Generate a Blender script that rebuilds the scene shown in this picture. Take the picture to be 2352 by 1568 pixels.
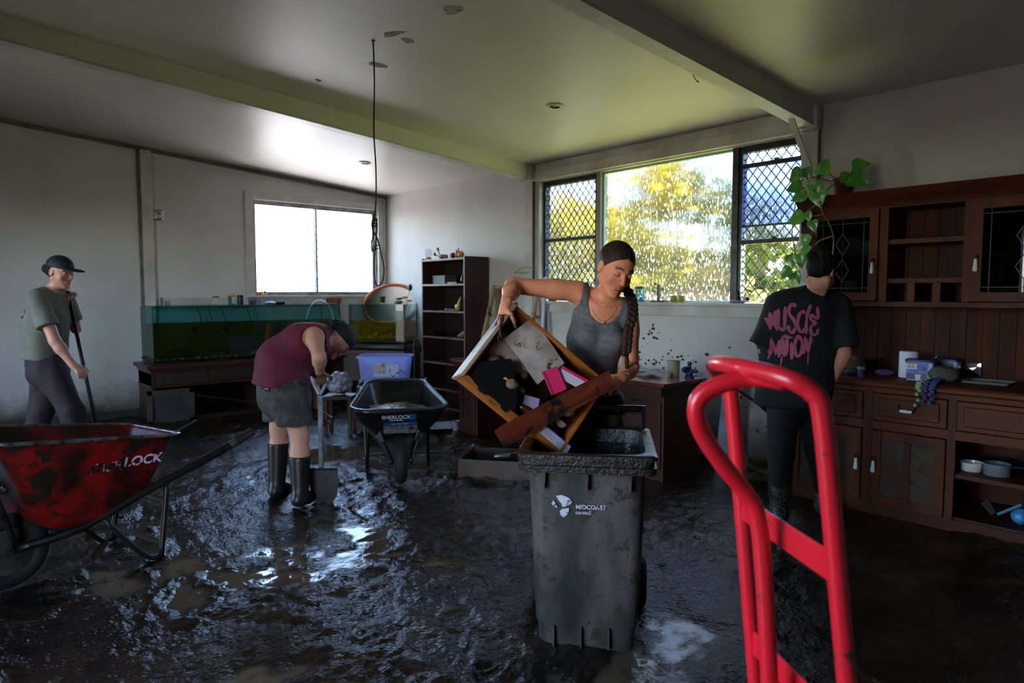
import bpy, math, random
import numpy as np
from mathutils import Vector, Matrix
R = math.radians
for o in list(bpy.data.objects): bpy.data.objects.remove(o)
SC = bpy.context.scene
COL = SC.collection
rng = random.Random(7)

# ------------------------------------------------------------------ camera
CAMX, CAMY, CAMZ, YAW, PIT = 8.75, -5.18, 1.42, 49.0, 3.98
cam = bpy.data.cameras.new('camera'); cam.lens = 24; cam.sensor_width = 36; cam.clip_start = .05; cam.clip_end = 400
co = bpy.data.objects.new('camera', cam); COL.objects.link(co)
co.location = (CAMX, CAMY, CAMZ); co.rotation_euler = (R(90-PIT), 0, R(YAW)); SC.camera = co
cam.dof.use_dof = True; cam.dof.focus_distance = 3.05; cam.dof.aperture_fstop = 3.2
# ------------------------------------------------------------------ world, sun, exposure
SUN_EL, SUN_AZ = 61.0, 38.0          # high sun over the far corner of the house
wd = bpy.data.worlds.new('sky'); SC.world = wd; wd.use_nodes = True
wn = wd.node_tree.nodes; wl = wd.node_tree.links; wn.clear()
sky = wn.new('ShaderNodeTexSky'); sky.sky_type = 'NISHITA'; sky.sun_disc = False
sky.sun_elevation = R(SUN_EL); sky.sun_rotation = R(-SUN_AZ); sky.air_density = 1.0; sky.dust_density = .6; sky.ozone_density = 2.2
bg = wn.new('ShaderNodeBackground'); bg.inputs[1].default_value = 2.0
wo = wn.new('ShaderNodeOutputWorld'); wl.new(sky.outputs[0], bg.inputs[0]); wl.new(bg.outputs[0], wo.inputs[0])
sl = bpy.data.lights.new('sun', 'SUN'); sl.energy = 95; sl.angle = R(.6); sl.color = (1, .93, .80)
so = bpy.data.objects.new('sun', sl); COL.objects.link(so)
_az, _el = R(SUN_AZ), R(SUN_EL)
_sd = Vector((-math.sin(_az)*math.cos(_el), math.cos(_az)*math.cos(_el), math.sin(_el)))
so.rotation_euler = _sd.to_track_quat('Z', 'Y').to_euler()
VS = SC.view_settings; VS.view_transform = 'Standard'; VS.look = 'None'; VS.exposure = 0.66; VS.gamma = 1.0; VS.use_curve_mapping = False
SC.cycles.max_bounces = 7; SC.cycles.diffuse_bounces = 3; SC.cycles.glossy_bounces = 3; SC.cycles.transmission_bounces = 5
SC.cycles.transparent_max_bounces = 16; SC.cycles.sample_clamp_indirect = 8; SC.cycles.caustics_reflective = False
SC.cycles.adaptive_threshold = .07; SC.cycles.adaptive_min_samples = 24

# ------------------------------------------------------------------ helpers
def L(r, g, b):
    f = lambda c: (c/255/12.92) if c/255 <= .04045 else ((c/255+.055)/1.055)**2.4
    return (f(r), f(g), f(b), 1)
MATS = {}
def M(name, c1, c2=None, rough=.5, metal=0, scale=6, stretch=(1,1,1), bump=0, bscale=40, spec=.5, ramp=(.38,.64), mud=0, mudscale=7,
      mudc=(46,34,24), coat=0, trans=0, ior=1.45, vcol=False, rough2=None, sss=0, emit=None, detail=6):
    if name in MATS: return MATS[name]
    m = bpy.data.materials.new(name); m.use_nodes = True; MATS[name] = m
    N, K = m.node_tree.nodes, m.node_tree.links
    b = N['Principled BSDF']
    b.inputs['Roughness'].default_value = rough; b.inputs['Metallic'].default_value = metal
    b.inputs['Specular IOR Level'].default_value = spec; b.inputs['IOR'].default_value = ior
    b.inputs['Coat Weight'].default_value = coat; b.inputs['Transmission Weight'].default_value = trans
    if sss:
        b.inputs['Subsurface Weight'].default_value = sss; b.inputs['Subsurface Scale'].default_value = .01
        b.inputs['Subsurface Radius'].default_value = (1, .35, .2)
    tc = N.new('ShaderNodeTexCoord'); mp = N.new('ShaderNodeMapping'); mp.inputs['Scale'].default_value = stretch
    K.new(tc.outputs['Object'], mp.inputs[0])
    def noise(sc, det=6, rgh=.6):
        n = N.new('ShaderNodeTexNoise'); n.inputs['Scale'].default_value = sc; n.inputs['Detail'].default_value = det
        n.inputs['Roughness'].default_value = rgh; K.new(mp.outputs[0], n.inputs['Vector']); return n
    def ramped(n, lo, hi):
        r = N.new('ShaderNodeMapRange'); r.inputs['From Min'].default_value = lo; r.inputs['From Max'].default_value = hi
        K.new(n.outputs['Fac'], r.inputs['Value']); return r
    if vcol:
        base = N.new('ShaderNodeVertexColor'); base.layer_name = 'Col'; src = base.outputs[0]
    else:
        base = N.new('ShaderNodeRGB'); base.outputs[0].default_value = L(*c1); src = base.outputs[0]
    if c2 is not None:
        n = noise(scale, detail); r = ramped(n, *ramp)
        mx = N.new('ShaderNodeMix'); mx.data_type = 'RGBA'
        K.new(r.outputs[0], mx.inputs['Factor']); K.new(src, mx.inputs['A']); mx.inputs['B'].default_value = L(*c2)
        if vcol: mx.blend_type = 'MULTIPLY'
        src = mx.outputs['Result']
        if rough2 is not None:
            rr = N.new('ShaderNodeMapRange'); rr.inputs['To Min'].default_value = rough; rr.inputs['To Max'].default_value = rough2
            K.new(r.outputs[0], rr.inputs['Value']); K.new(rr.outputs[0], b.inputs['Roughness'])
    if mud:
        n2 = N.new('ShaderNodeTexNoise'); n2.inputs['Scale'].default_value = mudscale; n2.inputs['Detail'].default_value = 8; n2.inputs['Roughness'].default_value = .68
        K.new(tc.outputs['Object'], n2.inputs['Vector'])
        r2 = ramped(n2, .62-mud*.35, .66-mud*.33)
        mx2 = N.new('ShaderNodeMix'); mx2.data_type = 'RGBA'; K.new(r2.outputs[0], mx2.inputs['Factor']); K.new(src, mx2.inputs['A'])
        mx2.inputs['B'].default_value = L(*mudc); src = mx2.outputs['Result']
    K.new(src, b.inputs['Base Color'])
    if emit: 
        b.inputs['Emission Color'].default_value = L(*emit[:3]); b.inputs['Emission Strength'].default_value = emit[3]
    if bump:
        n3 = noise(bscale, 5); bp = N.new('ShaderNodeBump'); bp.inputs['Strength'].default_value = bump; bp.inputs['Distance'].default_value = .02
        K.new(n3.outputs['Fac'], bp.inputs['Height']); K.new(bp.outputs[0], b.inputs['Normal'])
    return m
def glass(name, tint=(235,240,240), refl=.06, rough=.0, dirt=None, dirtscale=5, dirtamt=.5):
    """thin pane: mostly see-through with a faint mirror, optional film of dried dirt"""
    if name in MATS: return MATS[name]
    m = bpy.data.materials.new(name); m.use_nodes = True; MATS[name] = m
    N, K = m.node_tree.nodes, m.node_tree.links; N.clear()
    out = N.new('ShaderNodeOutputMaterial'); t = N.new('ShaderNodeBsdfTransparent'); t.inputs[0].default_value = L(*tint)
    g = N.new('ShaderNodeBsdfGlossy'); g.inputs['Roughness'].default_value = rough
    fr = N.new('ShaderNodeFresnel'); fr.inputs[0].default_value = 1.45
    ge = N.new('ShaderNodeNewGeometry'); ms = N.new('ShaderNodeMath'); ms.operation = 'SUBTRACT'; ms.inputs[0].default_value = 1; K.new(ge.outputs['Backfacing'], ms.inputs[1])
    mf = N.new('ShaderNodeMath'); mf.operation = 'MULTIPLY'; K.new(fr.outputs[0], mf.inputs[0]); K.new(ms.outputs[0], mf.inputs[1])      # the far face of a thin sheet does not mirror again
    mx = N.new('ShaderNodeMixShader'); K.new(mf.outputs[0], mx.inputs[0]); K.new(t.outputs[0], mx.inputs[1]); K.new(g.outputs[0], mx.inputs[2])
    last = mx.outputs[0]
    if dirt:
        tc = N.new('ShaderNodeTexCoord'); n = N.new('ShaderNodeTexNoise'); n.inputs['Scale'].default_value = dirtscale; n.inputs['Detail'].default_value = 8
        K.new(tc.outputs['Object'], n.inputs['Vector'])
        r = N.new('ShaderNodeMapRange'); r.inputs['From Min'].default_value = .3; r.inputs['From Max'].default_value = .75; r.inputs['To Max'].default_value = dirtamt
        K.new(n.outputs['Fac'], r.inputs['Value'])
        d = N.new('ShaderNodeBsdfDiffuse'); d.inputs[0].default_value = L(*dirt)
        tl = N.new('ShaderNodeBsdfTranslucent'); tl.inputs[0].default_value = L(*dirt)
        md = N.new('ShaderNodeMixShader'); md.inputs[0].default_value = .5; K.new(d.outputs[0], md.inputs[1]); K.new(tl.outputs[0], md.inputs[2])
        mx2 = N.new('ShaderNodeMixShader'); K.new(r.outputs[0], mx2.inputs[0]); K.new(last, mx2.inputs[1]); K.new(md.outputs[0], mx2.inputs[2]); last = mx2.outputs[0]
    K.new(last, out.inputs[0]); return m

INV = {}
class MB:
    def __init__(s): s.v = []; s.f = []; s.c = None
    def add(s, vs, fs):
        o = len(s.v); s.v += [tuple(v) for v in vs]; s.f += [tuple(i+o for i in f) for f in fs]; return s
    def box(s, c, d, rot=None):
        x, y, z = d[0]/2, d[1]/2, d[2]/2
        vs = [Vector((i, j, k)) for i in (-x, x) for j in (-y, y) for k in (-z, z)]
        if rot is not None: vs = [rot @ v for v in vs]
        c = Vector(c)
        return s.add([c+v for v in vs], [(0,1,3,2),(4,6,7,5),(0,4,5,1),(2,3,7,6),(0,2,6,4),(1,5,7,3)])
    def b2(s, x0, x1, y0, y1, z0, z1): return s.box(((x0+x1)/2, (y0+y1)/2, (z0+z1)/2), (abs(x1-x0), abs(y1-y0), abs(z1-z0)))
    def bar(s, a, b, w, h, up=(0,0,1)):
        """rectangular bar from a to b, w wide (sideways), h along up"""
        a, b = Vector(a), Vector(b); t = (b-a).normalized(); up = Vector(up)
        sd = t.cross(up)
        if sd.length < 1e-4: sd = t.cross(Vector((1,0,0)))
        sd.normalize(); u = sd.cross(t)
        q = [sd*w/2*i+u*h/2*j for i, j in ((-1,-1),(1,-1),(1,1),(-1,1))]
        return s.add([a+k for k in q]+[b+k for k in q], [(3,2,1,0),(4,5,6,7)]+[(i,(i+1)%4,(i+1)%4+4,i+4) for i in range(4)])
    def tube(s, pts, r, n=10, closed=False, caps=True):
        P = [Vector(p) for p in pts]; m = len(P)
        rs = list(r) if hasattr(r, '__len__') else [r]*m
        nrm = None; rings = []
        for i in range(m):
            a = P[(i-1) % m] if (i > 0 or closed) else P[i]; b = P[(i+1) % m] if (i < m-1 or closed) else P[i]
            t = (b-a).normalized()
            if nrm is None: nrm = t.cross(Vector((0,0,1))); nrm = t.cross(Vector((1,0,0))) if nrm.length < .05 else nrm
            nrm = (nrm-t*nrm.dot(t)); nrm = nrm.normalized() if nrm.length > 1e-6 else t.orthogonal().normalized()
            bn = t.cross(nrm)
            rings.append([P[i]+rs[i]*(math.cos(k*2*math.pi/n)*nrm+math.sin(k*2*math.pi/n)*bn) for k in range(n)])
        vs = [v for g in rings for v in g]; fs = []
        for i in range(m if closed else m-1):
            j = (i+1) % m
            fs += [(i*n+k, i*n+(k+1) % n, j*n+(k+1) % n, j*n+k) for k in range(n)]
        if caps and not closed: fs += [tuple(range(n))[::-1], tuple((m-1)*n+k for k in range(n))]
        return s.add(vs, fs)
    def lathe(s, prof, c=(0,0,0), n=24, axis=None, caps=True):
        """prof: (radius, height) pairs"""
        c = Vector(c); q = Vector(axis).to_track_quat('Z', 'Y') if axis else None
        vs = []
        for r, h in prof:
            for k in range(n):
                v = Vector((r*math.cos(k*2*math.pi/n), r*math.sin(k*2*math.pi/n), h)); vs.append(c+(q @ v if q else v))
        fs = [(i*n+k, i*n+(k+1) % n, (i+1)*n+(k+1) % n, (i+1)*n+k) for i in range(len(prof)-1) for k in range(n)]
        if caps: fs += [tuple(range(n))[::-1], tuple((len(prof)-1)*n+k for k in range(n))]
        return s.add(vs, fs)
    def ell(s, c, r, n=14, m=9, rot=None):
        c = Vector(c); r = r if hasattr(r, '__len__') else (r,)*3; vs = []
        for i in range(m+1):
            a = math.pi*i/m
            for k in range(n):
                b = 2*math.pi*k/n; v = Vector((r[0]*math.sin(a)*math.cos(b), r[1]*math.sin(a)*math.sin(b), -r[2]*math.cos(a)))
                vs.append(c+(rot @ v if rot is not None else v))
        return s.add(vs, [(i*n+k, i*n+(k+1) % n, (i+1)*n+(k+1) % n, (i+1)*n+k) for i in range(m) for k in range(n)])
    def prism(s, poly, d, o=(0,0,0), ax=(1,0,0), ay=(0,0,1)):
        """extrude a 2-D outline drawn in the ax/ay plane by the vector d"""
        o, ax, ay, d = Vector(o), Vector(ax), Vector(ay), Vector(d); n = len(poly)
        vs = [o+ax*x+ay*y for x, y in poly]
        return s.add(vs+[v+d for v in vs], [tuple(range(n))[::-1], tuple(range(n, 2*n))]+[(i, (i+1) % n, (i+1) % n+n, i+n) for i in range(n)])
    def loft(s, rings, caps=(True, True)):
        n = len(rings[0]); vs = [v for g in rings for v in g]
        fs = [(i*n+k, i*n+(k+1) % n, (i+1)*n+(k+1) % n, (i+1)*n+k) for i in range(len(rings)-1) for k in range(n)]
        if caps[0]: fs.append(tuple(range(n))[::-1])
        if caps[1]: fs.append(tuple((len(rings)-1)*n+k for k in range(n)))
        return s.add(vs, fs)
    def wbuild(s, name, mat, parent, **k):
        """shapes given in room coordinates, stored relative to the thing they belong to"""
        I = INV[parent.name]; s.v = [tuple(I @ Vector(v)) for v in s.v]; o = s.build(name, mat, parent, **k); INV[o.name] = I; return o
    def build(s, name, mat, parent=None, smooth=False, bevel=0, loc=None, rz=0, seg=2):
        me = bpy.data.meshes.new(name); me.from_pydata(s.v, [], s.f); me.update()
        o = bpy.data.objects.new(name, me); COL.objects.link(o); me.materials.append(mat)
        import bmesh
        bm = bmesh.new(); bm.from_mesh(me); bmesh.ops.remove_doubles(bm, verts=bm.verts, dist=1e-6)
        bmesh.ops.recalc_face_normals(bm, faces=bm.faces); bm.to_mesh(me); bm.free()
        if smooth: me.shade_smooth() if smooth is True else me.set_sharp_from_angle(angle=R(smooth))
        if smooth is not True and smooth:
            for p in me.polygons: p.use_smooth = True
            me.set_sharp_from_angle(angle=R(smooth))
        if bevel:
            bv = o.modifiers.new('bevel', 'BEVEL'); bv.width = bevel; bv.segments = seg; bv.limit_method = 'ANGLE'; bv.angle_limit = R(40)
        if parent: o.parent = parent
        if loc is not None: o.location = loc
        if rz: o.rotation_euler.z = rz
        return o
def tag(o, label, cat, group=None):
    o['label'] = label; o['category'] = cat
    if group: o['group'] = group
    return o
def thing(name, label, cat, loc=(0,0,0), rz=0, group=None):
    o = bpy.data.objects.new(name, None); COL.objects.link(o); o.location = loc; o.rotation_euler = (0, 0, rz); o.empty_display_size = .1
    INV[o.name] = (Matrix.Translation(Vector(loc)) @ Matrix.Rotation(rz, 4, 'Z')).inverted()
    return tag(o, label, cat, group)
def struct(o): o['kind'] = 'structure'; return o
YR = R(YAW)
RT = Vector((math.cos(YR), math.sin(YR), 0)); FH = Vector((-math.sin(YR), math.cos(YR), 0))
def W(u, v, z=0): 
    """room position from paces to the right (u) and ahead (v) of where the photographer stands"""
    return Vector((CAMX, CAMY, 0))+RT*u+FH*v+Vector((0, 0, z))
def rrect(w, d, r, n=5, z=0, cx=0, cy=0):
    pts = []
    for qx, qy, a0 in ((1,1,0),(-1,1,90),(-1,-1,180),(1,-1,270)):
        for k in range(n+1):
            a = R(a0+90*k/n); pts.append(Vector((cx+qx*(w/2-r)+r*math.cos(a), cy+qy*(d/2-r)+r*math.sin(a), z)))
    return pts
def arc(c, r, a0, a1, n, ax=(1,0,0), ay=(0,0,1)):
    c, ax, ay = Vector(c), Vector(ax), Vector(ay)
    return [c+ax*r*math.cos(R(a0+(a1-a0)*k/n))+ay*r*math.sin(R(a0+(a1-a0)*k/n)) for k in range(n+1)]
def spline(P, n=6):
    """Catmull-Rom through points"""
    P = [Vector(p) for p in P]; Q = [2*P[0]-P[1]]+P+[2*P[-1]-P[-2]]; out = []
    for i in range(1, len(Q)-2):
        for k in range(n):
            t = k/n; a, b, c, d = Q[i-1:i+3]
            out.append(.5*((2*b)+(c-a)*t+(2*a-5*b+4*c-d)*t*t+(3*b-a-3*c+d)*t**3))
    return out+[P[-1]]
def text_mesh(name, s, size, mat, parent, loc, rot, ext=.0008, align='CENTER', sx=1, bold=0, shear=0):
    cu = bpy.data.curves.new(name, 'FONT'); cu.body = s; cu.size = size; cu.align_x = align; cu.extrude = ext; cu.offset = bold; cu.shear = shear
    cu.resolution_u = 3
    t = bpy.data.objects.new(name+'_tmp', cu); COL.objects.link(t)
    dg = bpy.context.evaluated_depsgraph_get(); me = bpy.data.meshes.new_from_object(t.evaluated_get(dg))
    bpy.data.objects.remove(t); bpy.data.curves.remove(cu)
    o = bpy.data.objects.new(name, me); COL.objects.link(o); me.materials.clear(); me.materials.append(mat)
    o.parent = parent; o.location = loc; o.rotation_euler = rot; o.scale = (sx, 1, 1); return o
# ================================================================== the room
WH, CS = 2.83, .083                      # ceiling height at the window wall, rise per metre away from it
XR, YB = 9.6, -6.1                       # far right wall, wall behind the photographer
def cz(y): return WH-CS*y
m_wall = M('wall_paint', (200,198,198), (184,180,176), rough=.48, scale=1.3, ramp=(.4,.8))
def floodstain(m, zs=.75, amt=1.0, c=(116,94,70)):
    """silt tide-mark and splashes dried on the lower wall"""
    N, K = m.node_tree.nodes, m.node_tree.links; b = N['Principled BSDF']; src = b.inputs['Base Color'].links[0].from_socket
    tc = N.new('ShaderNodeTexCoord'); sp = N.new('ShaderNodeSeparateXYZ'); K.new(tc.outputs['Object'], sp.inputs[0])
    n = N.new('ShaderNodeTexNoise'); n.inputs['Scale'].default_value = 2.2; n.inputs['Detail'].default_value = 7; n.inputs['Roughness'].default_value = .65; K.new(tc.outputs['Object'], n.inputs['Vector'])
    for (lo, hi, k, col, am) in ((zs, zs-.75, .9, c, .6*amt), (.42, .1, .55, (44,34,26), .9*amt)):
        ad = N.new('ShaderNodeMath'); ad.operation = 'MULTIPLY_ADD'; ad.inputs[1].default_value = -k; K.new(n.outputs['Fac'], ad.inputs[0]); K.new(sp.outputs['Z'], ad.inputs[2])
        r = N.new('ShaderNodeMapRange'); r.inputs['From Min'].default_value = lo-k*.5; r.inputs['From Max'].default_value = hi-k*.5; r.inputs['To Max'].default_value = am; K.new(ad.outputs[0], r.inputs['Value'])
        mx = N.new('ShaderNodeMix'); mx.data_type = 'RGBA'; K.new(r.outputs[0], mx.inputs['Factor']); K.new(src, mx.inputs['A']); mx.inputs['B'].default_value = L(*col); src = mx.outputs['Result']
    K.new(src, b.inputs['Base Color'])
floodstain(m_wall)
m_wallB = M('wall_paint_window_side', (198,194,192), (180,174,168), rough=.5, scale=1.1, ramp=(.4,.8)); floodstain(m_wallB, .62, .8)
m_ceil = M('ceiling_paint', (206,203,196), (196,190,178), rough=.42, scale=.8, ramp=(.4,.8), bump=.015, bscale=5)
m_trim = M('white_gloss_trim', (202,200,196), (176,170,162), rough=.4, scale=3)
m_dirtytrim = M('grubby_trim', (120,116,106), (92,86,76), rough=.5, scale=5)
m_alu = M('grey_aluminium', (78,80,84), (52,52,54), rough=.42, metal=.6, scale=9)
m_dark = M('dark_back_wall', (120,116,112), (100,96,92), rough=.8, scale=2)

def wallA():
    b = MB(); T = -.14
    yo = (-1.93, -.13); zo = (1.40, 2.62)
    def quadcol(y0, y1, z0, z1a, z1b):      # column of wall with its own top heights
        vs = [(x, y, z) for x in (T, 0) for (y, z) in ((y0, z0), (y1, z0), (y1, z1b), (y0, z1a))]
        b.add(vs, [(0,1,2,3),(7,6,5,4),(0,4,5,1),(1,5,6,2),(2,6,7,3),(3,7,4,0)])
    quadcol(YB, yo[0], -.2, cz(YB)+.1, cz(yo[0])+.1); quadcol(yo[1], .14, -.2, cz(yo[1])+.1, cz(.14)+.1)
    quadcol(yo[0], yo[1], -.2, zo[0], zo[0]); quadcol(yo[0], yo[1], zo[1], cz(yo[0])+.1, cz(yo[1])+.1)
    return struct(b.build('wall_left', m_wall))
wallA()
b = MB(); T = .14
for x0, x1, z0, z1 in ((0, 3.24, -.2, WH+.08), (6.30, XR, -.2, WH+.08), (3.24, 6.30, -.2, 1.335), (3.24, 6.30, 2.655, WH+.08)):
    b.b2(x0, x1, 0, T, z0, z1)
struct(b.build('wall_back', m_wallB))
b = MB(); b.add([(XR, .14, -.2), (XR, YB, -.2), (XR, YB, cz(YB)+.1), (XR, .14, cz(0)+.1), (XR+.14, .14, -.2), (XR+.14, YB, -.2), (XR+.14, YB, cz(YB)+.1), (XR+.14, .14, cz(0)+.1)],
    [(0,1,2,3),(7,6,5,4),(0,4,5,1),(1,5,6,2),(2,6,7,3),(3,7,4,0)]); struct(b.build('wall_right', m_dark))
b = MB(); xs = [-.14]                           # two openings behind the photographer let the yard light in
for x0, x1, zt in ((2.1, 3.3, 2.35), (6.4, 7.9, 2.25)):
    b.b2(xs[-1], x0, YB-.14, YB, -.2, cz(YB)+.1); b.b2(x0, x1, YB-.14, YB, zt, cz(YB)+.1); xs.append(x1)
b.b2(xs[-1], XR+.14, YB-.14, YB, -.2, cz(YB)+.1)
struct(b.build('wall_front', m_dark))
b = MB(); e = .68  # unseen roof overhang past the walls, sized to keep direct sun out
vs = [(x, y, cz(y)+h) for h in (0, .12) for (x, y) in ((-e, e), (XR+.3, e), (XR+.3, YB-.2), (-e, YB-.2))]
b.add(vs, [(0,1,2,3),(7,6,5,4),(0,4,5,1),(1,5,6,2),(2,6,7,3),(3,7,4,0)]); struct(b.build('ceiling', m_ceil))
# ceiling beams with a narrow lip along the lower edge, and their wall posts
def sloped(b, x0, x1, y0, y1, d0, d1):      # box hanging d0..d1 below the ceiling
    vs = [(x, y, cz(y)-d) for x in (x0, x1) for (y, d) in ((y0, d0), (y1, d0), (y1, d1), (y0, d1))]
    b.add(vs, [(0,1,2,3),(7,6,5,4),(0,4,5,1),(1,5,6,2),(2,6,7,3),(3,7,4,0)])
for i, x0 in enumerate((3.055, 6.21)):
    b = MB(); sloped(b, x0, x0+.105, YB, 0, -.02, .165); be = struct(b.build('trim_%d' % (i+1), m_ceil, bevel=.004))
    b = MB(); sloped(b, x0-.006, x0+.111, YB, 0, .150, .168); lip = b.build('lip_mould', m_trim, be)
    b = MB(); b.b2(x0-.03, x0+.135, -.10, -.004, WH-.175, WH-.005); b.build('end_block', m_trim, be, bevel=.004)
    b = MB(); b.b2(x0-.012, x0+.115, -.035, 0, 0, WH-.17); po = struct(b.build('trim_%d' % (i+3), m_trim, bevel=.004))
    b = MB(); b.b2(x0+.112, x0+.122, -.028, .0, 0, WH-.175); b.build('edge_gap', m_dirtytrim, po)
# wall A: post, scotia along the top, corner strip
b = MB(); b.b2(0, .035, -3.20, -3.085, 0, cz(-3.1)-.03); struct(b.build('trim_5', m_trim, bevel=.004))
b = MB(); b.b2(0, .014, -3.235, -3.20, 0, cz(-3.1)-.03); struct(b.build('trim_6', m_dirtytrim))
b = MB()
vs = [(x, y, cz(y)-d) for x in (0, .03) for (y, d) in ((YB, 0), (0, 0), (0, .045), (YB, .045))]
b.add(vs, [(0,1,2,3),(7,6,5,4),(0,4,5,1),(1,5,6,2),(2,6,7,3),(3,7,4,0)]); struct(b.build('trim_7', m_dirtytrim))
b = MB(); b.b2(0, .02, -.055, -.012, .2, WH-.06); struct(b.build('trim_8', m_trim))
b = MB(); b.b2(0, .018, YB, -3.3, 0, .10); struct(b.build('baseboard_left', M('muddy_board', (62,54,46), (30,24,18), rough=.5, scale=5)))
# header boards over the wide window
b = MB(); b.b2(3.20, 6.30, -.035, 0, 2.66, 2.745); h1 = struct(b.build('trim_9', m_trim, bevel=.004))
b = MB(); b.b2(3.20, 6.30, -.018, 0, 2.745, WH-.004); b.build('upper_board', m_trim, h1)
b = MB(); b.b2(3.20, 6.30, -.05, .02, 2.645, 2.66); b.build('bead', m_trim, h1)

# ------------------------------------------------------------------ window_1 : sliding window on the left wall
m_paneA = glass('sliding_pane', (244,248,250), dirt=(235,240,245), dirtscale=3, dirtamt=.10)
w1 = thing('window_1', '', ''); del w1['label']; del w1['category']; struct(w1)
b = MB()
b.b2(0, .025, -2.03, -1.925, 1.32, 2.71); b.build('casing', m_trim, w1, bevel=.003)
b = MB(); b.b2(0, .025, -1.925, -.03, 2.615, 2.71); b.build('casing', m_trim, w1, bevel=.003)
b = MB(); b.b2(0, .025, -.135, -.06, 1.32, 2.615); b.build('casing', m_trim, w1, bevel=.003)
b = MB(); b.b2(-.13, .05, -1.97, -.06, 1.375, 1.40); b.build('window_sill', m_trim, w1, bevel=.003)
b = MB(); b.b2(0, .02, -1.97, -.06, 1.28, 1.375); b.build('apron', m_trim, w1, bevel=.003)
b = MB()
for y0, y1, z0, z1 in ((-1.93, -1.905, 1.40, 2.62), (-.155, -.13, 1.40, 2.62), (-1.93, -.13, 2.585, 2.62), (-1.93, -.13, 1.40, 1.425)): b.b2(-.10, -.04, y0, y1, z0, z1)
b.build('track_frame', M('pale_aluminium', (170,168,165), (130,124,118), rough=.4, metal=.4), w1)
for y0, y1, xx in ((-1.905, -1.04, -.055), (-1.075, -.155, -.085)):
    b = MB()
    for a, c, z0, z1 in ((y0, y0+.028, 1.425, 2.585), (y1-.028, y1, 1.425, 2.585), (y0+.028, y1-.028, 1.425, 1.45), (y0+.028, y1-.028, 2.56, 2.585)): b.b2(xx-.011, xx+.011, a, c, z0, z1)
    f = b.build('sash', M('pale_aluminium', (170,168,165)), w1)
    b = MB(); b.b2(xx-.002, xx+.002, y0+.02, y1-.02, 1.44, 2.57); b.build('pane', m_paneA, f)
def diamond_mesh(b, o, ax, w, z0, z1, pw, ph, r, curve=True):
    """expanded security mesh in the plane of ax and z: wavy strands meeting at the knots"""
    o, ax = Vector(o), Vector(ax); nx = int(w/pw)+2; nz = int((z1-z0)/ph)+2
    for i in range(-1, nx):
        for s in (1, -1):
            run = []
            for k in range(0, 2*nz*3+1):
                zz = k*ph/6; ph_ = (k/3.0) % 2; t = ph_ if ph_ <= 1 else 2-ph_
                t = .5-.5*math.cos(math.pi*t)*(.86 if curve else 1)
                xx = (i+.5)*pw+s*(t*pw/2)
                if 0 <= xx <= w and z0+zz <= z1: run.append(o+ax*xx+Vector((0, 0, z0+zz)))
                else:
                    if len(run) > 1: b.tube(run, r, 5)
                    run = []
            if len(run) > 1: b.tube(run, r, 5)
b = MB(); diamond_mesh(b, (-.125, -1.04, 0), (0,1,0), .88, 1.43, 2.58, .085, .10, .006)
b.build('security_mesh', M('white_coated_mesh', (235,236,238), rough=.5), w1)

# ------------------------------------------------------------------ window_2 : wide window with double-hung sashes
w2 = thing('window_2', '', ''); del w2['label']; del w2['category']; struct(w2)
b = MB(); b.b2(3.24, 3.262, -.012, .14, 1.345, 2.655); b.build('jamb', m_trim, w2)
b = MB(); b.b2(6.285, 6.305, -.0, .14, 1.345, 2.655); b.build('jamb', m_trim, w2)
b = MB(); b.b2(3.24, 6.30, -.0, .14, 2.635, 2.657); b.build('head_lining', m_trim, w2)
b = MB(); b.b2(3.22, 6.30, -.045, .15, 1.315, 1.345); b.build('window_sill', m_trim, w2, bevel=.004)
b = MB(); b.b2(3.22, 6.30, -.022, 0, 1.225, 1.315); b.build('apron', m_trim, w2, bevel=.003)
for x in (4.05, 5.575):
    b = MB(); b.b2(x, x+.055, .03, .14, 1.345, 2.635); b.build('mullion', m_alu if x > 5 else M('mullion_paint', (140,134,130), rough=.5), w2, bevel=.003)
m_wet = bpy.data.materials.new('rain_wet_pane'); MATS['rain_wet_pane'] = m_wet
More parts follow.
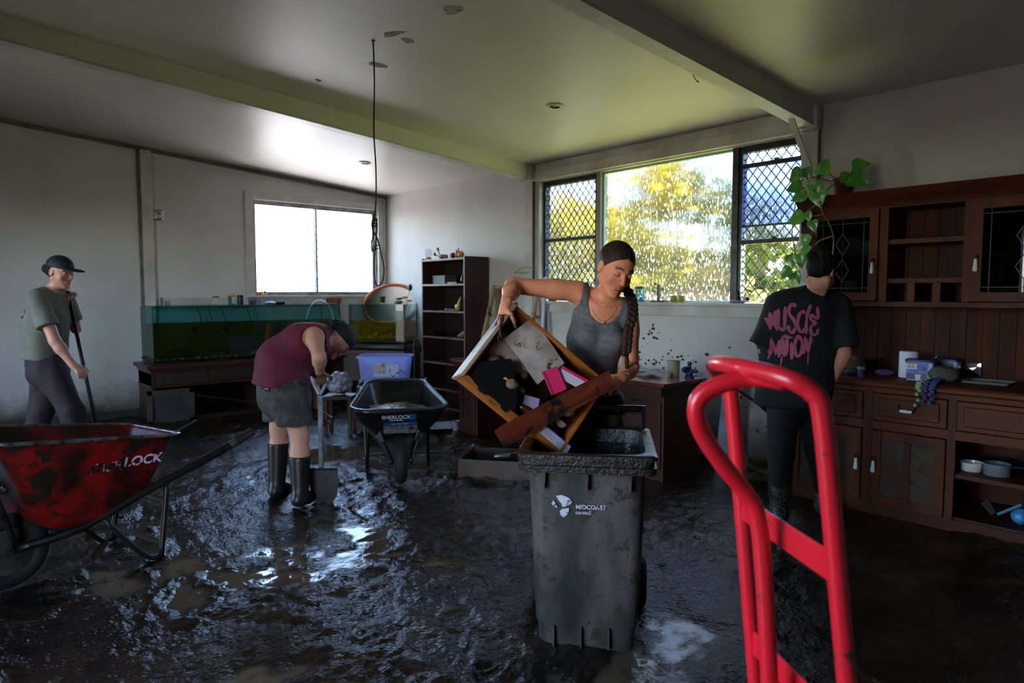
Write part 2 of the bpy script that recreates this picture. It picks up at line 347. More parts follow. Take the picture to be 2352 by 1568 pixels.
def wetglass(m, rough, strength, tint, film):
    m.use_nodes = True; N, K = m.node_tree.nodes, m.node_tree.links; N.clear()
    out = N.new('ShaderNodeOutputMaterial'); g = N.new('ShaderNodeBsdfRefraction'); g.inputs['IOR'].default_value = 1.08; g.inputs['Roughness'].default_value = rough; g.inputs[0].default_value = L(*tint)
    tc = N.new('ShaderNodeTexCoord')
    def streak(sx, sz, det, lo, hi, tlo=0.0, thi=1.0):
        mp = N.new('ShaderNodeMapping'); mp.inputs['Scale'].default_value = (sx, sx, sz); K.new(tc.outputs['Object'], mp.inputs[0])
        n = N.new('ShaderNodeTexNoise'); n.inputs['Scale'].default_value = 1; n.inputs['Detail'].default_value = det; K.new(mp.outputs[0], n.inputs['Vector'])
        r = N.new('ShaderNodeMapRange'); r.inputs['From Min'].default_value = lo; r.inputs['From Max'].default_value = hi; r.inputs['To Min'].default_value = tlo; r.inputs['To Max'].default_value = thi; K.new(n.outputs['Fac'], r.inputs['Value']); return n, r
    n1, r1 = streak(70, 20, 3, .40, .60, .25, .8)
    bp = N.new('ShaderNodeBump'); bp.inputs['Strength'].default_value = strength; bp.inputs['Distance'].default_value = .004; K.new(n1.outputs['Fac'], bp.inputs['Height']); K.new(bp.outputs[0], g.inputs['Normal'])
    t = N.new('ShaderNodeBsdfTransparent'); t.inputs[0].default_value = L(*tint)
    mx = N.new('ShaderNodeMixShader'); K.new(r1.outputs[0], mx.inputs[0]); K.new(t.outputs[0], mx.inputs[1]); K.new(g.outputs[0], mx.inputs[2])
    # droplets and dried runs: bright translucent flecks, and dark ones
    n2, r2 = streak(95, 30, 2, .60, .69, film, .45); n3_, r3 = streak(88, 24, 2, .62, .70, 0, .5)
    d = N.new('ShaderNodeBsdfTranslucent'); d.inputs[0].default_value = (.95, .97, 1, 1)
    k = N.new('ShaderNodeBsdfTransparent'); k.inputs[0].default_value = (.30, .33, .36, 1)
    gl = N.new('ShaderNodeBsdfGlossy'); gl.inputs['Roughness'].default_value = .05
    mx1 = N.new('ShaderNodeMixShader'); K.new(r3.outputs[0], mx1.inputs[0]); K.new(mx.outputs[0], mx1.inputs[1]); K.new(k.outputs[0], mx1.inputs[2])
    mx2 = N.new('ShaderNodeMixShader'); K.new(r2.outputs[0], mx2.inputs[0]); K.new(mx1.outputs[0], mx2.inputs[1]); K.new(d.outputs[0], mx2.inputs[2])
    mx3 = N.new('ShaderNodeMixShader'); mx3.inputs[0].default_value = .04; K.new(mx2.outputs[0], mx3.inputs[1]); K.new(gl.outputs[0], mx3.inputs[2]); K.new(mx3.outputs[0], out.inputs[0])
    return m
wetglass(m_wet, .03, .8, (172,174,176), .012)
m_wet2 = bpy.data.materials.new('wet_sash_pane'); wetglass(m_wet2, .02, .9, (182,188,204), .015)
b = MB()
for x0, x1, z0, z1 in ((4.105, 4.12, 1.345, 2.635), (5.56, 5.575, 1.345, 2.635), (4.12, 5.56, 1.345, 1.36), (4.12, 5.56, 2.62, 2.635)): b.b2(x0, x1, .07, .11, z0, z1)
f = b.build('picture_sash', M('pale_blue_bead', (150,185,205), rough=.4), w2)
b = MB(); b.b2(4.115, 5.565, .088, .0905, 1.355, 2.625); b.build('pane', m_wet, f)
m_wet3 = bpy.data.materials.new('raised_sash_pane'); wetglass(m_wet3, .02, .9, (200,208,236), .015)
m_rail = M('grimy_rail', (58,60,64), (34,34,36), rough=.45, metal=.3, scale=12)
for (x0, x1, rails, panes) in ((3.262, 4.05, (2.00,), ((2.0, 2.60, .115, m_wet2), (1.36, 2.0, .10, m_wet2))), (5.63, 6.285, (2.475, 1.85), ((1.98, 2.60, .115, m_wet3), (1.86, 2.475, .10, m_wet3)))):
    b = MB(); b.b2(x0, x1, .05, .12, 2.585, 2.635); b.build('head_rail', m_rail, w2)
    b = MB(); b.b2(x0, x0+.03, .05, .12, 1.345, 2.59); b.build('side_track', m_alu, w2)
    b = MB(); b.b2(x1-.03, x1, .05, .12, 1.345, 2.59); b.build('side_track', m_alu, w2)
    for z in rails:
        b = MB(); b.b2(x0+.02, x1-.02, .045, .075, z-.018, z+.018); r_ = b.build('meeting_rail', m_rail, w2, bevel=.003)
        b = MB(); b.b2((x0+x1)/2-.02, (x0+x1)/2+.02, .035, .06, z+.018, z+.032); b.build('latch', m_rail, r_)
    if x0 > 5:
        b = MB(); b.b2(x0+.02, x1-.02, .075, .095, 1.975, 1.99); b.build('sash_edge', m_rail, w2)
    for z0, z1, yy, mm in panes:
        b = MB(); b.b2(x0+.025, x1-.025, yy-.001, yy+.001, z0, z1); b.build('pane', mm, w2)
    b = MB(); diamond_mesh(b, (x0+.02, .084, 0), (1,0,0), x1-x0-.04, 1.36, 2.62, .082, .10, .0052)
    b.build('security_mesh', M('black_mesh', (22,26,34), rough=.5), w2)

# ------------------------------------------------------------------ outside
m_lawn = M('sunlit_lawn', (120,138,48), (150,142,62), rough=.9, scale=1.2, ramp=(.3,.7))
m_flood = M('flood_silt', (158,152,154), (136,130,132), rough=.75, scale=.8)
b = MB(); b.b2(-1, 40, .15, 60, -.3, -.25); o = b.build('lawn', m_lawn); struct(o)
b = MB(); b.b2(-60, -1, -40, 60, -.32, -.27); o = b.build('silt_ground', m_flood); struct(o)
b = MB(); b.b2(-60, 60, -60, YB-.2, -.32, -.26); o = b.build('yard', M('yard_dark', (52,52,46), (66,62,54), rough=.9, scale=1)); struct(o)
# trees beyond the wide window
def leafmat(name, c1, c2):
    m = bpy.data.materials.new(name); m.use_nodes = True; N, K = m.node_tree.nodes, m.node_tree.links; N.clear()
    out = N.new('ShaderNodeOutputMaterial'); d = N.new('ShaderNodeBsdfDiffuse'); t = N.new('ShaderNodeBsdfTranslucent'); mx = N.new('ShaderNodeMixShader'); mx.inputs[0].default_value = .45
    tc = N.new('ShaderNodeTexCoord'); n = N.new('ShaderNodeTexNoise'); n.inputs['Scale'].default_value = .8; n.inputs['Detail'].default_value = 4; K.new(tc.outputs['Object'], n.inputs['Vector'])
    r = N.new('ShaderNodeMapRange'); r.inputs['From Min'].default_value = .35; r.inputs['From Max'].default_value = .65; K.new(n.outputs['Fac'], r.inputs['Value'])
    c = N.new('ShaderNodeMix'); c.data_type = 'RGBA'; c.inputs['A'].default_value = L(*c1); c.inputs['B'].default_value = L(*c2); K.new(r.outputs[0], c.inputs['Factor'])
    K.new(c.outputs['Result'], d.inputs[0]); K.new(c.outputs['Result'], t.inputs[0]); K.new(d.outputs[0], mx.inputs[1]); K.new(t.outputs[0], mx.inputs[2]); K.new(mx.outputs[0], out.inputs[0]); return m
LM = [leafmat('yellow_leaves', (150,150,30), (214,180,40)), leafmat('olive_leaves', (62,76,34), (110,116,56)), leafmat('dry_leaves', (110,96,70), (70,78,36))]
m_bark = M('pale_bark', (120,108,94), (70,60,50), rough=.9, scale=5)
def tree(x, y, h, rad, kind, label, nl=1500, leaf=.16, base=.35, seed=1, group='trees outside the wide window'):
    rs = np.random.RandomState(seed); t = thing('tree', label, 'tree', (x, y, -.26), 0, group)
    b = MB(); b.tube(spline([(0,0,-.1), (.1*rad, .05, h*.3), (-.06*rad, .1, h*.6), (0, 0, h*.9)], 5), [.10*h/4*(1-.8*k/15) for k in range(16)], 8); b.build('trunk', m_bark, t, smooth=True)
    b = MB(); cl = []
    for k in range(11):
        a = rs.rand()*6.28; z = h*(base+(.98-base)*rs.rand()); rr = rad*(.35+.6*rs.rand())*math.sin(math.pi*min(1, max(.15, (z/h-base*.6)/(1.05-base*.6))))
        p = (math.cos(a)*rr, math.sin(a)*rr, z); cl.append(p)
        b.tube(spline([(0, 0, max(.2, z-h*.25)), (p[0]*.5, p[1]*.5, z-h*.1), p], 4), [.03*h/4*(1-.09*j) for j in range(9)], 5)
    b.build('branches', m_bark, t, smooth=True)
    cl = np.array(cl)[rs.randint(0, 11, nl)]+rs.randn(nl, 3)*np.array([.30, .30, .24])*rad*.75
    q = rs.randn(nl, 3); q /= np.linalg.norm(q, axis=1)[:, None]; r2 = np.cross(q, rs.randn(nl, 3)); r2 /= np.linalg.norm(r2, axis=1)[:, None]
    sz = leaf*(.6+.8*rs.rand(nl))[:, None]
    V = np.stack([cl-q*sz, cl+r2*sz*.45, cl+q*sz, cl-r2*sz*.45], 1).reshape(-1, 3)
    me = bpy.data.meshes.new('foliage'); me.from_pydata(V.tolist(), [], np.arange(nl*4).reshape(-1, 4).tolist()); me.materials.append(LM[kind])
    o = bpy.data.objects.new('foliage', me); COL.objects.link(o); o.parent = t; o['kind'] = 'stuff'
tree(-4.6, 8.4, 4.9, 1.55, 0, 'yellow-green tree seen through the left sash of the wide window', nl=2600, leaf=.2, seed=3, base=.15)
tree(-1.9, 8.2, 4.7, 1.55, 0, 'tall yellow-green tree behind the middle of the rain-wet pane', nl=2800, leaf=.2, seed=5, base=.15)
tree(-.1, 5.4, 1.9, .9, 0, 'low bright green shrub behind the sill of the rain-wet pane', nl=900, seed=8, base=.2)
tree(.75, 9.3, 4.0, 1.3, 1, 'dark olive tree behind the right edge of the rain-wet pane', nl=2200, leaf=.18, seed=11, base=.1)
tree(-5.6, 14.5, 5.6, 2.6, 1, 'olive tree far behind the rain-wet pane', nl=2600, leaf=.24, seed=13, base=.1)
tree(2.4, 4.6, 2.0, 1.0, 2, 'dry tangled bush behind the open right sash', nl=700, leaf=.10, seed=17, base=.1)
tree(-10.5, 12.5, 5.4, 2.3, 1, 'olive tree at the far left of the wide window view', nl=2400, leaf=.22, seed=19, base=.1)
tree(3.4, 9.2, 3.2, 1.3, 2, 'pale twiggy bush at the right edge of the window view', nl=1200, leaf=.12, seed=23, base=.1)
tree(-1.6, 13.5, 4.6, 1.9, 2, 'grey-barked tree behind the gap between the yellow trees', nl=1500, leaf=.18, seed=29, base=.1)
# ------------------------------------------------------------------ mud floor
def perlin(x, y, seed=0):
    g = np.random.RandomState(seed).rand(256)*2*np.pi
    perm = np.random.RandomState(seed+1).permutation(256)
    xi = np.floor(x).astype(int); yi = np.floor(y).astype(int); xf = x-xi; yf = y-yi
    def gr(i, j, dx, dy):
        a = g[perm[(perm[i & 255]+j) & 255]]; return np.cos(a)*dx+np.sin(a)*dy
    u = xf*xf*xf*(xf*(xf*6-15)+10); v = yf*yf*yf*(yf*(yf*6-15)+10)
    a = gr(xi, yi, xf, yf); b_ = gr(xi+1, yi, xf-1, yf); c = gr(xi, yi+1, xf, yf-1); d = gr(xi+1, yi+1, xf-1, yf-1)
    return (a*(1-u)+b_*u)*(1-v)+(c*(1-u)+d*u)*v
def fbm(x, y, oct=4, seed=0, ridged=False):
    s = np.zeros_like(x); a = 1.0
    for k in range(oct):
        n = perlin(x*2**k, y*2**k, seed+k*7)
        s += a*((1-np.abs(n)*2.2) if ridged else n); a *= .5
    return s
def mud_height(x, y):
    wx = x+.22*fbm(x*1.6, y*1.6, 3, 3); wy = y+.22*fbm(x*1.6+9, y*1.6, 3, 5)
    h = .034*fbm(wx*.75, wy*.75, 3, 11)
    rid = fbm(wx*2.3, wy*2.3, 3, 21, True)
    amp = np.clip(.8+1.2*fbm(x*.6, y*.6, 2, 31), .16, 1.6)
    w2x = x+.06*fbm(x*5, y*5, 2, 61); w2y = y+.06*fbm(x*5+4, y*5, 2, 63)
    h += .021*amp*(rid-.9)+.010*amp*fbm(wx*7, wy*7, 3, 41)+.0105*amp*(fbm(w2x*8, w2y*5, 3, 81, True)-.9)+.006*amp*fbm(x*20, y*20, 2, 51)
    return h, amp
DIPS = []   # (u, v, ru, rv, depth): scraped or pooled patches
def floor():
    nv, na = 620, 760
    v = np.exp(np.linspace(math.log(.55), math.log(13.5), nv)); s = np.linspace(-1.15, 1.15, na)
    V, S = np.meshgrid(v, s, indexing='ij'); U = V*S
    X = CAMX+U*RT.x+V*FH.x; Y = CAMY+U*RT.y+V*FH.y
    X = np.clip(X, -.02, XR); Y = np.clip(Y, YB, .02)
    h, amp = mud_height(X, Y)
    for (u0, v0, ru, rv, d) in DIPS: h -= d*np.exp(-((U-u0)/ru)**2-((V-v0)/rv)**2)
    lvl = -.020; ripple = .0022*fbm(X*14, Y*10, 3, 71)
    wet = 1/(1+np.exp((h-lvl)/.0022))
    hh = h*(1-wet)+(lvl+ripple)*wet
    pts = np.stack([X, Y, hh-.0], -1).reshape(-1, 3)
    i = np.arange(nv*na).reshape(nv, na)
    f = np.stack([i[:-1,:-1], i[:-1,1:], i[1:,1:], i[1:,:-1]], -1).reshape(-1, 4)
    # drop faces that collapsed where the grid is clipped by the walls
    q = pts[f]; ar = np.linalg.norm(np.cross(q[:,2]-q[:,0], q[:,3]-q[:,1]), axis=1); f = f[ar > 1e-7]
    me = bpy.data.meshes.new('floor'); me.vertices.add(len(pts)); me.vertices.foreach_set('co', pts.ravel().astype(np.float32))
    me.loops.add(f.size); me.loops.foreach_set('vertex_index', f.ravel().astype(np.int32))
    me.polygons.add(len(f)); me.polygons.foreach_set('loop_start', np.arange(0, f.size, 4, dtype=np.int32))
    me.update(calc_edges=True); me.shade_smooth()
    at = me.attributes.new('wet', 'FLOAT', 'POINT'); at.data.foreach_set('value', wet.ravel().astype(np.float32))
    if me.polygons[0].normal.z < 0: me.flip_normals()
    m = bpy.data.materials.new('wet_mud'); m.use_nodes = True; N, K = m.node_tree.nodes, m.node_tree.links; b = N['Principled BSDF']
    a = N.new('ShaderNodeAttribute'); a.attribute_name = 'wet'
    tc = N.new('ShaderNodeTexCoord')
    n = N.new('ShaderNodeTexNoise'); n.inputs['Scale'].default_value = 3; n.inputs['Detail'].default_value = 8; K.new(tc.outputs['Object'], n.inputs['Vector'])
    cr = N.new('ShaderNodeMix'); cr.data_type = 'RGBA'; cr.inputs['A'].default_value = L(26,19,14); cr.inputs['B'].default_value = L(58,43,32)
    mr = N.new('ShaderNodeMapRange'); mr.inputs['From Min'].default_value = .4; mr.inputs['From Max'].default_value = .72; K.new(n.outputs['Fac'], mr.inputs['Value']); K.new(mr.outputs[0], cr.inputs['Factor'])
    cw = N.new('ShaderNodeMix'); cw.data_type = 'RGBA'; cw.inputs['B'].default_value = L(96,78,62); K.new(a.outputs['Fac'], cw.inputs['Factor']); K.new(cr.outputs['Result'], cw.inputs['A']); K.new(cw.outputs['Result'], b.inputs['Base Color'])
    rr = N.new('ShaderNodeMapRange'); rr.inputs['To Min'].default_value = .10; rr.inputs['To Max'].default_value = .03; K.new(a.outputs['Fac'], rr.inputs['Value']); K.new(rr.outputs[0], b.inputs['Roughness'])
    n2 = N.new('ShaderNodeTexNoise'); n2.inputs['Scale'].default_value = 55; n2.inputs['Detail'].default_value = 6; K.new(tc.outputs['Object'], n2.inputs['Vector'])
    iv = N.new('ShaderNodeMapRange'); iv.inputs['To Min'].default_value = .7; iv.inputs['To Max'].default_value = .02; K.new(a.outputs['Fac'], iv.inputs['Value'])
    bp = N.new('ShaderNodeBump'); bp.inputs['Distance'].default_value = .012; K.new(iv.outputs[0], bp.inputs['Strength']); K.new(n2.outputs['Fac'], bp.inputs['Height']); K.new(bp.outputs[0], b.inputs['Normal'])
    b.inputs['IOR'].default_value = 1.34
    me.materials.append(m); o = bpy.data.objects.new('floor', me); COL.objects.link(o); struct(o); return o
DIPS += [(-1.45, 3.5, .75, .45, .03), (-1.55, 6.0, .8, .6, .03), (-.9, 4.2, .5, .5, .03), (-.8, 5.3, .35, .7, .02), (.74, 2.85, .22, .38, .028), (-1.0, 2.4, .4, .2, .02), (.6, 5, .5, .5, .02)]
floor()
b = MB(); b.b2(-.02, XR, YB, .02, -.12, -.075); struct(b.build('trim_11', M('slab_mud', (34,25,18), (58,43,32), rough=.3, scale=3)))
# ================================================================== furniture along the walls
m_pine = M('stained_pine', (92,40,11), (52,21,6), rough=.55, scale=3, stretch=(1,1,.12), spec=.25, mud=.05, mudscale=5, bump=.05, bscale=30)
m_pine2 = M('stained_pine_planks', (84,38,11), (44,19,6), rough=.6, scale=4, stretch=(1.5,1,.1), spec=.2, mud=.03)
m_pineh = M('stained_pine_rails', (92,40,11), (54,22,7), rough=.55, scale=3, stretch=(.12,1,1), spec=.25, mud=.05, mudscale=5)
m_mahog = M('dark_mahogany', (74,32,24), (40,18,15), rough=.33, scale=3, stretch=(.15,1,1), mud=.15)
m_mahogv = M('dark_mahogany_upright', (70,31,24), (38,18,15), rough=.36, scale=3, stretch=(1,1,.15), mud=.2)
m_laminate = M('plum_laminate', (72,44,42), (56,34,34), rough=.4, scale=3)
m_edge = M('worn_shelf_edge', (150,112,104), (110,76,70), rough=.4, scale=8)
m_china = M('white_china', (222,220,214), rough=.2, coat=.4)
m_glassy = glass('cabinet_glass', (170,176,176))
m_lead = M('lead_came', (60,62,66), rough=.5, metal=.7)
m_iron = M('dark_iron', (28,24,22), rough=.5, metal=.5)

def knob_drop(p, parent):
    b = MB(); b.lathe([(.004,.012), (.009,.01), (.012,-.03), (.015,-.055), (.011,-.064), (.002,-.066)], p, 12); b.wbuild('drop_handle', m_china, parent, smooth=True)
    b = MB(); b.ell((p[0], p[1]+.012, p[2]+.02), (.013,.008,.018), 10, 6); b.wbuild('handle_plate', m_iron, parent, smooth=True)
def lead_door(t, x0, x1, z0, z1, y, hx):
    """glazed cupboard door with a leaded diamond pattern"""
    b = MB(); s = .055
    for a, c, d, e in ((x0, x0+s, z0, z1), (x1-s, x1, z0, z1), (x0+s, x1-s, z0, z0+s), (x0+s, x1-s, z1-s, z1)): b.b2(a, c, y-.022, y, d, e)
    d = b.wbuild('door', m_pine, t, bevel=.003)
    b = MB(); b.b2(x0+s, x1-s, y-.010, y-.007, z0+s, z1-s); b.wbuild('pane', m_glassy, d)
    b = MB(); cx = (x0+x1)/2; zs = [z0+s+(z1-z0-2*s)*f for f in (.06, .94)]
    for xx in (x0+s+.04, x1-s-.04): b.bar((xx, y-.011, z0+s), (xx, y-.011, z1-s), .005, .004)
    for zz in zs: b.bar((x0+s, y-.011, zz), (x1-s, y-.011, zz), .005, .004)
    for f in (.30, .66):
        zc = z0+s+(z1-z0-2*s)*f; w, h = .045, .075
        q = [(cx, y-.011, zc-h), (cx+w, y-.011, zc), (cx, y-.011, zc+h), (cx-w, y-.011, zc)]
        for k in range(4): b.bar(q[k], q[(k+1) % 4], .005, .004)
    b.bar((cx, y-.011, z0+s), (cx, y-.011, z1-s), .003, .003); b.wbuild('lead_strips', m_lead, d)
    for f in (.30, .66):
        zc = z0+s+(z1-z0-2*s)*f
        b = MB(); b.prism([(-.042, 0), (0, -.07), (.042, 0), (0, .07)], (0, .004, 0), (cx, y-.013, zc)); b.wbuild('bevelled_diamond', glass('bevel_glass', (190,200,205)), d)
    knob_drop((hx, y-.034, (z0+z1)/2-.06), d)
    return d
def hutch():
    t = thing('kitchen_dresser', 'stained pine kitchen dresser with leaded glass doors standing against the window wall', 'dresser', (7.2, -.3, 0))
    X0, X1, YU, YB_ = 6.43, 7.97, -.33, -.58
    xs = (6.43, 6.90, 6.953, 7.386, 7.432, 7.97)
    # upper cabinet
    b = MB(); b.b2(X0, X0+.03, YU, -.02, 1.30, 2.02); b.wbuild('side_panel', m_pine, t); b = MB(); b.b2(X1-.03, X1, YU, -.02, .87, 2.02); b.wbuild('side_panel', m_pine, t)
    b = MB(); b.b2(X0, X1, YU, -.02, 1.985, 2.01); b.wbuild('top_board', m_pineh, t)
    b = MB(); b.prism([(0,0), (.02,0), (.03,.03), (.075,.075), (.085,.10), (0,.10)], (X1-X0+.17, 0, 0), (X0-.085, YU+.005, 2.0), (0,-1,0), (0,0,1)); b.wbuild('cornice', m_pineh, t, smooth=35)
    b = MB(); b.b2(X0, X1, YU, -.02, 1.335, 1.37); b.wbuild('bottom_board', m_pineh, t, bevel=.003)
    for x0, x1 in ((6.90, 6.953), (7.386, 7.432)):
        b = MB(); b.b2(x0, x1, YU-.004, -.02, 1.37, 1.99); b.wbuild('divider', m_pine, t)
    for z in (1.745, 1.49):
        b = MB(); b.b2(6.953, 7.386, YU+.01, -.02, z, z+.033); b.wbuild('shelf', m_pineh, t, bevel=.003)
    for x in (7.075, 7.222):
        b = MB(); b.b2(x, x+.045, YU+.01, -.02, 1.37, 1.49); b.wbuild('pigeonhole_divider', m_pine, t)
    for x0, x1 in ((6.46, 6.90), (7.432, 7.94)):
        b = MB(); b.b2(x0, x1, YU+.05, -.02, 1.655, 1.675); b.wbuild('shelf', m_pineh, t)
    lead_door(t, 6.432, 6.898, 1.375, 1.985, YU-.002, 6.872); lead_door(t, 7.434, 7.968, 1.375, 1.985, YU-.002, 7.462)
    # tongue-and-groove back, plank by plank
    n = 17; w = (X1-X0)/n
    for k in range(n):
        b = MB(); b.b2(X0+k*w+.0015, X0+(k+1)*w-.0015, -.018-.002*(k % 2), -.004, .87, 1.99); b.wbuild('plank', m_pine2, t)
    b = MB(); b.b2(X0+.0, X0+.03, -.12, -.02, .87, 1.32); b.wbuild('side_panel', m_pine, t)
    # base
    b = MB(); b.prism([(0,0), (.62,0), (.632,.012), (.632,.03), (.62,.043), (0,.043)], (X1-X0+.04, 0, 0), (X0-.02, 0, .828), (0,-1,0), (0,0,1)); b.wbuild('counter_top', m_pineh, t, smooth=35)
    b = MB(); b.b2(X0, X0+.03, YB_, -.02, .0, .83); b.wbuild('carcass_side', m_pine, t); b = MB(); b.b2(X1-.03, X1, YB_, -.02, 0, .83); b.wbuild('carcass_side', m_pine, t)
    b = MB(); b.b2(X0, X1, YB_, YB_+.022, .795, .83); b.wbuild('top_rail', m_pineh, t)
    b = MB(); b.b2(X0, X1, YB_, YB_+.022, .555, .612); b.wbuild('mid_rail', m_pineh, t, bevel=.003)
    b = MB(); b.b2(X0, X1, YB_+.01, YB_+.03, 0, .075); b.wbuild('plinth', m_pineh, t)
    for x0, x1 in ((6.43, 6.46), (6.935, 6.99), (7.416, 7.46), (7.93, 7.97)):
        b = MB(); b.b2(x0, x1, YB_-.001, YB_+.022, .07, .83); b.wbuild('stile', m_pine, t)
    b = MB(); b.b2(X0, X1, -.03, -.01, 0, .83); b.wbuild('back_board', m_pine2, t)
    for x0, x1, h in ((6.465, 6.93, 0), (6.995, 7.412, 1), (7.465, 7.925, 0)):
        b = MB(); b.b2(x0, x1, YB_-.012, YB_+.30, .618, .79); d = b.wbuild('drawer', m_pineh, t, bevel=.003)
        b = MB(); b.b2(x0+.035, x1-.035, YB_-.022, YB_-.01, .645, .765); b.wbuild('raised_panel', m_pineh, d, bevel=.009, seg=1)
        if h:
            cx = (x0+x1)/2
            b = MB(); b.lathe([(.004,-.036), (.009,-.032), (.011,0), (.009,.032), (.004,.036)], (cx, YB_-.055, .70), 12, (1,0,0)); b.wbuild('bar_handle', m_china, d, smooth=True)
            for sx in (-1, 1):
                b = MB(); b.tube(spline([(cx+sx*.034, YB_-.055, .70), (cx+sx*.045, YB_-.05, .72), (cx+sx*.05, YB_-.02, .735)], 4), .004, 6); b.wbuild('handle_arm', m_iron, d, smooth=True)
    m_dp = M('silted_door_panel', (70,48,32), (42,26,16), rough=.6, spec=.2, scale=6, stretch=(1,1,.2), mud=.42, mudscale=9, mudc=(64,54,42))
    for x0, x1, hx in ((6.465, 6.93, 6.91), (6.995, 7.412, 7.015)):
        b = MB(); s = .055
        for a, c, d_, e in ((x0, x0+s, .08, .55), (x1-s, x1, .08, .55), (x0+s, x1-s, .08, .135), (x0+s, x1-s, .495, .55), ((x0+x1)/2-.02, (x0+x1)/2+.02, .135, .495)): b.b2(a, c, YB_-.012, YB_+.008, d_, e)
        d = b.wbuild('door', m_pine, t, bevel=.003)
        for a, c in ((x0+s, (x0+x1)/2-.02), ((x0+x1)/2+.02, x1-s)):
            b = MB(); b.b2(a, c, YB_-.004, YB_+.004, .135, .495); b.wbuild('door_panel', m_dp, d)
        knob_drop((hx, YB_-.03, .345), d)
    b = MB(); b.b2(7.46, 7.93, YB_+.02, -.03, .325, .35); b.wbuild('shelf', m_pineh, t)
    b = MB(); b.b2(X0+.03, X1-.03, YB_+.02, -.03, .075, .09); b.wbuild('floor_board', m_pineh, t)
hutch()
def bookcase():
    t = thing('bookcase', 'tall plum-brown laminate bookcase with open shelves in the corner', 'bookcase', (1.93, -.19, 0))
    x0, x1, y0, y1, h = 1.48, 2.38, -.37, -.01, 1.86
    for x in (x0, x1-.02):
        b = MB(); b.b2(x, x+.02, y0, y1, 0, h); b.wbuild('side_panel', m_laminate, t)
        b = MB(); b.b2(x-.0005, x+.0205, y0-.002, y0, 0, h); b.wbuild('edge_strip', m_edge, t)
    b = MB(); b.b2(x0+.02, x1-.02, y1-.012, y1, 0, h); b.wbuild('back_panel', M('bookcase_back', (52,34,32), (40,26,26), rough=.5), t)
    b = MB(); b.b2((x0+x1)/2-.008, (x0+x1)/2+.008, y1-.016, y1-.012, .9, h); b.wbuild('back_batten', m_edge, t)
    for z in (.03, .25, .57, .885, 1.205, 1.53, 1.835):
        b = MB(); b.b2(x0+.02, x1-.02, y0+.004, y1-.012, z-.011, z+.011); s = b.wbuild('shelf', m_laminate, t)
        b = MB(); b.b2(x0+.02, x1-.02, y0, y0+.004, z-.011, z+.011); b.wbuild('shelf_edge', m_edge, s)
bookcase()
def desk():
    t = thing('writing_desk', 'long dark mahogany desk with two cupboard pedestals under the wide window', 'desk', (4.4, -.75, 0))
    x0, x1, y0, y1 = 3.04, 5.72, -1.07, -.5
    b = MB(); b.b2(x0, x1, y0, y1, .728, .76); b.wbuild('desk_top', M('wet_desk_top', (104,50,40), (60,28,24), rough=.16, scale=2, stretch=(.2,1,1), mud=.12), t, bevel=.006)
    b = MB(); b.b2(x0+.05, x1-.05, y0+.04, y1-.03, .65, .728); b.wbuild('apron_rail', m_mahog, t)
    for a, c in ((3.13, 3.42), (4.98, 5.68)):
        b = MB(); b.b2(a, c, y0+.06, y1-.04, 0.0, .65); p = b.wbuild('pedestal', m_mahogv, t, bevel=.004)
        nd = 2 if c-a > .4 else 1; ww = (c-a)/nd
        for k in range(nd):
            b = MB(); xa, xb = a+k*ww+.02, a+(k+1)*ww-.02
            for q in ((xa, xa+.05, .1, .6), (xb-.05, xb, .1, .6), (xa+.05, xb-.05, .1, .15), (xa+.05, xb-.05, .55, .6)): b.b2(q[0], q[1], y0+.042, y0+.06, q[2], q[3])
            d = b.wbuild('door', m_mahogv, p, bevel=.003)
            b = MB(); b.b2(xa+.05, xb-.05, y0+.05, y0+.058, .15, .55); b.wbuild('door_panel', m_mahogv, d)
    b = MB(); b.b2(3.42, 4.98, y1-.07, y1-.05, .2, .65); b.wbuild('modesty_panel', m_mahog, t)
desk()
def ladder_shelf():
    t = thing('ladder_shelf', 'pale pine ladder shelf leaning by the bookcase', 'shelf', (2.95, -.3, 0))
    m = M('bare_pine', (178,150,118), (150,120,90), rough=.6, scale=4, stretch=(1,1,.2), mud=.05)
    for x0, xb in ((2.60, 2.52), (3.33, 3.41)):
        b = MB(); b.bar((xb, -.46, 0), (x0, -.10, 1.52), .05, .035, (1,0,0)); b.wbuild('leg', m, t, bevel=.003)
        b = MB(); b.bar((x0, -.04, 0), (x0, -.05, 1.50), .03, .06, (0,1,0)); b.wbuild('leg', m, t, bevel=.003)
    for z, y in ((1.495, -.11), (1.17, -.18), (.76, -.28), (.36, -.37)):
        k = (1.52-z)/1.52*.08
        b = MB(); b.b2(2.6-k, 3.33+k, y, -.06, z-.014, z+.014); b.wbuild('shelf', m, t, bevel=.003)
ladder_shelf()

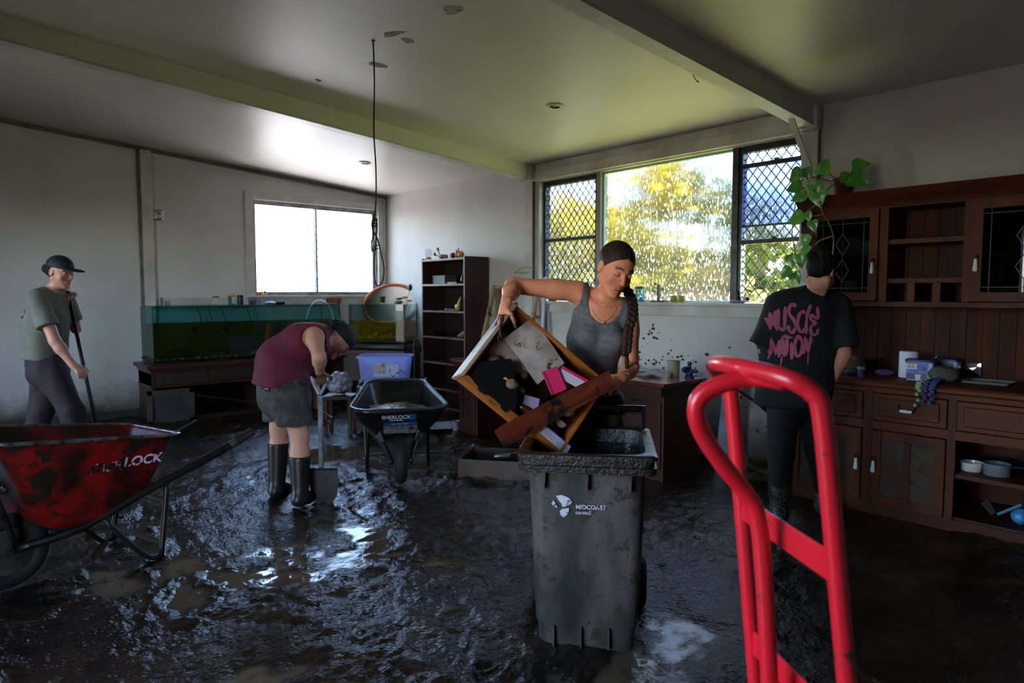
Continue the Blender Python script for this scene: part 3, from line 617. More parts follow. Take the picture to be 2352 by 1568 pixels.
# ------------------------------------------------------------------ big aquarium and its stand
m_aq = glass('aquarium_glass', (220,242,242)); m_water = None
def watermat(name, tint, dens, mixf=.12):
    m = bpy.data.materials.new(name); m.use_nodes = True; N, K = m.node_tree.nodes, m.node_tree.links; N.clear()
    out = N.new('ShaderNodeOutputMaterial'); t = N.new('ShaderNodeBsdfTransparent'); t.inputs[0].default_value = L(*tint)
    d = N.new('ShaderNodeBsdfPrincipled'); d.inputs['Base Color'].default_value = L(*dens); d.inputs['Roughness'].default_value = .08
    mx = N.new('ShaderNodeMixShader'); mx.inputs[0].default_value = mixf; K.new(t.outputs[0], mx.inputs[1]); K.new(d.outputs[0], mx.inputs[2]); K.new(mx.outputs[0], out.inputs[0]); MATS[name] = m; return m
def tank_stand():
    t = thing('aquarium_stand', 'dark wooden cabinet with open bays carrying the long aquarium', 'cabinet', (.36, -2.15, 0))
    b = MB(); b.b2(.03, .67, -3.35, -1.0, .60, .645); b.wbuild('top_moulding', m_mahog, t, bevel=.008)
    b = MB(); b.b2(.05, .635, -3.32, -1.03, .575, .60); b.wbuild('cove_moulding', m_mahog, t, bevel=.004)
    m_sv = M('stand_veneer', (52,34,28), (34,22,18), rough=.42, scale=3, stretch=(1,.2,1), mud=.2)
    b = MB(); b.b2(.05, .61, -3.30, -2.08, .40, .575); fr = b.wbuild('drawer_box', m_sv, t)
    for y0, y1 in ((-3.24, -2.72), (-2.68, -2.12)):
        b = MB(); b.b2(.61, .622, y0, y1, .425, .55); b.wbuild('drawer_front', m_sv, fr, bevel=.004)
    for z in (.405, .565):
        b = MB(); b.b2(.05, .63, -3.31, -1.04, z-.012, z+.012); b.wbuild('rail', m_mahog, t)
    for y0, y1 in ((-3.30, -3.27), (-2.12, -2.05), (-1.62, -1.56), (-1.08, -1.03)):
        b = MB(); b.b2(.05, .615, y0, y1, 0, .575); b.wbuild('upright', m_sv, t)
    b = MB(); b.b2(.04, .06, -3.3, -1.03, 0, .575); b.wbuild('back_panel', m_iron, t)
    b = MB(); b.b2(.06, .61, -2.05, -1.05, .24, .262); b.wbuild('shelf', m_sv, t)
    b = MB(); b.b2(.05, .615, -3.3, -1.03, .0, .05); b.wbuild('bottom_board', m_sv, t)
    # lower cupboard front at the left
    b = MB(); y0, y1 = -3.36, -2.88
    for a, c, d, e in ((y0, y0+.05, .0, .37), (y1-.05, y1, 0, .37), (y0, y1, .32, .37), (y0, y1, 0, .04)): b.b2(.62, .66, a, c, d, e)
    d = b.wbuild('cupboard_frame', M('drab_frame', (70,58,44), (44,36,28), rough=.6, scale=4), t)
    b = MB(); b.b2(.625, .64, y0+.05, y1-.05, .04, .32); b.wbuild('cupboard_panel', M('grey_panel', (54,54,52), (40,38,36), rough=.5, scale=4), d)
    b = MB(); b.tube([(.63, -2.86, .28), (.6, -2.15, .12)], .008, 6); b.wbuild('stay_rod', m_lead, t)
tank_stand()
def tank(name, label, x0, x1, y0, y1, z0, z1, wl, water, base, matrix=None, post=None, gl=m_aq, lids=True):
    t = thing(name, label, 'aquarium', ((x0+x1)/2, (y0+y1)/2, z0)) if matrix is None else matrix
    g = .006
    P = (lambda b, n, m, par=t, **k: b.wbuild(n, m, par, **k)) if matrix is None else (lambda b, n, m, par=t, **k: b.build(n, m, par, **k))
    b = MB(); b.b2(x0, x1, y0, y1, z0, z0+.012); P(b, 'base_glass', m_iron)
    for q in ((x1-g, x1, y0, y1), (x0, x0+g, y0, y1), (x0+g, x1-g, y0, y0+g), (x0+g, x1-g, y1-g, y1)):
        b = MB(); b.b2(*q, z0+.012, z1); P(b, 'glass_wall', gl)
    for xx in (x0, x1):
        for yy in (y0, y1):
            b = MB(); w = .007 if post is None else (.022 if (xx == x1 and yy == y1) or (xx == x1 and yy == y0) else .008); b.b2(xx-w/2, xx+w/2, yy-w/2, yy+w/2, z0, z1); P(b, 'silicone_edge', M('silicone_seal', (30,40,42), rough=.4))
    b = MB(); b.b2(x0+g, x1-g, y0+g, y1-g, z0+.014, wl); P(b, 'water', water)
    b = MB()
    n = 26; rs = np.random.RandomState(5)
    for i in range(n):
        for j in range(7):
            b.ell((x0+.04+(x1-x0-.08)*j/6, y0+.04+(y1-y0-.08)*i/(n-1), z0+.05), ((x1-x0)/11, (y1-y0)/n*.9, .014+.022*rs.rand()), 6, 4)
    P(b, 'gravel_bed', base, smooth=True)
    if lids:
        b = MB(); b.b2(x0+.04, x1-.01, y0+.02, y1-.02, z1, z1+.006); P(b, 'cover_glass', glass('cover_glass', (150,206,210)))
        b = MB(); b.b2(x0+.02, x0+.04, y0, y1, z1-.03, z1); b.b2(x1-.05, x1-.006, y0+.01, y1-.01, z1-.02, z1-.012); P(b, 'brace_bar', gl)
    return t, P
m_wbig = watermat('murky_tank_water', (216,188,124), (110,90,34)); m_wsm = watermat('amber_tank_water', (252,214,120), (240,176,50), .3)
m_gravel = M('dark_gravel', (34,30,26), (60,52,40), rough=.6, scale=20)
tb, P = tank('aquarium', 'long glass aquarium half full of murky water against the left wall', .08, .58, -3.26, -1.06, .645, 1.283, 1.085, m_wbig, m_gravel)
b = MB(); b.b2(.57, .574, -2.155, -2.145, .66, 1.28); P(b, 'centre_seam', m_aq)
for y, h in ((-2.72, .3), (-2.6, .36), (-2.15, .34), (-2.05, .38), (-2.45, .3)):
    b = MB(); b.tube(spline([(.3, y, 1.27), (.32, y+.04, 1.27-h*.5), (.33, y-.03, 1.27-h)], 5), .006, 6)
    P(b, 'cable', M('grey_cable', (58,62,60), rough=.5), smooth=True)
b = MB(); b.lathe([(.02,0), (.028,.01), (.028,.05), (.015,.06)], (.33, -2.76, .98), 10); P(b, 'pump', m_iron, smooth=True); b = MB(); b.lathe([(.03,0), (.035,.02), (.03,.07)], (.33, -2.42, .96), 10); P(b, 'pump', m_iron, smooth=True)
b = MB()
for k in range(7):
    a = k*.9; b.tube(spline([(.35, -2.55, .80), (.35+.05*math.cos(a), -2.55+.06*math.sin(a), .95), (.35+.14*math.cos(a), -2.55+.14*math.sin(a), 1.05+.02*k)], 4), [.006]*8+[.002], 5)
P(b, 'water_plant', M('water_weed', (58,84,42), (36,52,26), rough=.6), smooth=True)
b = MB(); b.add([(.45, -1.85, .80), (.45, -1.62, .80), (.5, -1.64, 1.08), (.5, -1.83, 1.08), (.35, -1.85, .80), (.35, -1.62, .80), (.36, -1.64, 1.08), (.36, -1.83, 1.08)], [(0,1,2,3),(7,6,5,4),(0,4,5,1),(1,5,6,2),(2,6,7,3),(3,7,4,0)]); P(b, 'breeder_box', glass('breeder_plastic', (220,228,225)))
b = MB(); b.bar((.52, -2.0, .80), (.52, -1.96, 1.06), .012, .05, (0,1,0)); P(b, 'heater_bar', M('heater_tube', (230,120,40), rough=.4))  # heater drawn as a plain orange bar
b = MB()
for k in range(3): b.ell((.3+.1*k, -2.9+.4*k, .72), (.10,.16,.07), 9, 6)
P(b, 'rockwork', M('wet_rock', (52,48,40), (30,28,24), rough=.5, scale=9), smooth=True)
# ------------------------------------------------------------------ small aquarium set across the corner
st = thing('small_tank_stand', 'low dark bench carrying the small aquarium in the corner', 'bench', (.86, -.56, 0), R(34-90))
b = MB(); b.b2(-.30, .27, -.44, .41, .64, .70); b.build('bench_top', m_mahog, st, bevel=.006)
b = MB(); b.b2(-.26, .26, -.44, .40, .30, .64); b.build('bench_body', m_mahogv, st)
for sx, sy in ((.22,-.38), (.22,.36), (-.22,-.38), (-.22,.36)):
    b = MB(); b.b2(sx-.03, sx+.03, sy-.03, sy+.03, 0, .30); b.build('leg', m_mahogv, st)
b = MB(); rr = []
for j, (z, o) in enumerate(((.70, .03), (.74, .02), (.772, .0), (.786, -.01))):
    ring = []
    for p in rrect(.50, .84, .03, 3): ring.append(Vector((p.x*(1+o), p.y*(1+o), z+(.014*math.sin(p.y*38+1)+.006*math.sin(p.y*83) if j >= 2 else 0))))
    rr.append(ring)
b.loft(rr); b.build('scalloped_mat', M('black_mat', (24,20,20), (44,34,36), rough=.35, scale=6), st, smooth=True)
t2 = thing('small_aquarium', 'small aquarium of amber water with black corner posts and driftwood', 'aquarium', (.86, -.56, 0), R(34-90))
_, P = tank('small_aquarium', '', -.20, .20, -.385, .385, .80, 1.285, 1.07, m_wsm, M('amber_gravel', (190,150,60), (110,90,40), rough=.6, scale=18), matrix=t2, post=1, gl=glass('aquarium_glass_clear', (222,236,238)), lids=False)
b = MB(); b.tube(spline([(.12, -.06, .86), (.12, .05, .93), (.08, .16, .96), (.1, .26, 1.03)], 5), [.018-.0009*k for k in range(16)], 7)
b.tube(spline([(.09, .14, .955), (.05, .22, .94), (.04, .36, .96)], 4), [.008]*9, 6); b.tube(spline([(.1, .24, 1.01), (.02, .30, 1.12), (.05, .33, 1.22)], 4), [.008-.0005*k for k in range(9)], 6); P(b, 'driftwood', M('driftwood_bark', (52,38,24), (30,22,16), rough=.7), smooth=True)
b = MB(); b.tube(spline([(.05, -.30, .82), (.06, -.29, .95), (.05, -.31, 1.06)], 4), [.05,.05,.055,.05,.045,.04,.03,.03,.02], 8); P(b, 'mossy_log', M('moss', (70,92,26), (52,44,24), rough=.8, scale=16), smooth=True)
for k in range(9):
    b = MB(); b.ell((.08*math.sin(k*2.1), -.30+.075*k, .85), (.045,.036,.03+.012*(k % 3)), 8, 5); P(b, 'pebble', M('amber_pebbles', (206,164,70), (120,92,46), rough=.5, scale=14), smooth=True)  # pebbles mottled amber and brown
b = MB()
for k in range(14):
    a = k*2.4; b.ell((.02+.05*math.cos(a), .12+.05*math.sin(a), .86+.007*k), (.018,.018,.01), 6, 4)
P(b, 'water_fern', M('fern_green', (52,66,28), (80,90,36), rough=.7), smooth=True)
# oval mirror behind it
t = thing('oval_mirror', 'oval mirror in an orange wooden frame behind the small aquarium', 'mirror', (.60, -.43, .702), R(34-90)); t.rotation_euler = (0, R(-25), R(34-90))
ring = [Vector((0, .40*math.cos(a*math.pi/24), .63+.30*math.sin(a*math.pi/24))) for a in range(48)]
b = MB(); b.tube(ring, .026, 8, closed=True); b.build('frame', M('orange_wood', (190,104,40), (150,74,26), rough=.35, scale=5), t, smooth=True)
b = MB(); b.lathe([(.001,-.004), (1,-.004), (1,.004), (.001,.004)], (0,0,0), 40, (1,0,0)); 
b.v = [(v[0], v[1]*.39, .63+v[2]*.29) for v in b.v]; b.build('mirror_glass', M('silvered_glass', (225,230,235), rough=.02, metal=1), t)
b = MB(); b.b2(-.02, .02, -.25, -.22, 0, .42); b.b2(-.02, .02, .22, .25, 0, .42); b.b2(-.05, .05, -.26, .26, 0, .02); b.build('stand_foot', M('orange_wood', (190,104,40)), t)
# ================================================================== barrows, bin, trolley
m_blackpoly = M('black_poly', (22,23,28), (14,14,17), rough=.28, scale=6, mud=.22, mudscale=14, mudc=(42,34,28), bump=.12, bscale=30)
m_bartube = M('muddy_steel_tube', (34,32,32), (22,20,18), rough=.4, metal=.3, scale=9, mud=.25)
m_tyre = M('rubber', (18,17,17), (30,26,22), rough=.7, scale=12)
m_redtray = M('red_tray_under_mud', (150,22,20), (40,22,16), rough=.34, scale=4.5, ramp=(.36,.55), mud=.25, mudscale=6, mudc=(40,30,22))
m_mudlump = M('wet_mud_lumps', (38,28,20), (58,44,32), rough=.14, scale=9, bump=.5, bscale=28)
m_white = M('white_print', (215,212,222), rough=.5)
def tray(b, prof, n=6):
    """barrow tub: prof = rings (x_rear, x_front, half width rear, half width front, z_rear, z_front, corner r)"""
    rings = []
    for xr, xf, wr, wf, zr, zf, rc in prof:
        pts = []
        for (cx, cy, a0, w) in ((xf-rc, 1, 0, wf), (xr+rc, 1, 90, wr), (xr+rc, -1, 180, wr), (xf-rc, -1, 270, wf)):
            for k in range(n+1):
                a = R(a0+90*k/n); x = cx+rc*math.cos(a); y = cy*(w-rc)+rc*math.sin(a); t = (x-xr)/(xf-xr); pts.append(Vector((x, y, zr+(zf-zr)*t)))
        rings.append(pts)
    return rings
def wheel(b_parent, c, r, w, ax=(0,1,0)):
    a = Vector(ax).normalized(); b = MB(); q = []
    o = a.orthogonal().normalized(); o2 = a.cross(o)
    b.tube([Vector(c)+(o*math.cos(k*math.pi/16)+o2*math.sin(k*math.pi/16))*(r-w*.5) for k in range(32)], w*.5, 10, closed=True)
    tw = b.build('tyre', m_tyre, b_parent, smooth=True)
    b = MB(); b.lathe([(.02,-w*.45), (r-w*.8,-w*.3), (r-w*.7,0), (r-w*.8,w*.3), (.02,w*.45)], c, 20, ax); b.build('rim', M('rim_steel', (96,92,88), (50,42,36), rough=.5, metal=.5), b_parent, smooth=40)
# --- red barrow, near left; local x points to the wheel
ang = math.atan2((RT*-.52+FH*-.85).y, (RT*-.52+FH*-.85).x); o = W(-2.11, 3.74)
t = thing('wheelbarrow', 'mud-caked red steel wheelbarrow with LOCK lettering at the left', 'wheelbarrow', (o.x, o.y, 0), ang)
rim = tray(None, [(-.14, .80, .29, .36, .65, .775, .10)])[0]
rg = tray(None, [(.06, .48, .16, .20, .30, .27, .08), (.0, .56, .20, .26, .36, .33, .09), (-.12, .77, .275, .345, .64, .765, .10), (-.14, .80, .29, .36, .65, .775, .10), (-.135, .795, .286, .356, .655, .78, .10), (-.115, .765, .27, .34, .64, .765, .10), (.0, .55, .195, .255, .37, .345, .09), (.06, .48, .155, .195, .315, .285, .08)])
b = MB(); b.loft(rg); b.build('tray', m_redtray, t, smooth=40)
b = MB(); b.tube(rim, .011, 8, closed=True); b.build('rolled_rim', M('worn_rim', (120,112,108), (40,32,28), rough=.3, metal=.5, scale=14), t, smooth=True)
for s in (1, -1):
    b = MB(); b.tube(spline([(-.56, s*.27, .58), (-.30, s*.265, .49), (.02, s*.225, .385), (.35, s*.15, .25), (.60, s*.06, .20)], 5), .022, 10); h = b.build('handle_rail', m_bartube, t, smooth=True)
    b = MB(); b.tube([(-.58, s*.272, .588), (-.42, s*.27, .53)], .025, 10); b.build('grip', M('grimy_grip', (44,38,32), (26,22,20), rough=.6, scale=14, mud=.3), h, smooth=True)
    b = MB(); b.tube(spline([(-.06, s*.225, .40), (-.03, s*.235, .2), (.0, s*.24, .0)], 4), .016, 8); b.build('leg', m_bartube, t, smooth=True)
    b = MB(); b.tube(spline([(.26, s*.18, .27), (.14, s*.22, .10), (.06, s*.235, .015), (-.005, s*.24, .0)], 4), .015, 8); b.build('leg_brace', m_bartube, t, smooth=True)
    b = MB(); b.tube([(.60, s*.06, .20), (.76, s*.20, .62)], .013, 8); b.build('tray_strut', M('strut_steel', (70,68,66), (30,26,24), rough=.4, metal=.5), t, smooth=True)
for z, x in ((.30, -.045), (.075, -.01)):
    b = MB(); b.bar((x, -.235, z), (x, .235, z), .03, .012); b.build('cross_brace', m_bartube, t)
wheel(t, (.62, 0, .185), .185, .085)
b = MB(); b.tube([(.62, -.075, .19), (.62, .075, .19)], .01, 8); b.build('axle', m_bartube, t)
WB_RED = t

def text_on(name, txt, size, mat, parent, pos, xa, ya, **k):
    xa, ya = Vector(xa).normalized(), Vector(ya); ya = (ya-xa*ya.dot(xa)).normalized(); n = xa.cross(ya)
    return text_mesh(name, txt, size, mat, parent, pos, Matrix((xa, ya, n)).transposed().to_euler(), **k)
m_wornwhite = M('worn_white_print', (210,200,214), (90,40,36), rough=.5, scale=30, ramp=(.5,.6))
text_on('lettering', 'LOCK', .075, m_wornwhite, t, (.10, .272, .535), (-1,0,-.06), (0,.33,.94), bold=.002)
text_on('lettering', 'SHER', .075, M('rubbed_print', (160,150,150), (70,26,22), rough=.5, scale=26, ramp=(.40,.47)), t, (.305, .293, .54), (-1,0,-.06), (0,.33,.94), bold=.002)
# --- black poly barrow, wheel end toward the viewer; local x points to the wheel
fx = RT*.20+FH*-.98; ang = math.atan2(fx.y, fx.x); o = W(-.92, 5.45)
t = thing('wheelbarrow', 'black plastic wheelbarrow with SHERLOCK label full of wet mud', 'wheelbarrow', (o.x, o.y, 0), ang)
rgo = [(-.20, .30, .15, .20, .36, .34, .08), (-.40, .42, .22, .32, .55, .47, .12), (-.47, .46, .25, .35, .655, .55, .14), (-.50, .49, .27, .37, .66, .555, .15), (-.50, .49, .27, .37, .672, .567, .15), (-.455, .445, .235, .335, .665, .56, .13), (-.38, .40, .205, .30, .55, .48, .11), (-.19, .29, .14, .19, .375, .355, .08)]
b = MB(); b.loft(tray(None, rgo)); b.build('tray', m_blackpoly, t, smooth=45)
b = MB(); b.tube(tray(None, [(-.485, .475, .258, .358, .672, .567, .145)])[0], .014, 8, closed=True); b.build('muddy_rim', M('mud_wet_rim', (30,27,28), (48,40,36), rough=.12, scale=20, bump=.8, bscale=60), t, smooth=True)
WB_BLK = t
for s in (1, -1):
    b = MB(); b.tube(spline([(-.98, s*.30, .60), (-.6, s*.29, .50), (-.1, s*.24, .35), (.3, s*.12, .27), (.56, s*.07, .20)], 5), .02, 8); h = b.build('handle_rail', m_bartube, t, smooth=True)
    b = MB(); b.tube([(-1.0, s*.30, .605), (-.84, s*.297, .565)], .023, 8); b.build('grip', m_tyre, h, smooth=True)
    b = MB(); b.tube(spline([(-.05, s*.235, .36), (-.16, s*.25, .02), (-.2, s*.25, .0), (-.32, s*.27, .42)], 6), .015, 8); b.build('leg', m_bartube, t, smooth=True)
    b = MB(); b.bar((.30, s*.13, .30), (.34, s*.17, .42), .05, .008); b.build('bracket', M('galvanised', (110,110,114), rough=.4, metal=.7), t)
b = MB(); b.bar((-.16, -.25, .10), (-.16, .25, .10), .03, .01); b.build('cross_brace', m_bartube, t)
wheel(t, (.42, 0, .18), .18, .09)
b = MB(); b.tube([(.42, -.08, .185), (.42, .08, .185)], .01, 8); b.build('axle', m_bartube, t)
# product sticker on the end wall
def xw(z): return .30+.12*(z-.34)/.13 if z < .47 else .42+.04*(z-.47)/.08
for nm, y0, y1, z0, z1, m, off in (('sticker_dark', -.12, .13, .473, .535, M('sticker_black', (30,32,38), rough=.4), .006), ('sticker_blue', -.12, .13, .440, .466, M('sticker_blue', (24,80,140), rough=.4), .006), ('sticker_grey', -.12, .13, .365, .437, M('sticker_grey', (130,134,138), (84,82,80), rough=.5, scale=30), .006), ('sticker_patch', .065, .115, .485, .530, M('sticker_patch_blue', (28,70,112), rough=.4), .008), ('barcode', .07, .105, .395, .425, M('barcode_black', (50,50,52), rough=.5), .008)):
    b = MB(); q = [Vector((xw(z)+off, y, z)) for y, z in ((y0, z0), (y1, z0), (y1, z1), (y0, z1))]; d = Vector((.88,0,-.48))*.0008
    b.add(q+[v+d for v in q], [(0,1,2,3),(7,6,5,4),(0,4,5,1),(1,5,6,2),(2,6,7,3),(3,7,4,0)]); b.build(nm, m, t)
for txt, sz, y, z, m, sl in (('SHERLOCK', .043, -.028, .497, m_white, (.447,0,.894)), ('LASTS LONGER', .0145, -.028, .480, m_white, (.447,0,.894)), ('100L POLY TRAY', .017, .0, .447, M('pale_print', (170,190,210), rough=.5), (.68,0,.735))):
    text_on('lettering', txt, sz, m, t, Vector((xw(z)+.009, y, z)), (0,1,0), sl, ext=.0004, bold=.0004)
# ------------------------------------------------------------------ council wheelie bin (local y away from the viewer)
m_bin = M('dark_green_bin_silted', (46,48,48), (104,96,94), rough=.42, scale=3.6, ramp=(.42,.74), stretch=(1.4,1.4,.4), mud=.20, mudscale=15, mudc=(62,48,40), bump=.06, bscale=20)
m_binrim = M('bin_rim_mud', (52,38,32), (36,30,28), rough=.22, scale=9, bump=.7, bscale=38)
m_bintop = M('bin_top_wet', (30,32,34), (44,36,32), rough=.10, scale=12, bump=.35, bscale=45)
o = W(.322, 2.835); t = thing('wheelie_bin', 'muddy dark green council wheelie bin standing open in the foreground', 'bin', (o.x, o.y, 0), YR-R(8))
def brings(l, inner=0):
    out = []
    for z, w, yf, yb, r in l: out.append([Vector((p.x, p.y+(yf+yb)/2, z)) for p in rrect(w, yb-yf, r, 5)])
    return out
b = MB(); b.loft(brings([(-.08, .37, -.15, .21, .05), (0, .385, -.165, .22, .05), (.09, .40, -.178, .225, .05), (.095, .412, -.184, .23, .05), (.40, .435, -.215, .245, .055), (.70, .455, -.24, .26, .06), (.745, .458, -.243, .262, .06)]), (True, False)); b.build('body', m_bin, t, smooth=50)
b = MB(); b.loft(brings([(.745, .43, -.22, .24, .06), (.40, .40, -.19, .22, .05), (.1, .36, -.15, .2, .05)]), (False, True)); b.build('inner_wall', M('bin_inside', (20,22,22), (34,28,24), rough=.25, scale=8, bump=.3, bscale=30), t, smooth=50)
b = MB(); b.loft(brings([(.735, .462, -.246, .265, .06), (.735, .53, -.28, .285, .04), (.762, .535, -.283, .287, .04), (.764, .515, -.272, .28, .045), (.79, .52, -.275, .283, .045), (.792, .54, -.285, .288, .04), (.805, .54, -.285, .288, .04)]), (False, False)); b.build('rim', m_binrim, t, smooth=35)
b = MB(); b.loft(brings([(.805, .54, -.285, .288, .04), (.812, .53, -.28, .285, .045), (.806, .455, -.235, .255, .07), (.75, .432, -.222, .242, .06)]), (False, False)); b.build('rim_top', m_bintop, t, smooth=50)
for x in (-.165, 0, .165):
    b = MB(); b.prism([(-.008,0), (.008,0), (.004,-.07), (-.004,-.07)], (0, -.02, 0), (x, -.245, .735)); b.build('rib', m_bin, t)
for x in (-.13, -.02, .09):
    b = MB(); b.b2(x-.003, x+.003, -.19, -.165, .0, .085); b.build('base_rib', m_bin, t)
b = MB(); b.tube([(.0, .36, .885), (.25, .36, .885)], .017, 10); hb = b.build('handle_bar', m_bintop, t, smooth=True)
for x in (.0, .12, .235):
    b = MB(); b.prism([(.26,.74), (.28,.80), (.345,.90), (.375,.90), (.375,.87), (.31,.78)], (.016,0,0), (x, 0, 0), (0,1,0), (0,0,1)); b.build('handle_bracket', m_blackpoly, hb)
for s in (-1, 1): 
    w_ = bpy.data.objects.new('wheel', None); COL.objects.link(w_); w_.parent = t
    wheel(t, (s*.235, .265, .10), .115, .05, (1,0,0)); bpy.data.objects.remove(w_)
b = MB(); b.tube([(-.26, .265, .10), (.26, .265, .10)], .012, 8); b.build('axle', m_bartube, t)
# flipped-open lid hanging down the back
b = MB(); b.loft([[Vector((x, .322+.012*k, z)) for x, z in ((-.24, .86), (.24, .86), (.25, .30), (-.25, .30))] for k in (0, 1)]); b.build('lid', M('lid_red', (70,22,20), (40,26,22), rough=.5, scale=5, mud=.3), t)
# council mark: three pebble shapes and two lines of type
fy = Vector((0, -.08, 1)).normalized()
def onf(x, z): return Vector((x, -.2215-(z-.46)*.083-.0035, z))
m_logo = M('scuffed_white_print', (206,200,214), (96,88,92), rough=.5, scale=60, ramp=(.52,.6))
for P_ in ([(-.118,.635), (-.095,.640), (-.066,.628), (-.055,.612), (-.062,.604), (-.092,.590), (-.098,.606), (-.112,.622)], [(-.128,.617), (-.118,.602), (-.112,.588), (-.122,.590), (-.136,.602)], [(-.068,.588), (-.068,.572), (-.078,.556), (-.090,.549), (-.103,.560), (-.104,.573), (-.094,.583), (-.080,.586)]):
    b = MB(); b.prism([(0,0)]*0 or [(x, z) for x, z in P_], (0, -.0015, 0), (0,0,0), (1,0,0), (0,0,1)); b.v = [tuple(onf(v[0], v[2])+Vector((0, v[1], 0))) for v in b.v]; b.build('emblem', m_logo, t)
text_on('lettering', 'MIDCOAST', .0235, m_logo, t, onf(-.042, .586), (1,0,0), fy, align='LEFT', bold=.0007)
text_on('lettering', 'council', .021, m_logo, t, onf(-.042, .564), (1,0,0), fy, align='LEFT', bold=.0004)
# ------------------------------------------------------------------ red hand trolley
m_red = M('red_trolley_paint', (232,26,44), (216,34,48), rough=.33, scale=4, mud=.06, mudscale=9, mudc=(64,44,40), coat=.3)
o = W(.47, 1.2); t = thing('hand_trolley', 'bright red tubular hand trolley with looped handle in the right foreground', 'trolley', (o.x, o.y, 0), YR)
def tl(u, v, z): return (u-.47, v-1.2, z)
TR = .0155
b = MB(); b.tube(spline([tl(.605,1.05,.05), tl(.56,1.05,.6), tl(.535,1.05,.8), tl(.505,1.05,1.05), tl(.482,1.05,1.23), tl(.466,1.055,1.268), tl(.43,1.08,1.288), tl(.384,1.18,1.296), tl(.382,1.28,1.288), tl(.405,1.345,1.268), tl(.436,1.37,1.24), tl(.447,1.375,1.20), tl(.476,1.38,.95), tl(.511,1.38,.606), tl(.565,1.38,.05)], 7), TR, 14); fr = b.build('side_frame', m_red, t, smooth=True)
b = MB(); b.tube(spline([tl(.53,1.2,.12), tl(.478,1.2,.62), tl(.455,1.2,.91), tl(.440,1.2,1.02), tl(.418,1.2,1.065), tl(.376,1.19,1.115), tl(.337,1.18,1.17), tl(.319,1.17,1.212), tl(.325,1.165,1.245), tl(.360,1.155,1.268), tl(.408,1.14,1.28), tl(.441,1.09,1.28)], 7), TR*1.02, 14); b.build('loop_handle', m_red, t, smooth=True)
for z, a, c in ((.985, (.470,1.38), (.512,1.05)), (.70, (.50,1.38), (.548,1.05)), (.40, (.53,1.38), (.578,1.05)), (.12, (.557,1.38), (.602,1.05))):
    b = MB(); b.bar(tl(a[0], a[1], z), tl(c[0], c[1], z), .006, .05); b.build('cross_strap', m_red, t, bevel=.002)
b = MB(); b.box(tl(.70, 1.215, .02), (.24, .42, .008)); b.build('toe_plate', m_red, t)
for v in (.98, 1.45): wheel(t, tl(.50, v, .125), .125, .07, (0,1,0))
b = MB(); b.tube([tl(.50, .95, .125), tl(.50, 1.48, .125)], .011, 8); b.build('axle', m_bartube, t)
for v in (1.05, 1.38):
    b = MB(); b.bar(tl(.50, v, .125), tl(.585, v, .25), .008, .04); b.build('axle_bracket', m_red, t)
# ================================================================== figures: signed-distance bodies turned into one continuous skin
def A3(p): return np.asarray(p, np.float64)
def nrm(v): v = A3(v); return v/np.linalg.norm(v)
def f_cone(a, b, ra, rb):
    a, b = A3(a), A3(b); ba = b-a; L2 = max(ba@ba, 1e-9)
    def f(p):
        q = p-a; h = np.clip(q@ba/L2, 0, 1); return np.linalg.norm(q-h[:, None]*ba, axis=1)-(ra+(rb-ra)*h)
    return f
def f_ell(c, r, Rm=None):
    c = A3(c); r = np.ones(3)*A3(r); mn = r.min()
    def f(p):
        q = p-c
        if Rm is not None: q = q@Rm
        k = np.linalg.norm(q/r, axis=1); k2 = np.linalg.norm(q/(r*r), axis=1)
        return k*(k-1)/np.maximum(k2, 1e-6)
    return f
def f_ecap(a, b, wa, wb, side):
    """limb of elliptical section from a to b; wa, wb = (half width along side, half depth)"""
    a, b = A3(a), A3(b); ba = b-a; Ln = np.linalg.norm(ba); t = ba/Ln; s = nrm(A3(side)-t*(A3(side)@t)); d = np.cross(t, s)
    def f(p):
        q = p-a; y = q@t; h = np.clip(y/Ln, 0, 1); e = y-h*Ln
        w = wa[0]+(wb[0]-wa[0])*h; dd = wa[1]+(wb[1]-wa[1])*h; m = np.minimum(w, dd)
        x, z = q@s, q@d
        k = np.sqrt((x/w)**2+(z/dd)**2+(e/m)**2); k2 = np.sqrt((x/(w*w))**2+(z/(dd*dd))**2+(e/(m*m))**2)
        return k*(k-1)/np.maximum(k2, 1e-6)
    return f
def smin(a, b, k):
    h = np.clip(.5+.5*(b-a)/k, 0, 1); return b*(1-h)+a*h-k*h*(1-h)
def smax(a, b, k): return -smin(-a, -b, k)
class SDF:
    def __init__(s): s.ops = []
    def add(s, f, k=.02): s.ops.append((f, k, 1)); return s
    def sub(s, f, k=.01): s.ops.append((f, k, -1)); return s
    def cone(s, a, b, ra, rb=None, k=.02): return s.add(f_cone(a, b, ra, ra if rb is None else rb), k)
    def ell(s, c, r, k=.02, Rm=None): return s.add(f_ell(c, r, Rm), k)
    def ecap(s, a, b, wa, wb, side, k=.03): return s.add(f_ecap(a, b, wa, wb, side), k)
    def __call__(s, p):
        d = None
        for f, k, sg in s.ops:
            v = f(p); d = v if d is None else (smin(d, v, k) if sg > 0 else smax(d, -v, k))
        return d
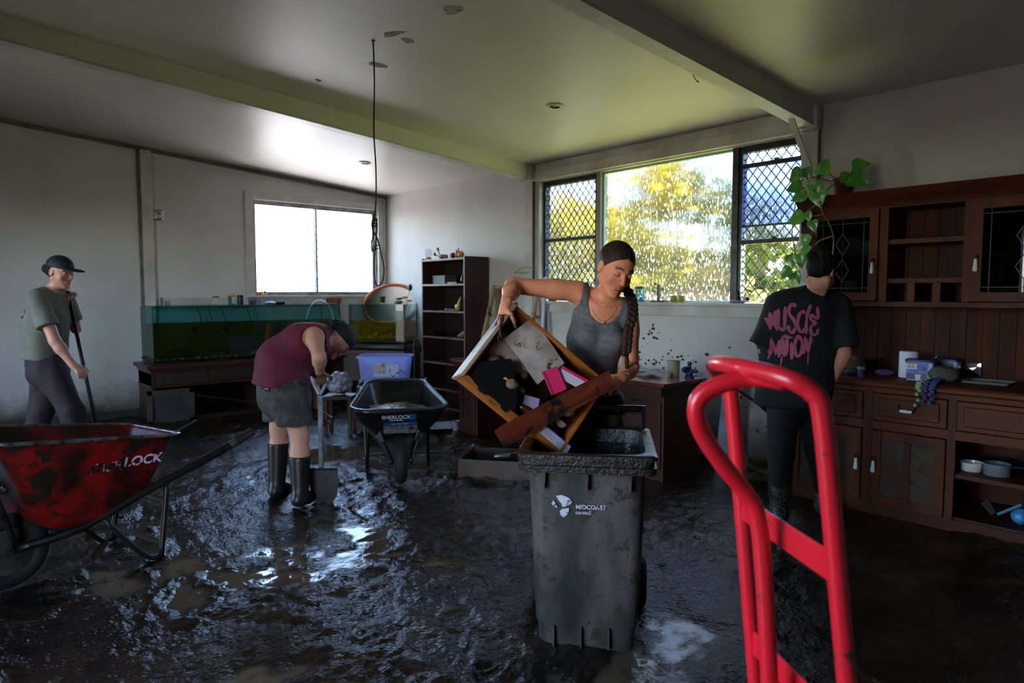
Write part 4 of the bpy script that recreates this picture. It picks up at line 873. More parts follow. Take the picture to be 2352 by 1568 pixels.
def surf(fn, lo, hi, res, blk=6):
    """surface nets on a sparse grid -> vertices, quads"""
    lo, hi = A3(lo), A3(hi); nb = np.maximum(np.ceil((hi-lo)/(res*blk)).astype(int), 1); n = nb*blk+1
    cx = [lo[i]+(np.arange(nb[i])+.5)*blk*res for i in range(3)]
    G = np.stack(np.meshgrid(*cx, indexing='ij'), -1).reshape(-1, 3); dc = fn(G).reshape(nb)
    keep = np.abs(dc) < blk*res*1.35
    val = np.full(n, 1.0); big = np.repeat(np.repeat(np.repeat(dc, blk, 0), blk, 1), blk, 2); val[:-1, :-1, :-1] = big; val[-1] = 1; val[:, -1] = 1; val[:, :, -1] = 1
    need = np.zeros(n, bool)
    for dx in (0, 1):
        pass
    kb = np.argwhere(keep); o = np.arange(blk+1); off = np.stack(np.meshgrid(o, o, o, indexing='ij'), -1).reshape(-1, 3)
    idx = (kb[:, None, :]*blk+off[None]).reshape(-1, 3); need[idx[:, 0], idx[:, 1], idx[:, 2]] = True
    I = np.argwhere(need)
    out = np.empty(len(I))
    for s in range(0, len(I), 150000): out[s:s+150000] = fn(lo+I[s:s+150000]*res)
    val[need] = out
    sg = val < 0
    c = sg[:-1, :-1, :-1].astype(np.int8)
    tot = sum(sg[a:n[0]-1+a, b_:n[1]-1+b_, c_:n[2]-1+c_].astype(np.int8) for a in (0, 1) for b_ in (0, 1) for c_ in (0, 1))
    cells = np.argwhere((tot > 0) & (tot < 8)); m = len(cells)
    if m == 0: return np.zeros((0, 3)), np.zeros((0, 4), int)
    cid = np.full(n-1, -1); cid[cells[:, 0], cells[:, 1], cells[:, 2]] = np.arange(m)
    acc = np.zeros((m, 3)); cnt = np.zeros(m)
    cor = np.array([(a, b_, c_) for a in (0, 1) for b_ in (0, 1) for c_ in (0, 1)])
    cv = np.stack([val[cells[:, 0]+k[0], cells[:, 1]+k[1], cells[:, 2]+k[2]] for k in cor], 1)
    for i in range(8):
        for j in range(i+1, 8):
            if np.abs(cor[i]-cor[j]).sum() != 1: continue
            x = (cv[:, i] < 0) != (cv[:, j] < 0)
            t = cv[x, i]/(cv[x, i]-cv[x, j]); acc[x] += cor[i]+(cor[j]-cor[i])*t[:, None]; cnt[x] += 1
    V = lo+(cells+acc/cnt[:, None])*res
    F = []
    for ax in range(3):
        u, w = (ax+1) % 3, (ax+2) % 3
        sl0 = [slice(1, n[k]-1) for k in range(3)]; sl1 = list(sl0); sl0[ax] = slice(0, n[ax]-1); sl1[ax] = slice(1, n[ax])
        e = sg[tuple(sl0)] != sg[tuple(sl1)]; E = np.argwhere(e); E[:, u] += 1; E[:, w] += 1
        if len(E) == 0: continue
        def cell(du, dw):
            q = E.copy(); q[:, u] -= du; q[:, w] -= dw; return cid[q[:, 0], q[:, 1], q[:, 2]]
        q = np.stack([cell(1, 1), cell(0, 1), cell(0, 0), cell(1, 0)], 1)
        ins = sg[E[:, 0], E[:, 1], E[:, 2]]; q[~ins] = q[~ins][:, ::-1]; F.append(q[(q >= 0).all(1)])
    return V, np.concatenate(F)
def relax(V, F, it=2, lam=.5):
    n = len(V)
    for _ in range(it):
        acc = np.zeros((n, 3)); cnt = np.zeros(n)
        for k in range(4):
            np.add.at(acc, F[:, k], V[F[:, (k+1) % 4]]); np.add.at(cnt, F[:, k], 1)
            np.add.at(acc, F[:, k], V[F[:, (k-1) % 4]]); np.add.at(cnt, F[:, k], 1)
        V = V*(1-lam)+lam*acc/np.maximum(cnt, 1)[:, None]
    return V
def mesh_np(name, V, F, mat, parent=None, col=None, smooth=True):
    me = bpy.data.meshes.new(name); me.vertices.add(len(V)); me.vertices.foreach_set('co', np.ascontiguousarray(V, np.float32).ravel())
    me.loops.add(F.size); me.loops.foreach_set('vertex_index', np.ascontiguousarray(F, np.int32).ravel())
    me.polygons.add(len(F)); me.polygons.foreach_set('loop_start', np.arange(0, F.size, F.shape[1], dtype=np.int32)); me.update(calc_edges=True); me.validate()
    if smooth: me.shade_smooth()
    if col is not None:
        a = me.color_attributes.new('Col', 'FLOAT_COLOR', 'POINT'); c = np.ones((len(V), 4), np.float32); c[:, :3] = col; a.data.foreach_set('color', c.ravel())
    me.materials.append(mat); o = bpy.data.objects.new(name, me); COL.objects.link(o)
    if parent: o.parent = parent
    return o
def blob(name, fn, lo, hi, res, mat, parent=None, it=2, col=None):
    V, F = surf(fn, lo, hi, res); V = relax(V, F, it); return mesh_np(name, V, F, mat, parent, None if col is None else col(V))
def poly2(P):
    """signed distance to a 2-D outline, negative inside"""
    P = np.asarray(P, float); Q = np.roll(P, -1, 0)
    def f(x, y):
        d = np.full(len(x), 1e9); s = np.zeros(len(x), bool)
        for (ax, ay), (bx, by) in zip(P, Q):
            ex, ey = bx-ax, by-ay; wx, wy = x-ax, y-ay; t = np.clip((wx*ex+wy*ey)/(ex*ex+ey*ey+1e-12), 0, 1)
            d = np.minimum(d, np.hypot(wx-ex*t, wy-ey*t))
            c = ((ay > y) != (by > y)) & (x < (bx-ax)*(y-ay)/((by-ay) if by != ay else 1e-9)+ax); s ^= c
        return np.where(s, -d, d)
    return f
class Head:
    """face frame: O between the ears, f forward, u up, scale s"""
    def __init__(s, O, f, roll=0, sc=1.0):
        s.O = A3(O); s.f = nrm(f); up = A3((0, 0, 1)); up = nrm(up-s.f*(up@s.f)); r = np.cross(s.f, up)
        c, sn = math.cos(R(roll)), math.sin(R(roll)); s.u = up*c+r*sn; s.r = np.cross(s.f, s.u); s.sc = sc; s.R = np.stack([s.r, s.f, s.u], 1)
    def w(s, x, y, z): return s.O+(s.r*x+s.f*y+s.u*z)*s.sc
    def loc(s, p): return (p-s.O)@s.R/s.sc
    def sdf(s, fem=True, ears=True, beard=False):
        h = SDF(); k = 1.0
        h.ell((0, -.018, .032), (.073, .092, .082)); h.ell((0, .020, .002), (.064, .068, .086), .02)
        h.ell((0, .028, -.055), (.050, .056, .056), .02)
        for m in (-1, 1):
            h.cone((m*.053, -.004, -.052), (m*.017, .066, -.100), .018 if fem else .021, .014 if fem else .018, .02)
            h.ell((m*.038, .056, -.030), (.024, .021, .024), .016)
            h.cone((m*.046, .064, .024), (m*.012, .083, .022), .008, .008, .012)
        h.ell((0, .074, -.102), (.018, .016, .015), .015)
        for m in (-1, 1): h.sub(f_ell((m*.032, .099, .003), (.019, .020, .0115)), .012)
        h.cone((0, .083, .014), (0, .106, -.024), .0075, .0095, .009); h.ell((0, .108, -.029), (.0105, .010, .009), .006)
        for m in (-1, 1):
            h.ell((m*.011, .097, -.032), (.0075, .009, .0065), .005); h.ell((m*.031, .0765, .002), (.0145, .0125, .0115), .003)
        for m in (-1, 1):
            h.cone((m*.021, .084, -.0655), (m*.002, .0965, -.0615), .0038, .0048, .004); h.cone((m*.018, .084, -.0685), (0, .094, -.0725), .0042, .0056, .004)
        h.sub(f_cone((-.021, .0905, -.0668), (.021, .0905, -.0668), .0016, .0016), .003)
        if ears:
            for m in (-1, 1):
                h.ell((m*.073, -.010, -.004), (.009, .019, .031), .006); h.sub(f_ell((m*.081, -.006, .0), (.006, .010, .018)), .004)
        def f(p): return h(s.loc(p))*s.sc
        return f
    def paint(s, V, c, base, lip=(150,72,66), brow=(58,40,30), blush=.25):
        q = s.loc(V); x, y, z = q.T; ax = np.abs(x); lin = lambda t: A3(L(*t)[:3])
        front = y > .03
        def mix(w, colr): c[:] = c*(1-w[:, None])+lin(colr)*w[:, None]
        bl = np.exp(-(((ax-.036)/.02)**2+((z+.034)/.018)**2))*front*blush+np.exp(-((ax/.012)**2+((z+.03)/.012)**2))*front*blush*1.2; mix(np.clip(bl, 0, 1), (205,96,84))
        lw = np.clip(1.4-((ax/.022)**2+((z+.0672)/.0088)**2)*1.2, 0, 1)*(y > .078); mix(lw, lip)
        arch = .0305-.004*((ax-.028)/.016)**2; bw = np.clip(1.5-((z-arch)/.0042)**2, 0, 1)*((ax > .012) & (ax < .049))*front; mix(bw*.85, brow)
        lash = -.0035-.004*np.clip(1-((ax-.031)/.015)**2, 0, 1)+.002; lw2 = np.clip(1.4-((z-lash)/.0019)**2, 0, 1)*((ax > .017) & (ax < .046))*(y > .07); mix(lw2*.9, (34,22,18))
        return c
def hand(S, w, d, n, th, curl=(.9,.9,.9,.9), spread=1.0, sc=1.0, thumb=.6, k=.006):
    """w wrist, d direction of the fingers, n palm normal, th direction of the thumb side; fingers curl toward n"""
    d = nrm(d); n = A3(n); n = nrm(n-d*(n@d)); t = nrm(np.cross(n, d)); t = t if t@A3(th) > 0 else -t; w = A3(w)
    P = lambda a, b, c: w+(d*a+t*b+n*c)*sc
    S.ecap(P(.005, 0, 0), P(.075, .003, 0), (.026*sc, .017*sc), (.038*sc, .013*sc), t, .012)
    S.ecap(P(-.03, 0, 0), P(.015, 0, 0), (.024*sc, .019*sc), (.027*sc, .018*sc), t, .015)
    for i, (b, ln) in enumerate(((.029, .070), (.010, .078), (-.010, .073), (-.028, .058))):
        a0 = P(.080-(.006 if i == 3 else 0)-abs(b)*.12, b, 0); ang = 0; p = a0; cur = curl[i]
        dd = nrm(d+t*b*spread*3.0)
        for j, (fr, r0, r1) in enumerate(((.46, .0092, .0085), (.31, .0083, .0077), (.23, .0076, .0066))):
            ang += cur*(.75 if j == 0 else 1.0); v = dd*math.cos(ang)+n*math.sin(ang); q = p+v*ln*fr*1.05*sc
            S.cone(p, q, r0*sc, r1*sc, k if j == 0 else .003); p = q
    p = P(.02, .026, .004); v1 = nrm(d*.65+t*.75+n*.35*thumb); q = p+v1*.042*sc; S.cone(p, q, .0125*sc, .0105*sc, .010)
    v2 = nrm(d*.85+t*.25+n*.7*thumb); r_ = q+v2*.033*sc; S.cone(q, r_, .0102*sc, .0092*sc, .004); v3 = nrm(d*.9-t*.1*thumb+n*.6*thumb); S.cone(r_, r_+v3*.026*sc, .0092*sc, .0075*sc, .003)
def limb(S, P, rs, k=.018):
    for i in range(len(P)-1): S.cone(P[i], P[i+1], rs[i], rs[i+1], k)
def arm(S, sh, el, wr, sc=1.0, k=.02):
    sh, el, wr = A3(sh), A3(el), A3(wr); up = el-sh; fo = wr-el
    S.cone(sh, sh+up*.35, .050*sc, .047*sc, .03); S.cone(sh+up*.3, el, .046*sc, .037*sc, k)
    S.cone(el, el+fo*.3, .037*sc, .039*sc, k); S.cone(el+fo*.3, wr, .038*sc, .025*sc, k)
def leg(S, hip, kn, an, sc=1.0, k=.03):
    hip, kn, an = A3(hip), A3(kn), A3(an); S.cone(hip, hip+(kn-hip)*.5, .086*sc, .072*sc, k); S.cone(hip+(kn-hip)*.5, kn, .072*sc, .054*sc, k)
    S.cone(kn, kn+(an-kn)*.33, .053*sc, .055*sc, k); S.cone(kn+(an-kn)*.33, an, .055*sc, .036*sc, k)
def foot(S, an, d, sc=1.0, r=.042):
    an, d = A3(an), nrm(d); S.cone(an+A3((0,0,-.03))-d*.03, an+A3((0,0,-.045))+d*.09, r*sc, r*.95*sc, .03); S.cone(an+A3((0,0,-.045))+d*.09, an+A3((0,0,-.055))+d*.16, r*.95*sc, r*.7*sc, .02)
    S.cone(an, an+A3((0,0,-.03)), .04*sc, .045*sc, .02)
def bbox(P, pad): P = np.array([A3(p) for p in P]); return P.min(0)-pad, P.max(0)+pad
def pt(u, v, z): return A3(W(u, v, z))
def lin(t): return A3(L(*t)[:3])
def n3(p, s, seed=0):
    """cheap smooth 3-D wobble for cloth folds"""
    r = np.random.RandomState(seed); o = np.zeros(len(p))
    for k in range(7):
        d = r.randn(3)*s*(1+.5*k); o += np.sin(p@d+r.rand()*6.28)/(1+.35*k)
    return o/3.2
def join_surf(parts):
    V, F, o = [], [], 0
    for v, f in parts: V.append(v); F.append(f+o); o += len(v)
    return np.concatenate(V), np.concatenate(F)
m_skin = M('skin', (200,150,125), vcol=True, rough=.46, spec=.4, sss=0)
# ================================================================== the four people (coordinates: right, ahead, up from the photographer)
def person(label, u0, v0):
    o = W(u0, v0); t = thing('person', label, 'person', (o.x, o.y, 0), YR); t['_o'] = 0; del t['_o']; return t, A3((u0, v0, 0))
def skinmesh(t, o, boxes, fn, base, head=None, mud=None, **pk):
    parts = []
    for lo, hi, res, clip in boxes:
        g = (lambda p, c=clip: fn(p)) if clip is None else (lambda p, c=clip: np.maximum(fn(p), c(p)))
        V, F = surf(g, lo, hi, res); V = relax(V, F, 1, .5); parts.append((V, F))
    V, F = join_surf(parts); c = np.tile(lin(base), (len(V), 1))
    if head is not None: c = head.paint(V, c, base, **pk)
    if mud is not None:
        w = np.clip(mud(V), 0, 1)[:, None]; c = c*(1-w)+lin((50,33,24))*w
    return mesh_np('body', V-o, F, m_skin, t, c)
def cloth(name, t, o, fn, lo, hi, res, mat, it=2):
    V, F = surf(fn, lo, hi, res); V = relax(V, F, it); return mesh_np(name, V-o, F, mat, t)
def hairfn(h, r=(.080,.101,.090), plane=True, c=(0,-.022,.034), off=.0118):
    e = f_ell(c, r)
    def f(p):
        q = h.loc(p); d = e(q)
        cut = .752*q[:, 1]-.659*q[:, 2]-off+.006*np.cos(q[:, 0]*30)
        d = smax(d, cut, .006)
        d = np.maximum(d, -(np.hypot(q[:, 0], np.maximum(0, .12-q[:, 2])*.0)-.0016)*1) if False else d
        part = np.abs(q[:, 0]-.004)-.0012; top = (q[:, 1] > -.05)
        d = d+np.where(top, .0035*np.exp(-(q[:, 0]-.004)**2/(2*.0022**2)), 0)
        return d*h.sc
    return f
m_hair = M('brown_hair', (66,42,30), (30,19,14), rough=.55, scale=30, stretch=(3,3,.4), bump=.25, bscale=60, spec=.25)
m_dhair = M('black_hair', (26,20,18), (12,10,10), rough=.65, spec=.2, scale=40, bump=.5, bscale=50)
# ------------------------------------------------------------------ young woman emptying the drawer
t, o = person('young woman in a grey tank top tipping a wooden drawer of clutter into the bin', .40, 3.42)
H = Head((.462, 3.052, 1.531), (.27, -.86, -.42), -13, .98)
B = SDF(); 
B.ecap((.408, 3.155, 1.345), (.388, 3.165, 1.20), (.118, .078), (.122, .088), (1,0,0), .04)
B.ecap((.388, 3.165, 1.20), (.374, 3.22, 1.03), (.120, .086), (.102, .078), (1,0,0), .04)
B.ecap((.374, 3.22, 1.03), (.385, 3.33, .89), (.104, .08), (.150, .10), (1,0,0), .05)
for bx in (.335, .452): B.ell((bx, 3.088, 1.222-(bx-.335)*.1), (.058, .052, .056), .035)
B.cone((.416, 3.145, 1.375), (.445, 3.085, 1.475), .046, .043, .03)
B.cone((.418, 3.148, 1.395), (.308, 3.145, 1.425), .036, .040, .04); B.cone((.42, 3.148, 1.39), (.522, 3.15, 1.352), .036, .040, .04)
B.cone((.40, 3.085, 1.362), (.31, 3.10, 1.405), .012, .012, .02); B.cone((.425, 3.085, 1.36), (.52, 3.11, 1.345), .012, .012, .02)
arm(B, (.298, 3.135, 1.432), (.006, 3.11, 1.458), (-.026, 2.915, 1.368), .98)
arm(B, (.536, 3.145, 1.338), (.552, 3.15, 1.078), (.480, 2.985, 1.048), .95)
leg(B, (.31, 3.36, .86), (.30, 3.40, .47), (.28, 3.52, .08)); leg(B, (.46, 3.36, .86), (.49, 3.38, .47), (.50, 3.52, .08))
HL = SDF(); hand(HL, (-.028, 2.908, 1.362), (-.36, -.46, -.81), (.74, .16, -.64), (.3, -.9, .2), (.22,.24,.26,.30), .5, .98, 1.3)
HR = SDF(); hand(HR, (.480, 2.985, 1.048), (-.74, -.60, -.20), (-.30, .55, -.75), (-.2, -.7, .7), (.75,.80,.85,.9), .4, .92, .8)
hd = H.sdf()
full = lambda p: smin(smin(smin(B(p), hd(p), .012), HL(p), .012), HR(p), .012)
mudL = lambda V: ((V[:, 0] < .03) & (V[:, 2] < 1.335))*np.clip(1.5+1.6*n3(V, 38, 2)-(V[:, 2]-1.27)*14, 0, 1)+(V[:, 0] < .10)*np.clip(n3(V, 26, 5)*3-2.0, 0, 1)*.8+((V[:, 1] < 3.0) & (V[:, 0] > .35) & (V[:, 2] < 1.07))*np.clip(.2+1.8*n3(V, 40, 6), 0, .85)
cut = lambda p: 1.462-.10*(p[:, 1]-3.08)-p[:, 2]
hb = lambda p: np.minimum(np.linalg.norm(p-A3((-.055, 2.87, 1.30)), axis=1)-.145, np.linalg.norm(p-A3((.435, 2.945, 1.03)), axis=1)-.115)
hdbox = lambda p: np.linalg.norm(p-A3((.464, 3.03, 1.52)), axis=1)-.168
skinmesh(t, o, [((-.12, 2.80, .0), (.68, 3.65, 1.66), .0095, lambda p: -np.minimum(hb(p)+.004, hdbox(p)+.004)),
                ((.285, 2.85, 1.34), (.645, 3.21, 1.70), .0031, hdbox), ((-.21, 2.72, 1.15), (.10, 3.02, 1.45), .0036, lambda p: np.linalg.norm(p-A3((-.055, 2.87, 1.30)), axis=1)-.145), ((.31, 2.82, .91), (.56, 3.07, 1.15), .0038, lambda p: np.linalg.norm(p-A3((.435, 2.945, 1.03)), axis=1)-.115)],
         full, (236,146,108), H, mudL)
cloth('hair', t, o, lambda p: np.minimum(hairfn(H)(p), f_ell(H.w(-.03, -.092, -.02), (.03,.028,.045))(p)), (.31, 2.9, 1.36), (.64, 3.24, 1.70), .0042, m_hair)
bp = spline([(.50, 3.165, 1.475), (.535, 3.13, 1.42), (.542, 3.075, 1.37), (.532, 3.03, 1.32), (.514, 3.012, 1.26), (.510, 3.015, 1.20), (.508, 3.03, 1.15)], 5)
Bd = SDF()
for k in range(0, len(bp)-1):
    p = A3(bp[k]); a = k/len(bp); s_ = (-1) ** k; Bd.ell(p+A3((s_*.0095, -.003, 0)), (.0185*(1-.35*a), .0165*(1-.3*a), .0165), .004)
cloth('braid', t, o, Bd, (.43, 2.97, 1.12), (.57, 3.20, 1.51), .0035, m_hair, 1)
b = MB(); b.tube(spline([Vector(p)-Vector(o) for p in ((.508, 3.03, 1.15), (.514, 3.04, 1.12), (.512, 3.045, 1.08), (.50, 3.05, 1.05))], 4), [.009, .008, .010, .011, .011, .010, .009, .008, .007, .006, .005, .003, .001], 8); b.build('braid_tail', m_hair, t, smooth=True)
b = MB(); b.lathe([(.011,-.006), (.0125,0), (.011,.006)], Vector((.509, 3.03, 1.148))-Vector(o), 12); b.build('hair_tie', m_iron, t, smooth=True)
TP = poly2([(0.322,1.473), (0.356,1.473), (0.350,1.426), (0.342,1.377), (0.355,1.327), (0.375,1.302), (0.402,1.288), (0.430,1.288), (0.457,1.302), (0.481,1.331), (0.494,1.371), (0.503,1.410), (0.539,1.400), (0.532,1.341), (0.517,1.282), (0.523,1.243), (0.551,1.193), (0.553,1.054), (0.544,0.92), (0.187,0.92), (0.176,1.173), (0.169,1.322), (0.227,1.316), (0.256,1.325), (0.282,1.345), (0.303,1.377), (0.313,1.406)])
Tt = SDF(); Tt.ops = B.ops[:15]
def tankf(p):
    d = Tt(p)-.0065-.0035*n3(p*A3((.5, 1, 1.6)), 26, 3)*np.clip((1.2-p[:, 2])*5, 0, 1); return np.maximum(d, TP(p[:, 0], p[:, 2]))
cloth('tank_top', t, o, tankf, (.20, 3.0, .90), (.60, 3.45, 1.50), .0052, M('grey_rib_knit', (116,111,109), (94,90,90), rough=.85, scale=50, bump=.12, bscale=160), 1)
Tr = SDF(); Tr.ops = B.ops[2:3]+B.ops[-8:] if False else B.ops[2:3]
leg(Tr, (.31, 3.36, .86), (.30, 3.40, .47), (.28, 3.52, .10), 1.12); leg(Tr, (.46, 3.36, .86), (.49, 3.38, .47), (.50, 3.52, .10), 1.12)
cloth('trousers', t, o, lambda p: np.maximum(Tr(p)-.010-.003*n3(p, 30, 8), p[:, 2]-.945), (.12, 3.18, .05), (.66, 3.68, 1.0), .009, M('black_cotton', (20,20,22), (30,28,28), rough=.8, scale=8))
for bx in (.28, .50):
    S = SDF(); S.cone((bx, 3.52, .24), (bx, 3.52, .06), .058, .05); foot(S, (bx, 3.52, .08), (0, -1, 0), 1.05); cloth('boot', t, o, lambda p: np.maximum(S(p), -p[:, 2]-.02), (bx-.1, 3.28, -.03), (bx+.1, 3.64, .33), .008, m_tyre)
nk = []
for k in range(19):
    a = R(-62+124*k/18); x = .415-.066*math.sin(-a)*1.0; z = 1.375-.078*math.cos(a)**2-.0; nk.append((x-.006*(0), 0, z))
pts = []
for x, _, z in nk:
    vv = 2.98
    for it in range(60):
        d = float(full(A3([[x, vv, z]]))[0]); vv += max(d, .0004)
        if d < .0012: break
    pts.append((x-o[0], vv-.001-o[1], z))
b = MB(); b.tube(pts, .0009, 5); nc = b.build('necklace', M('fine_gold_chain', (190,160,110), rough=.3, metal=.9), t, smooth=True)
b = MB(); q = min(pts, key=lambda k: k[2]); b.ell((q[0], q[1]-.004, q[2]-.005), .0055, 8, 6); b.build('pendant', M('silver_bead', (230,230,232), rough=.15, metal=1), nc, smooth=True)
# ------------------------------------------------------------------ bent worker with the spade
t, o = person('worker in a maroon singlet and grey shorts bending over a spade', -1.54, 4.62)
B = SDF()
B.ecap((-1.575, 4.66, .80), (-1.565, 4.68, .95), (.165, .150), (.170, .150), (.5, 1, 0), .06)
B.ecap((-1.565, 4.68, .95), (-1.44, 4.72, 1.06), (.170, .145), (.180, .125), (.5, 1, 0), .06)
B.ecap((-1.44, 4.72, 1.06), (-1.35, 4.74, 1.09), (.175, .120), (.140, .10), (.5, 1, 0), .06)
B.cone((-1.35, 4.75, 1.10), (-1.27, 4.82, 1.11), .062, .055, .04); H = Head((-1.235, 4.86, 1.09), (.50, .25, -.80), 0, 1.0)
arm(B, (-1.338, 4.60, 1.135), (-1.245, 4.39, 1.015), (-1.285, 4.545, .895), 1.14); arm(B, (-1.35, 4.88, 1.07), (-1.43, 4.86, .80), (-1.365, 4.725, .585), 1.08)
B.cone((-1.40, 4.72, 1.10), (-1.338, 4.61, 1.135), .06, .062, .05)
leg(B, (-1.52, 4.58, .78), (-1.435, 4.555, .47), (-1.42, 4.50, .08), 1.12); leg(B, (-1.63, 4.74, .78), (-1.63, 4.72, .48), (-1.645, 4.70, .08), 1.08)
HN = SDF(); hand(HN, (-1.285, 4.548, .897), (.02, .35, -.93), (-.2, .9, .3), (1, 0, 0), (.95, .95, .95, .95), .2, 1.0, .9)
hand(HN, (-1.365, 4.725, .585), (.55, -.45, -.70), (.5, .8, .1), (.5, -.3, .8), (.9, .9, .9, .9), .2, 1.0, .9)
hd = H.sdf(False); full = lambda p: smin(smin(B(p), hd(p), .02), HN(p), .012)
mudf = lambda V: np.clip(n3(V, 30, 4)*2.6-1.9, 0, 1)*.8+(V[:, 2] < .62)*(V[:, 2] > .44)*(V[:, 1] > 4.60)*(V[:, 0] > -1.42)*np.clip(.9+1.5*n3(V, 30, 9), 0, 1)+(V[:, 2] < .885)*(V[:, 2] > .8)*(V[:, 0] > -1.34)*.8
skinmesh(t, o, [((-1.86, 4.30, .0), (-1.08, 5.0, 1.30), .0088, None)], full, (206,146,122), H, mudf)
Sh = SDF(); Sh.ops = B.ops[:4]+B.ops[12:13]
def singlet(p):
    q = p-A3((-1.575, 4.66, .80)); d = Sh(p)-.022-.010*n3(p*A3((1, 1, .6)), 17, 4)*np.clip((1.15-p[:, 2])*3, .3, 1)
    hem = p[:, 2]-.0; d = np.minimum(d, f_ecap((-1.565, 4.65, .95), (-1.575, 4.64, .79), (.195, .165), (.205, .19), (.5, 1, 0))(p)-.004*n3(p, 22, 6))
    d = np.maximum(d, .805-.10*(p[:, 0]+1.57)-p[:, 2]); d = smax(d, -(np.linalg.norm((p-A3((-1.325, 4.565, 1.13)))/A3((1, 1, 1)), axis=1)-.082), .01)
    d = smax(d, -(np.linalg.norm(p-A3((-1.34, 4.93, 1.06)), axis=1)-.075), .01); return np.maximum(d, p[:, 0]+1.255)
cloth('singlet', t, o, singlet, (-1.88, 4.36, .72), (-1.16, 5.02, 1.34), .0075, M('maroon_jersey', (112,26,50), (86,20,44), rough=.8, scale=6, bump=.05))
def shorts(p):
    d = f_ecap((-1.575, 4.655, .84), (-1.56, 4.65, .72), (.18, .165), (.195, .17), (.5, 1, 0))(p)
    d = smin(d, f_cone((-1.515, 4.575, .76), (-1.452, 4.555, .50), .125, .118)(p), .05); d = smin(d, f_cone((-1.63, 4.745, .76), (-1.635, 4.72, .50), .115, .105)(p), .04)
    d = d-.006*n3(p, 24, 12); return np.maximum(np.maximum(d, .545+.02*n3(p, 9, 3)-p[:, 2]), p[:, 2]-.92)
cloth('shorts', t, o, shorts, (-1.86, 4.36, .46), (-1.26, 4.96, .96), .0082, M('grey_work_shorts', (84,84,84), (52,50,48), rough=.85, scale=5, mud=.32, mudscale=6, mudc=(58,50,42)))
b = MB(); q = Vector((-1.605-o[0], 4.445-o[1], .80)); b.box(q, (.034, .004, .036), Matrix.Rotation(R(-14), 3, 'Z')); lb = b.build('brand_patch', m_iron, t)
text_mesh('lettering', 'RMC', .013, m_white, lb, q+Vector((-.001, -.004, -.005)), (R(90), 0, R(-14)), ext=.0004)
for (ax, ay, zt, dx) in ((-1.42, 4.50, .335, .25), (-1.645, 4.70, .385, .1)):
    S = SDF(); kx, ky = (-1.43, 4.53) if ax > -1.5 else (-1.635, 4.715)
    S.cone((kx, ky, zt), (ax, ay, .08), .072, .054, .02); foot(S, (ax, ay, .08), (dx, .9, 0), 1.12)
    cloth('gumboot', t, o, lambda p: np.maximum(np.maximum(S(p), p[:, 2]-zt), -p[:, 2]-.03), (ax-.13, ay-.13, -.04), (ax+.16, ay+.28, zt+.05), .0078, M('muddy_gumboot', (24,23,22), (46,40,34), rough=.4, scale=7, ramp=(.45,.7)))
cp = f_ell((0, -.012, .045), (.086, .108, .082))
def capf(p):
    q = H.loc(p); d = np.maximum(cp(q), .018-q[:, 2]+.10*q[:, 1]); br = f_ell((0, -.115, .030), (.082, .065, .012))(q)
    return np.minimum(d, br)
cloth('cap', t, o, capf, (-1.42, 4.64, .96), (-1.02, 5.06, 1.30), .006, M('navy_cap', (26,26,40), (18,18,28), rough=.8, scale=12))
# the spade
q = W(-1.285, 4.58); t = thing('spade', 'steel spade with a D handle held by the bent worker', 'spade', (q.x, q.y, 0), YR)
def sp(u, v, z): return (u+1.285, v-4.58, z)
m_ss = M('weathered_ash_shaft', (150,148,156), (104,98,96), rough=.45, scale=8, mud=.15)
b = MB(); b.tube([sp(-1.305, 4.60, .72), sp(-1.31, 4.62, .45), sp(-1.312, 4.63, .20)], [.018, .017, .018], 10); b.build('shaft', m_ss, t, smooth=True)
for s in (-1, 1):
    b = MB(); b.tube(spline([sp(-1.305, 4.60, .735), sp(-1.303+s*.03, 4.597, .79), sp(-1.30+s*.052, 4.592, .84), sp(-1.30+s*.054, 4.59, .868)], 4), [.014]*13, 8); b.build('yoke_arm', M('yoke_steel', (170,172,184), rough=.3, metal=.5), t, smooth=True)
b = MB(); b.tube([sp(-1.356, 4.59, .87), sp(-1.244, 4.59, .87)], .014, 10); b.build('grip_bar', m_iron, t, smooth=True)
b = MB(); pr_ = [(-.095, .22), (-.03, .235), (.03, .235), (.095, .22), (.10, .12), (.085, .03), (.05, -.02), (0, -.035), (-.05, -.02), (-.085, .03), (-.10, .12)]
b.prism(pr_, (0, .006, 0), sp(-1.29, 4.60, 0)); b.build('blade', M('muddy_blade', (24,21,20), (44,36,30), rough=.3, metal=.4, scale=8), t)
b = MB(); b.tube([sp(-1.385, 4.60, .225), sp(-1.195, 4.60, .225)], .008, 8); b.build('tread', m_iron, t)
# ------------------------------------------------------------------ man by the left wall
t, o = person('man in a black cap and khaki T-shirt walking along the left wall', -3.66, 5.40)
H = Head((-3.556, 5.40, 1.592), (.92, -.20, -.20), 0, 1.02)
B = SDF()
B.ecap((-3.66, 5.40, 1.36), (-3.69, 5.40, 1.15), (.165, .105), (.150, .115), (.1, 1, 0), .06); B.ecap((-3.69, 5.40, 1.15), (-3.70, 5.40, .92), (.150, .115), (.145, .115), (.1, 1, 0), .06)
B.cone((-3.645, 5.40, 1.40), (-3.575, 5.40, 1.50), .062, .056, .03); B.cone((-3.65, 5.40, 1.42), (-3.63, 5.25, 1.385), .05, .05, .05); B.cone((-3.65, 5.40, 1.42), (-3.63, 5.55, 1.385), .05, .05, .05)
arm(B, (-3.62, 5.235, 1.37), (-3.50, 5.215, 1.06), (-3.385, 5.24, .875), 1.1); arm(B, (-3.63, 5.55, 1.37), (-3.62, 5.66, 1.13), (-3.575, 5.50, 1.34), 1.0)
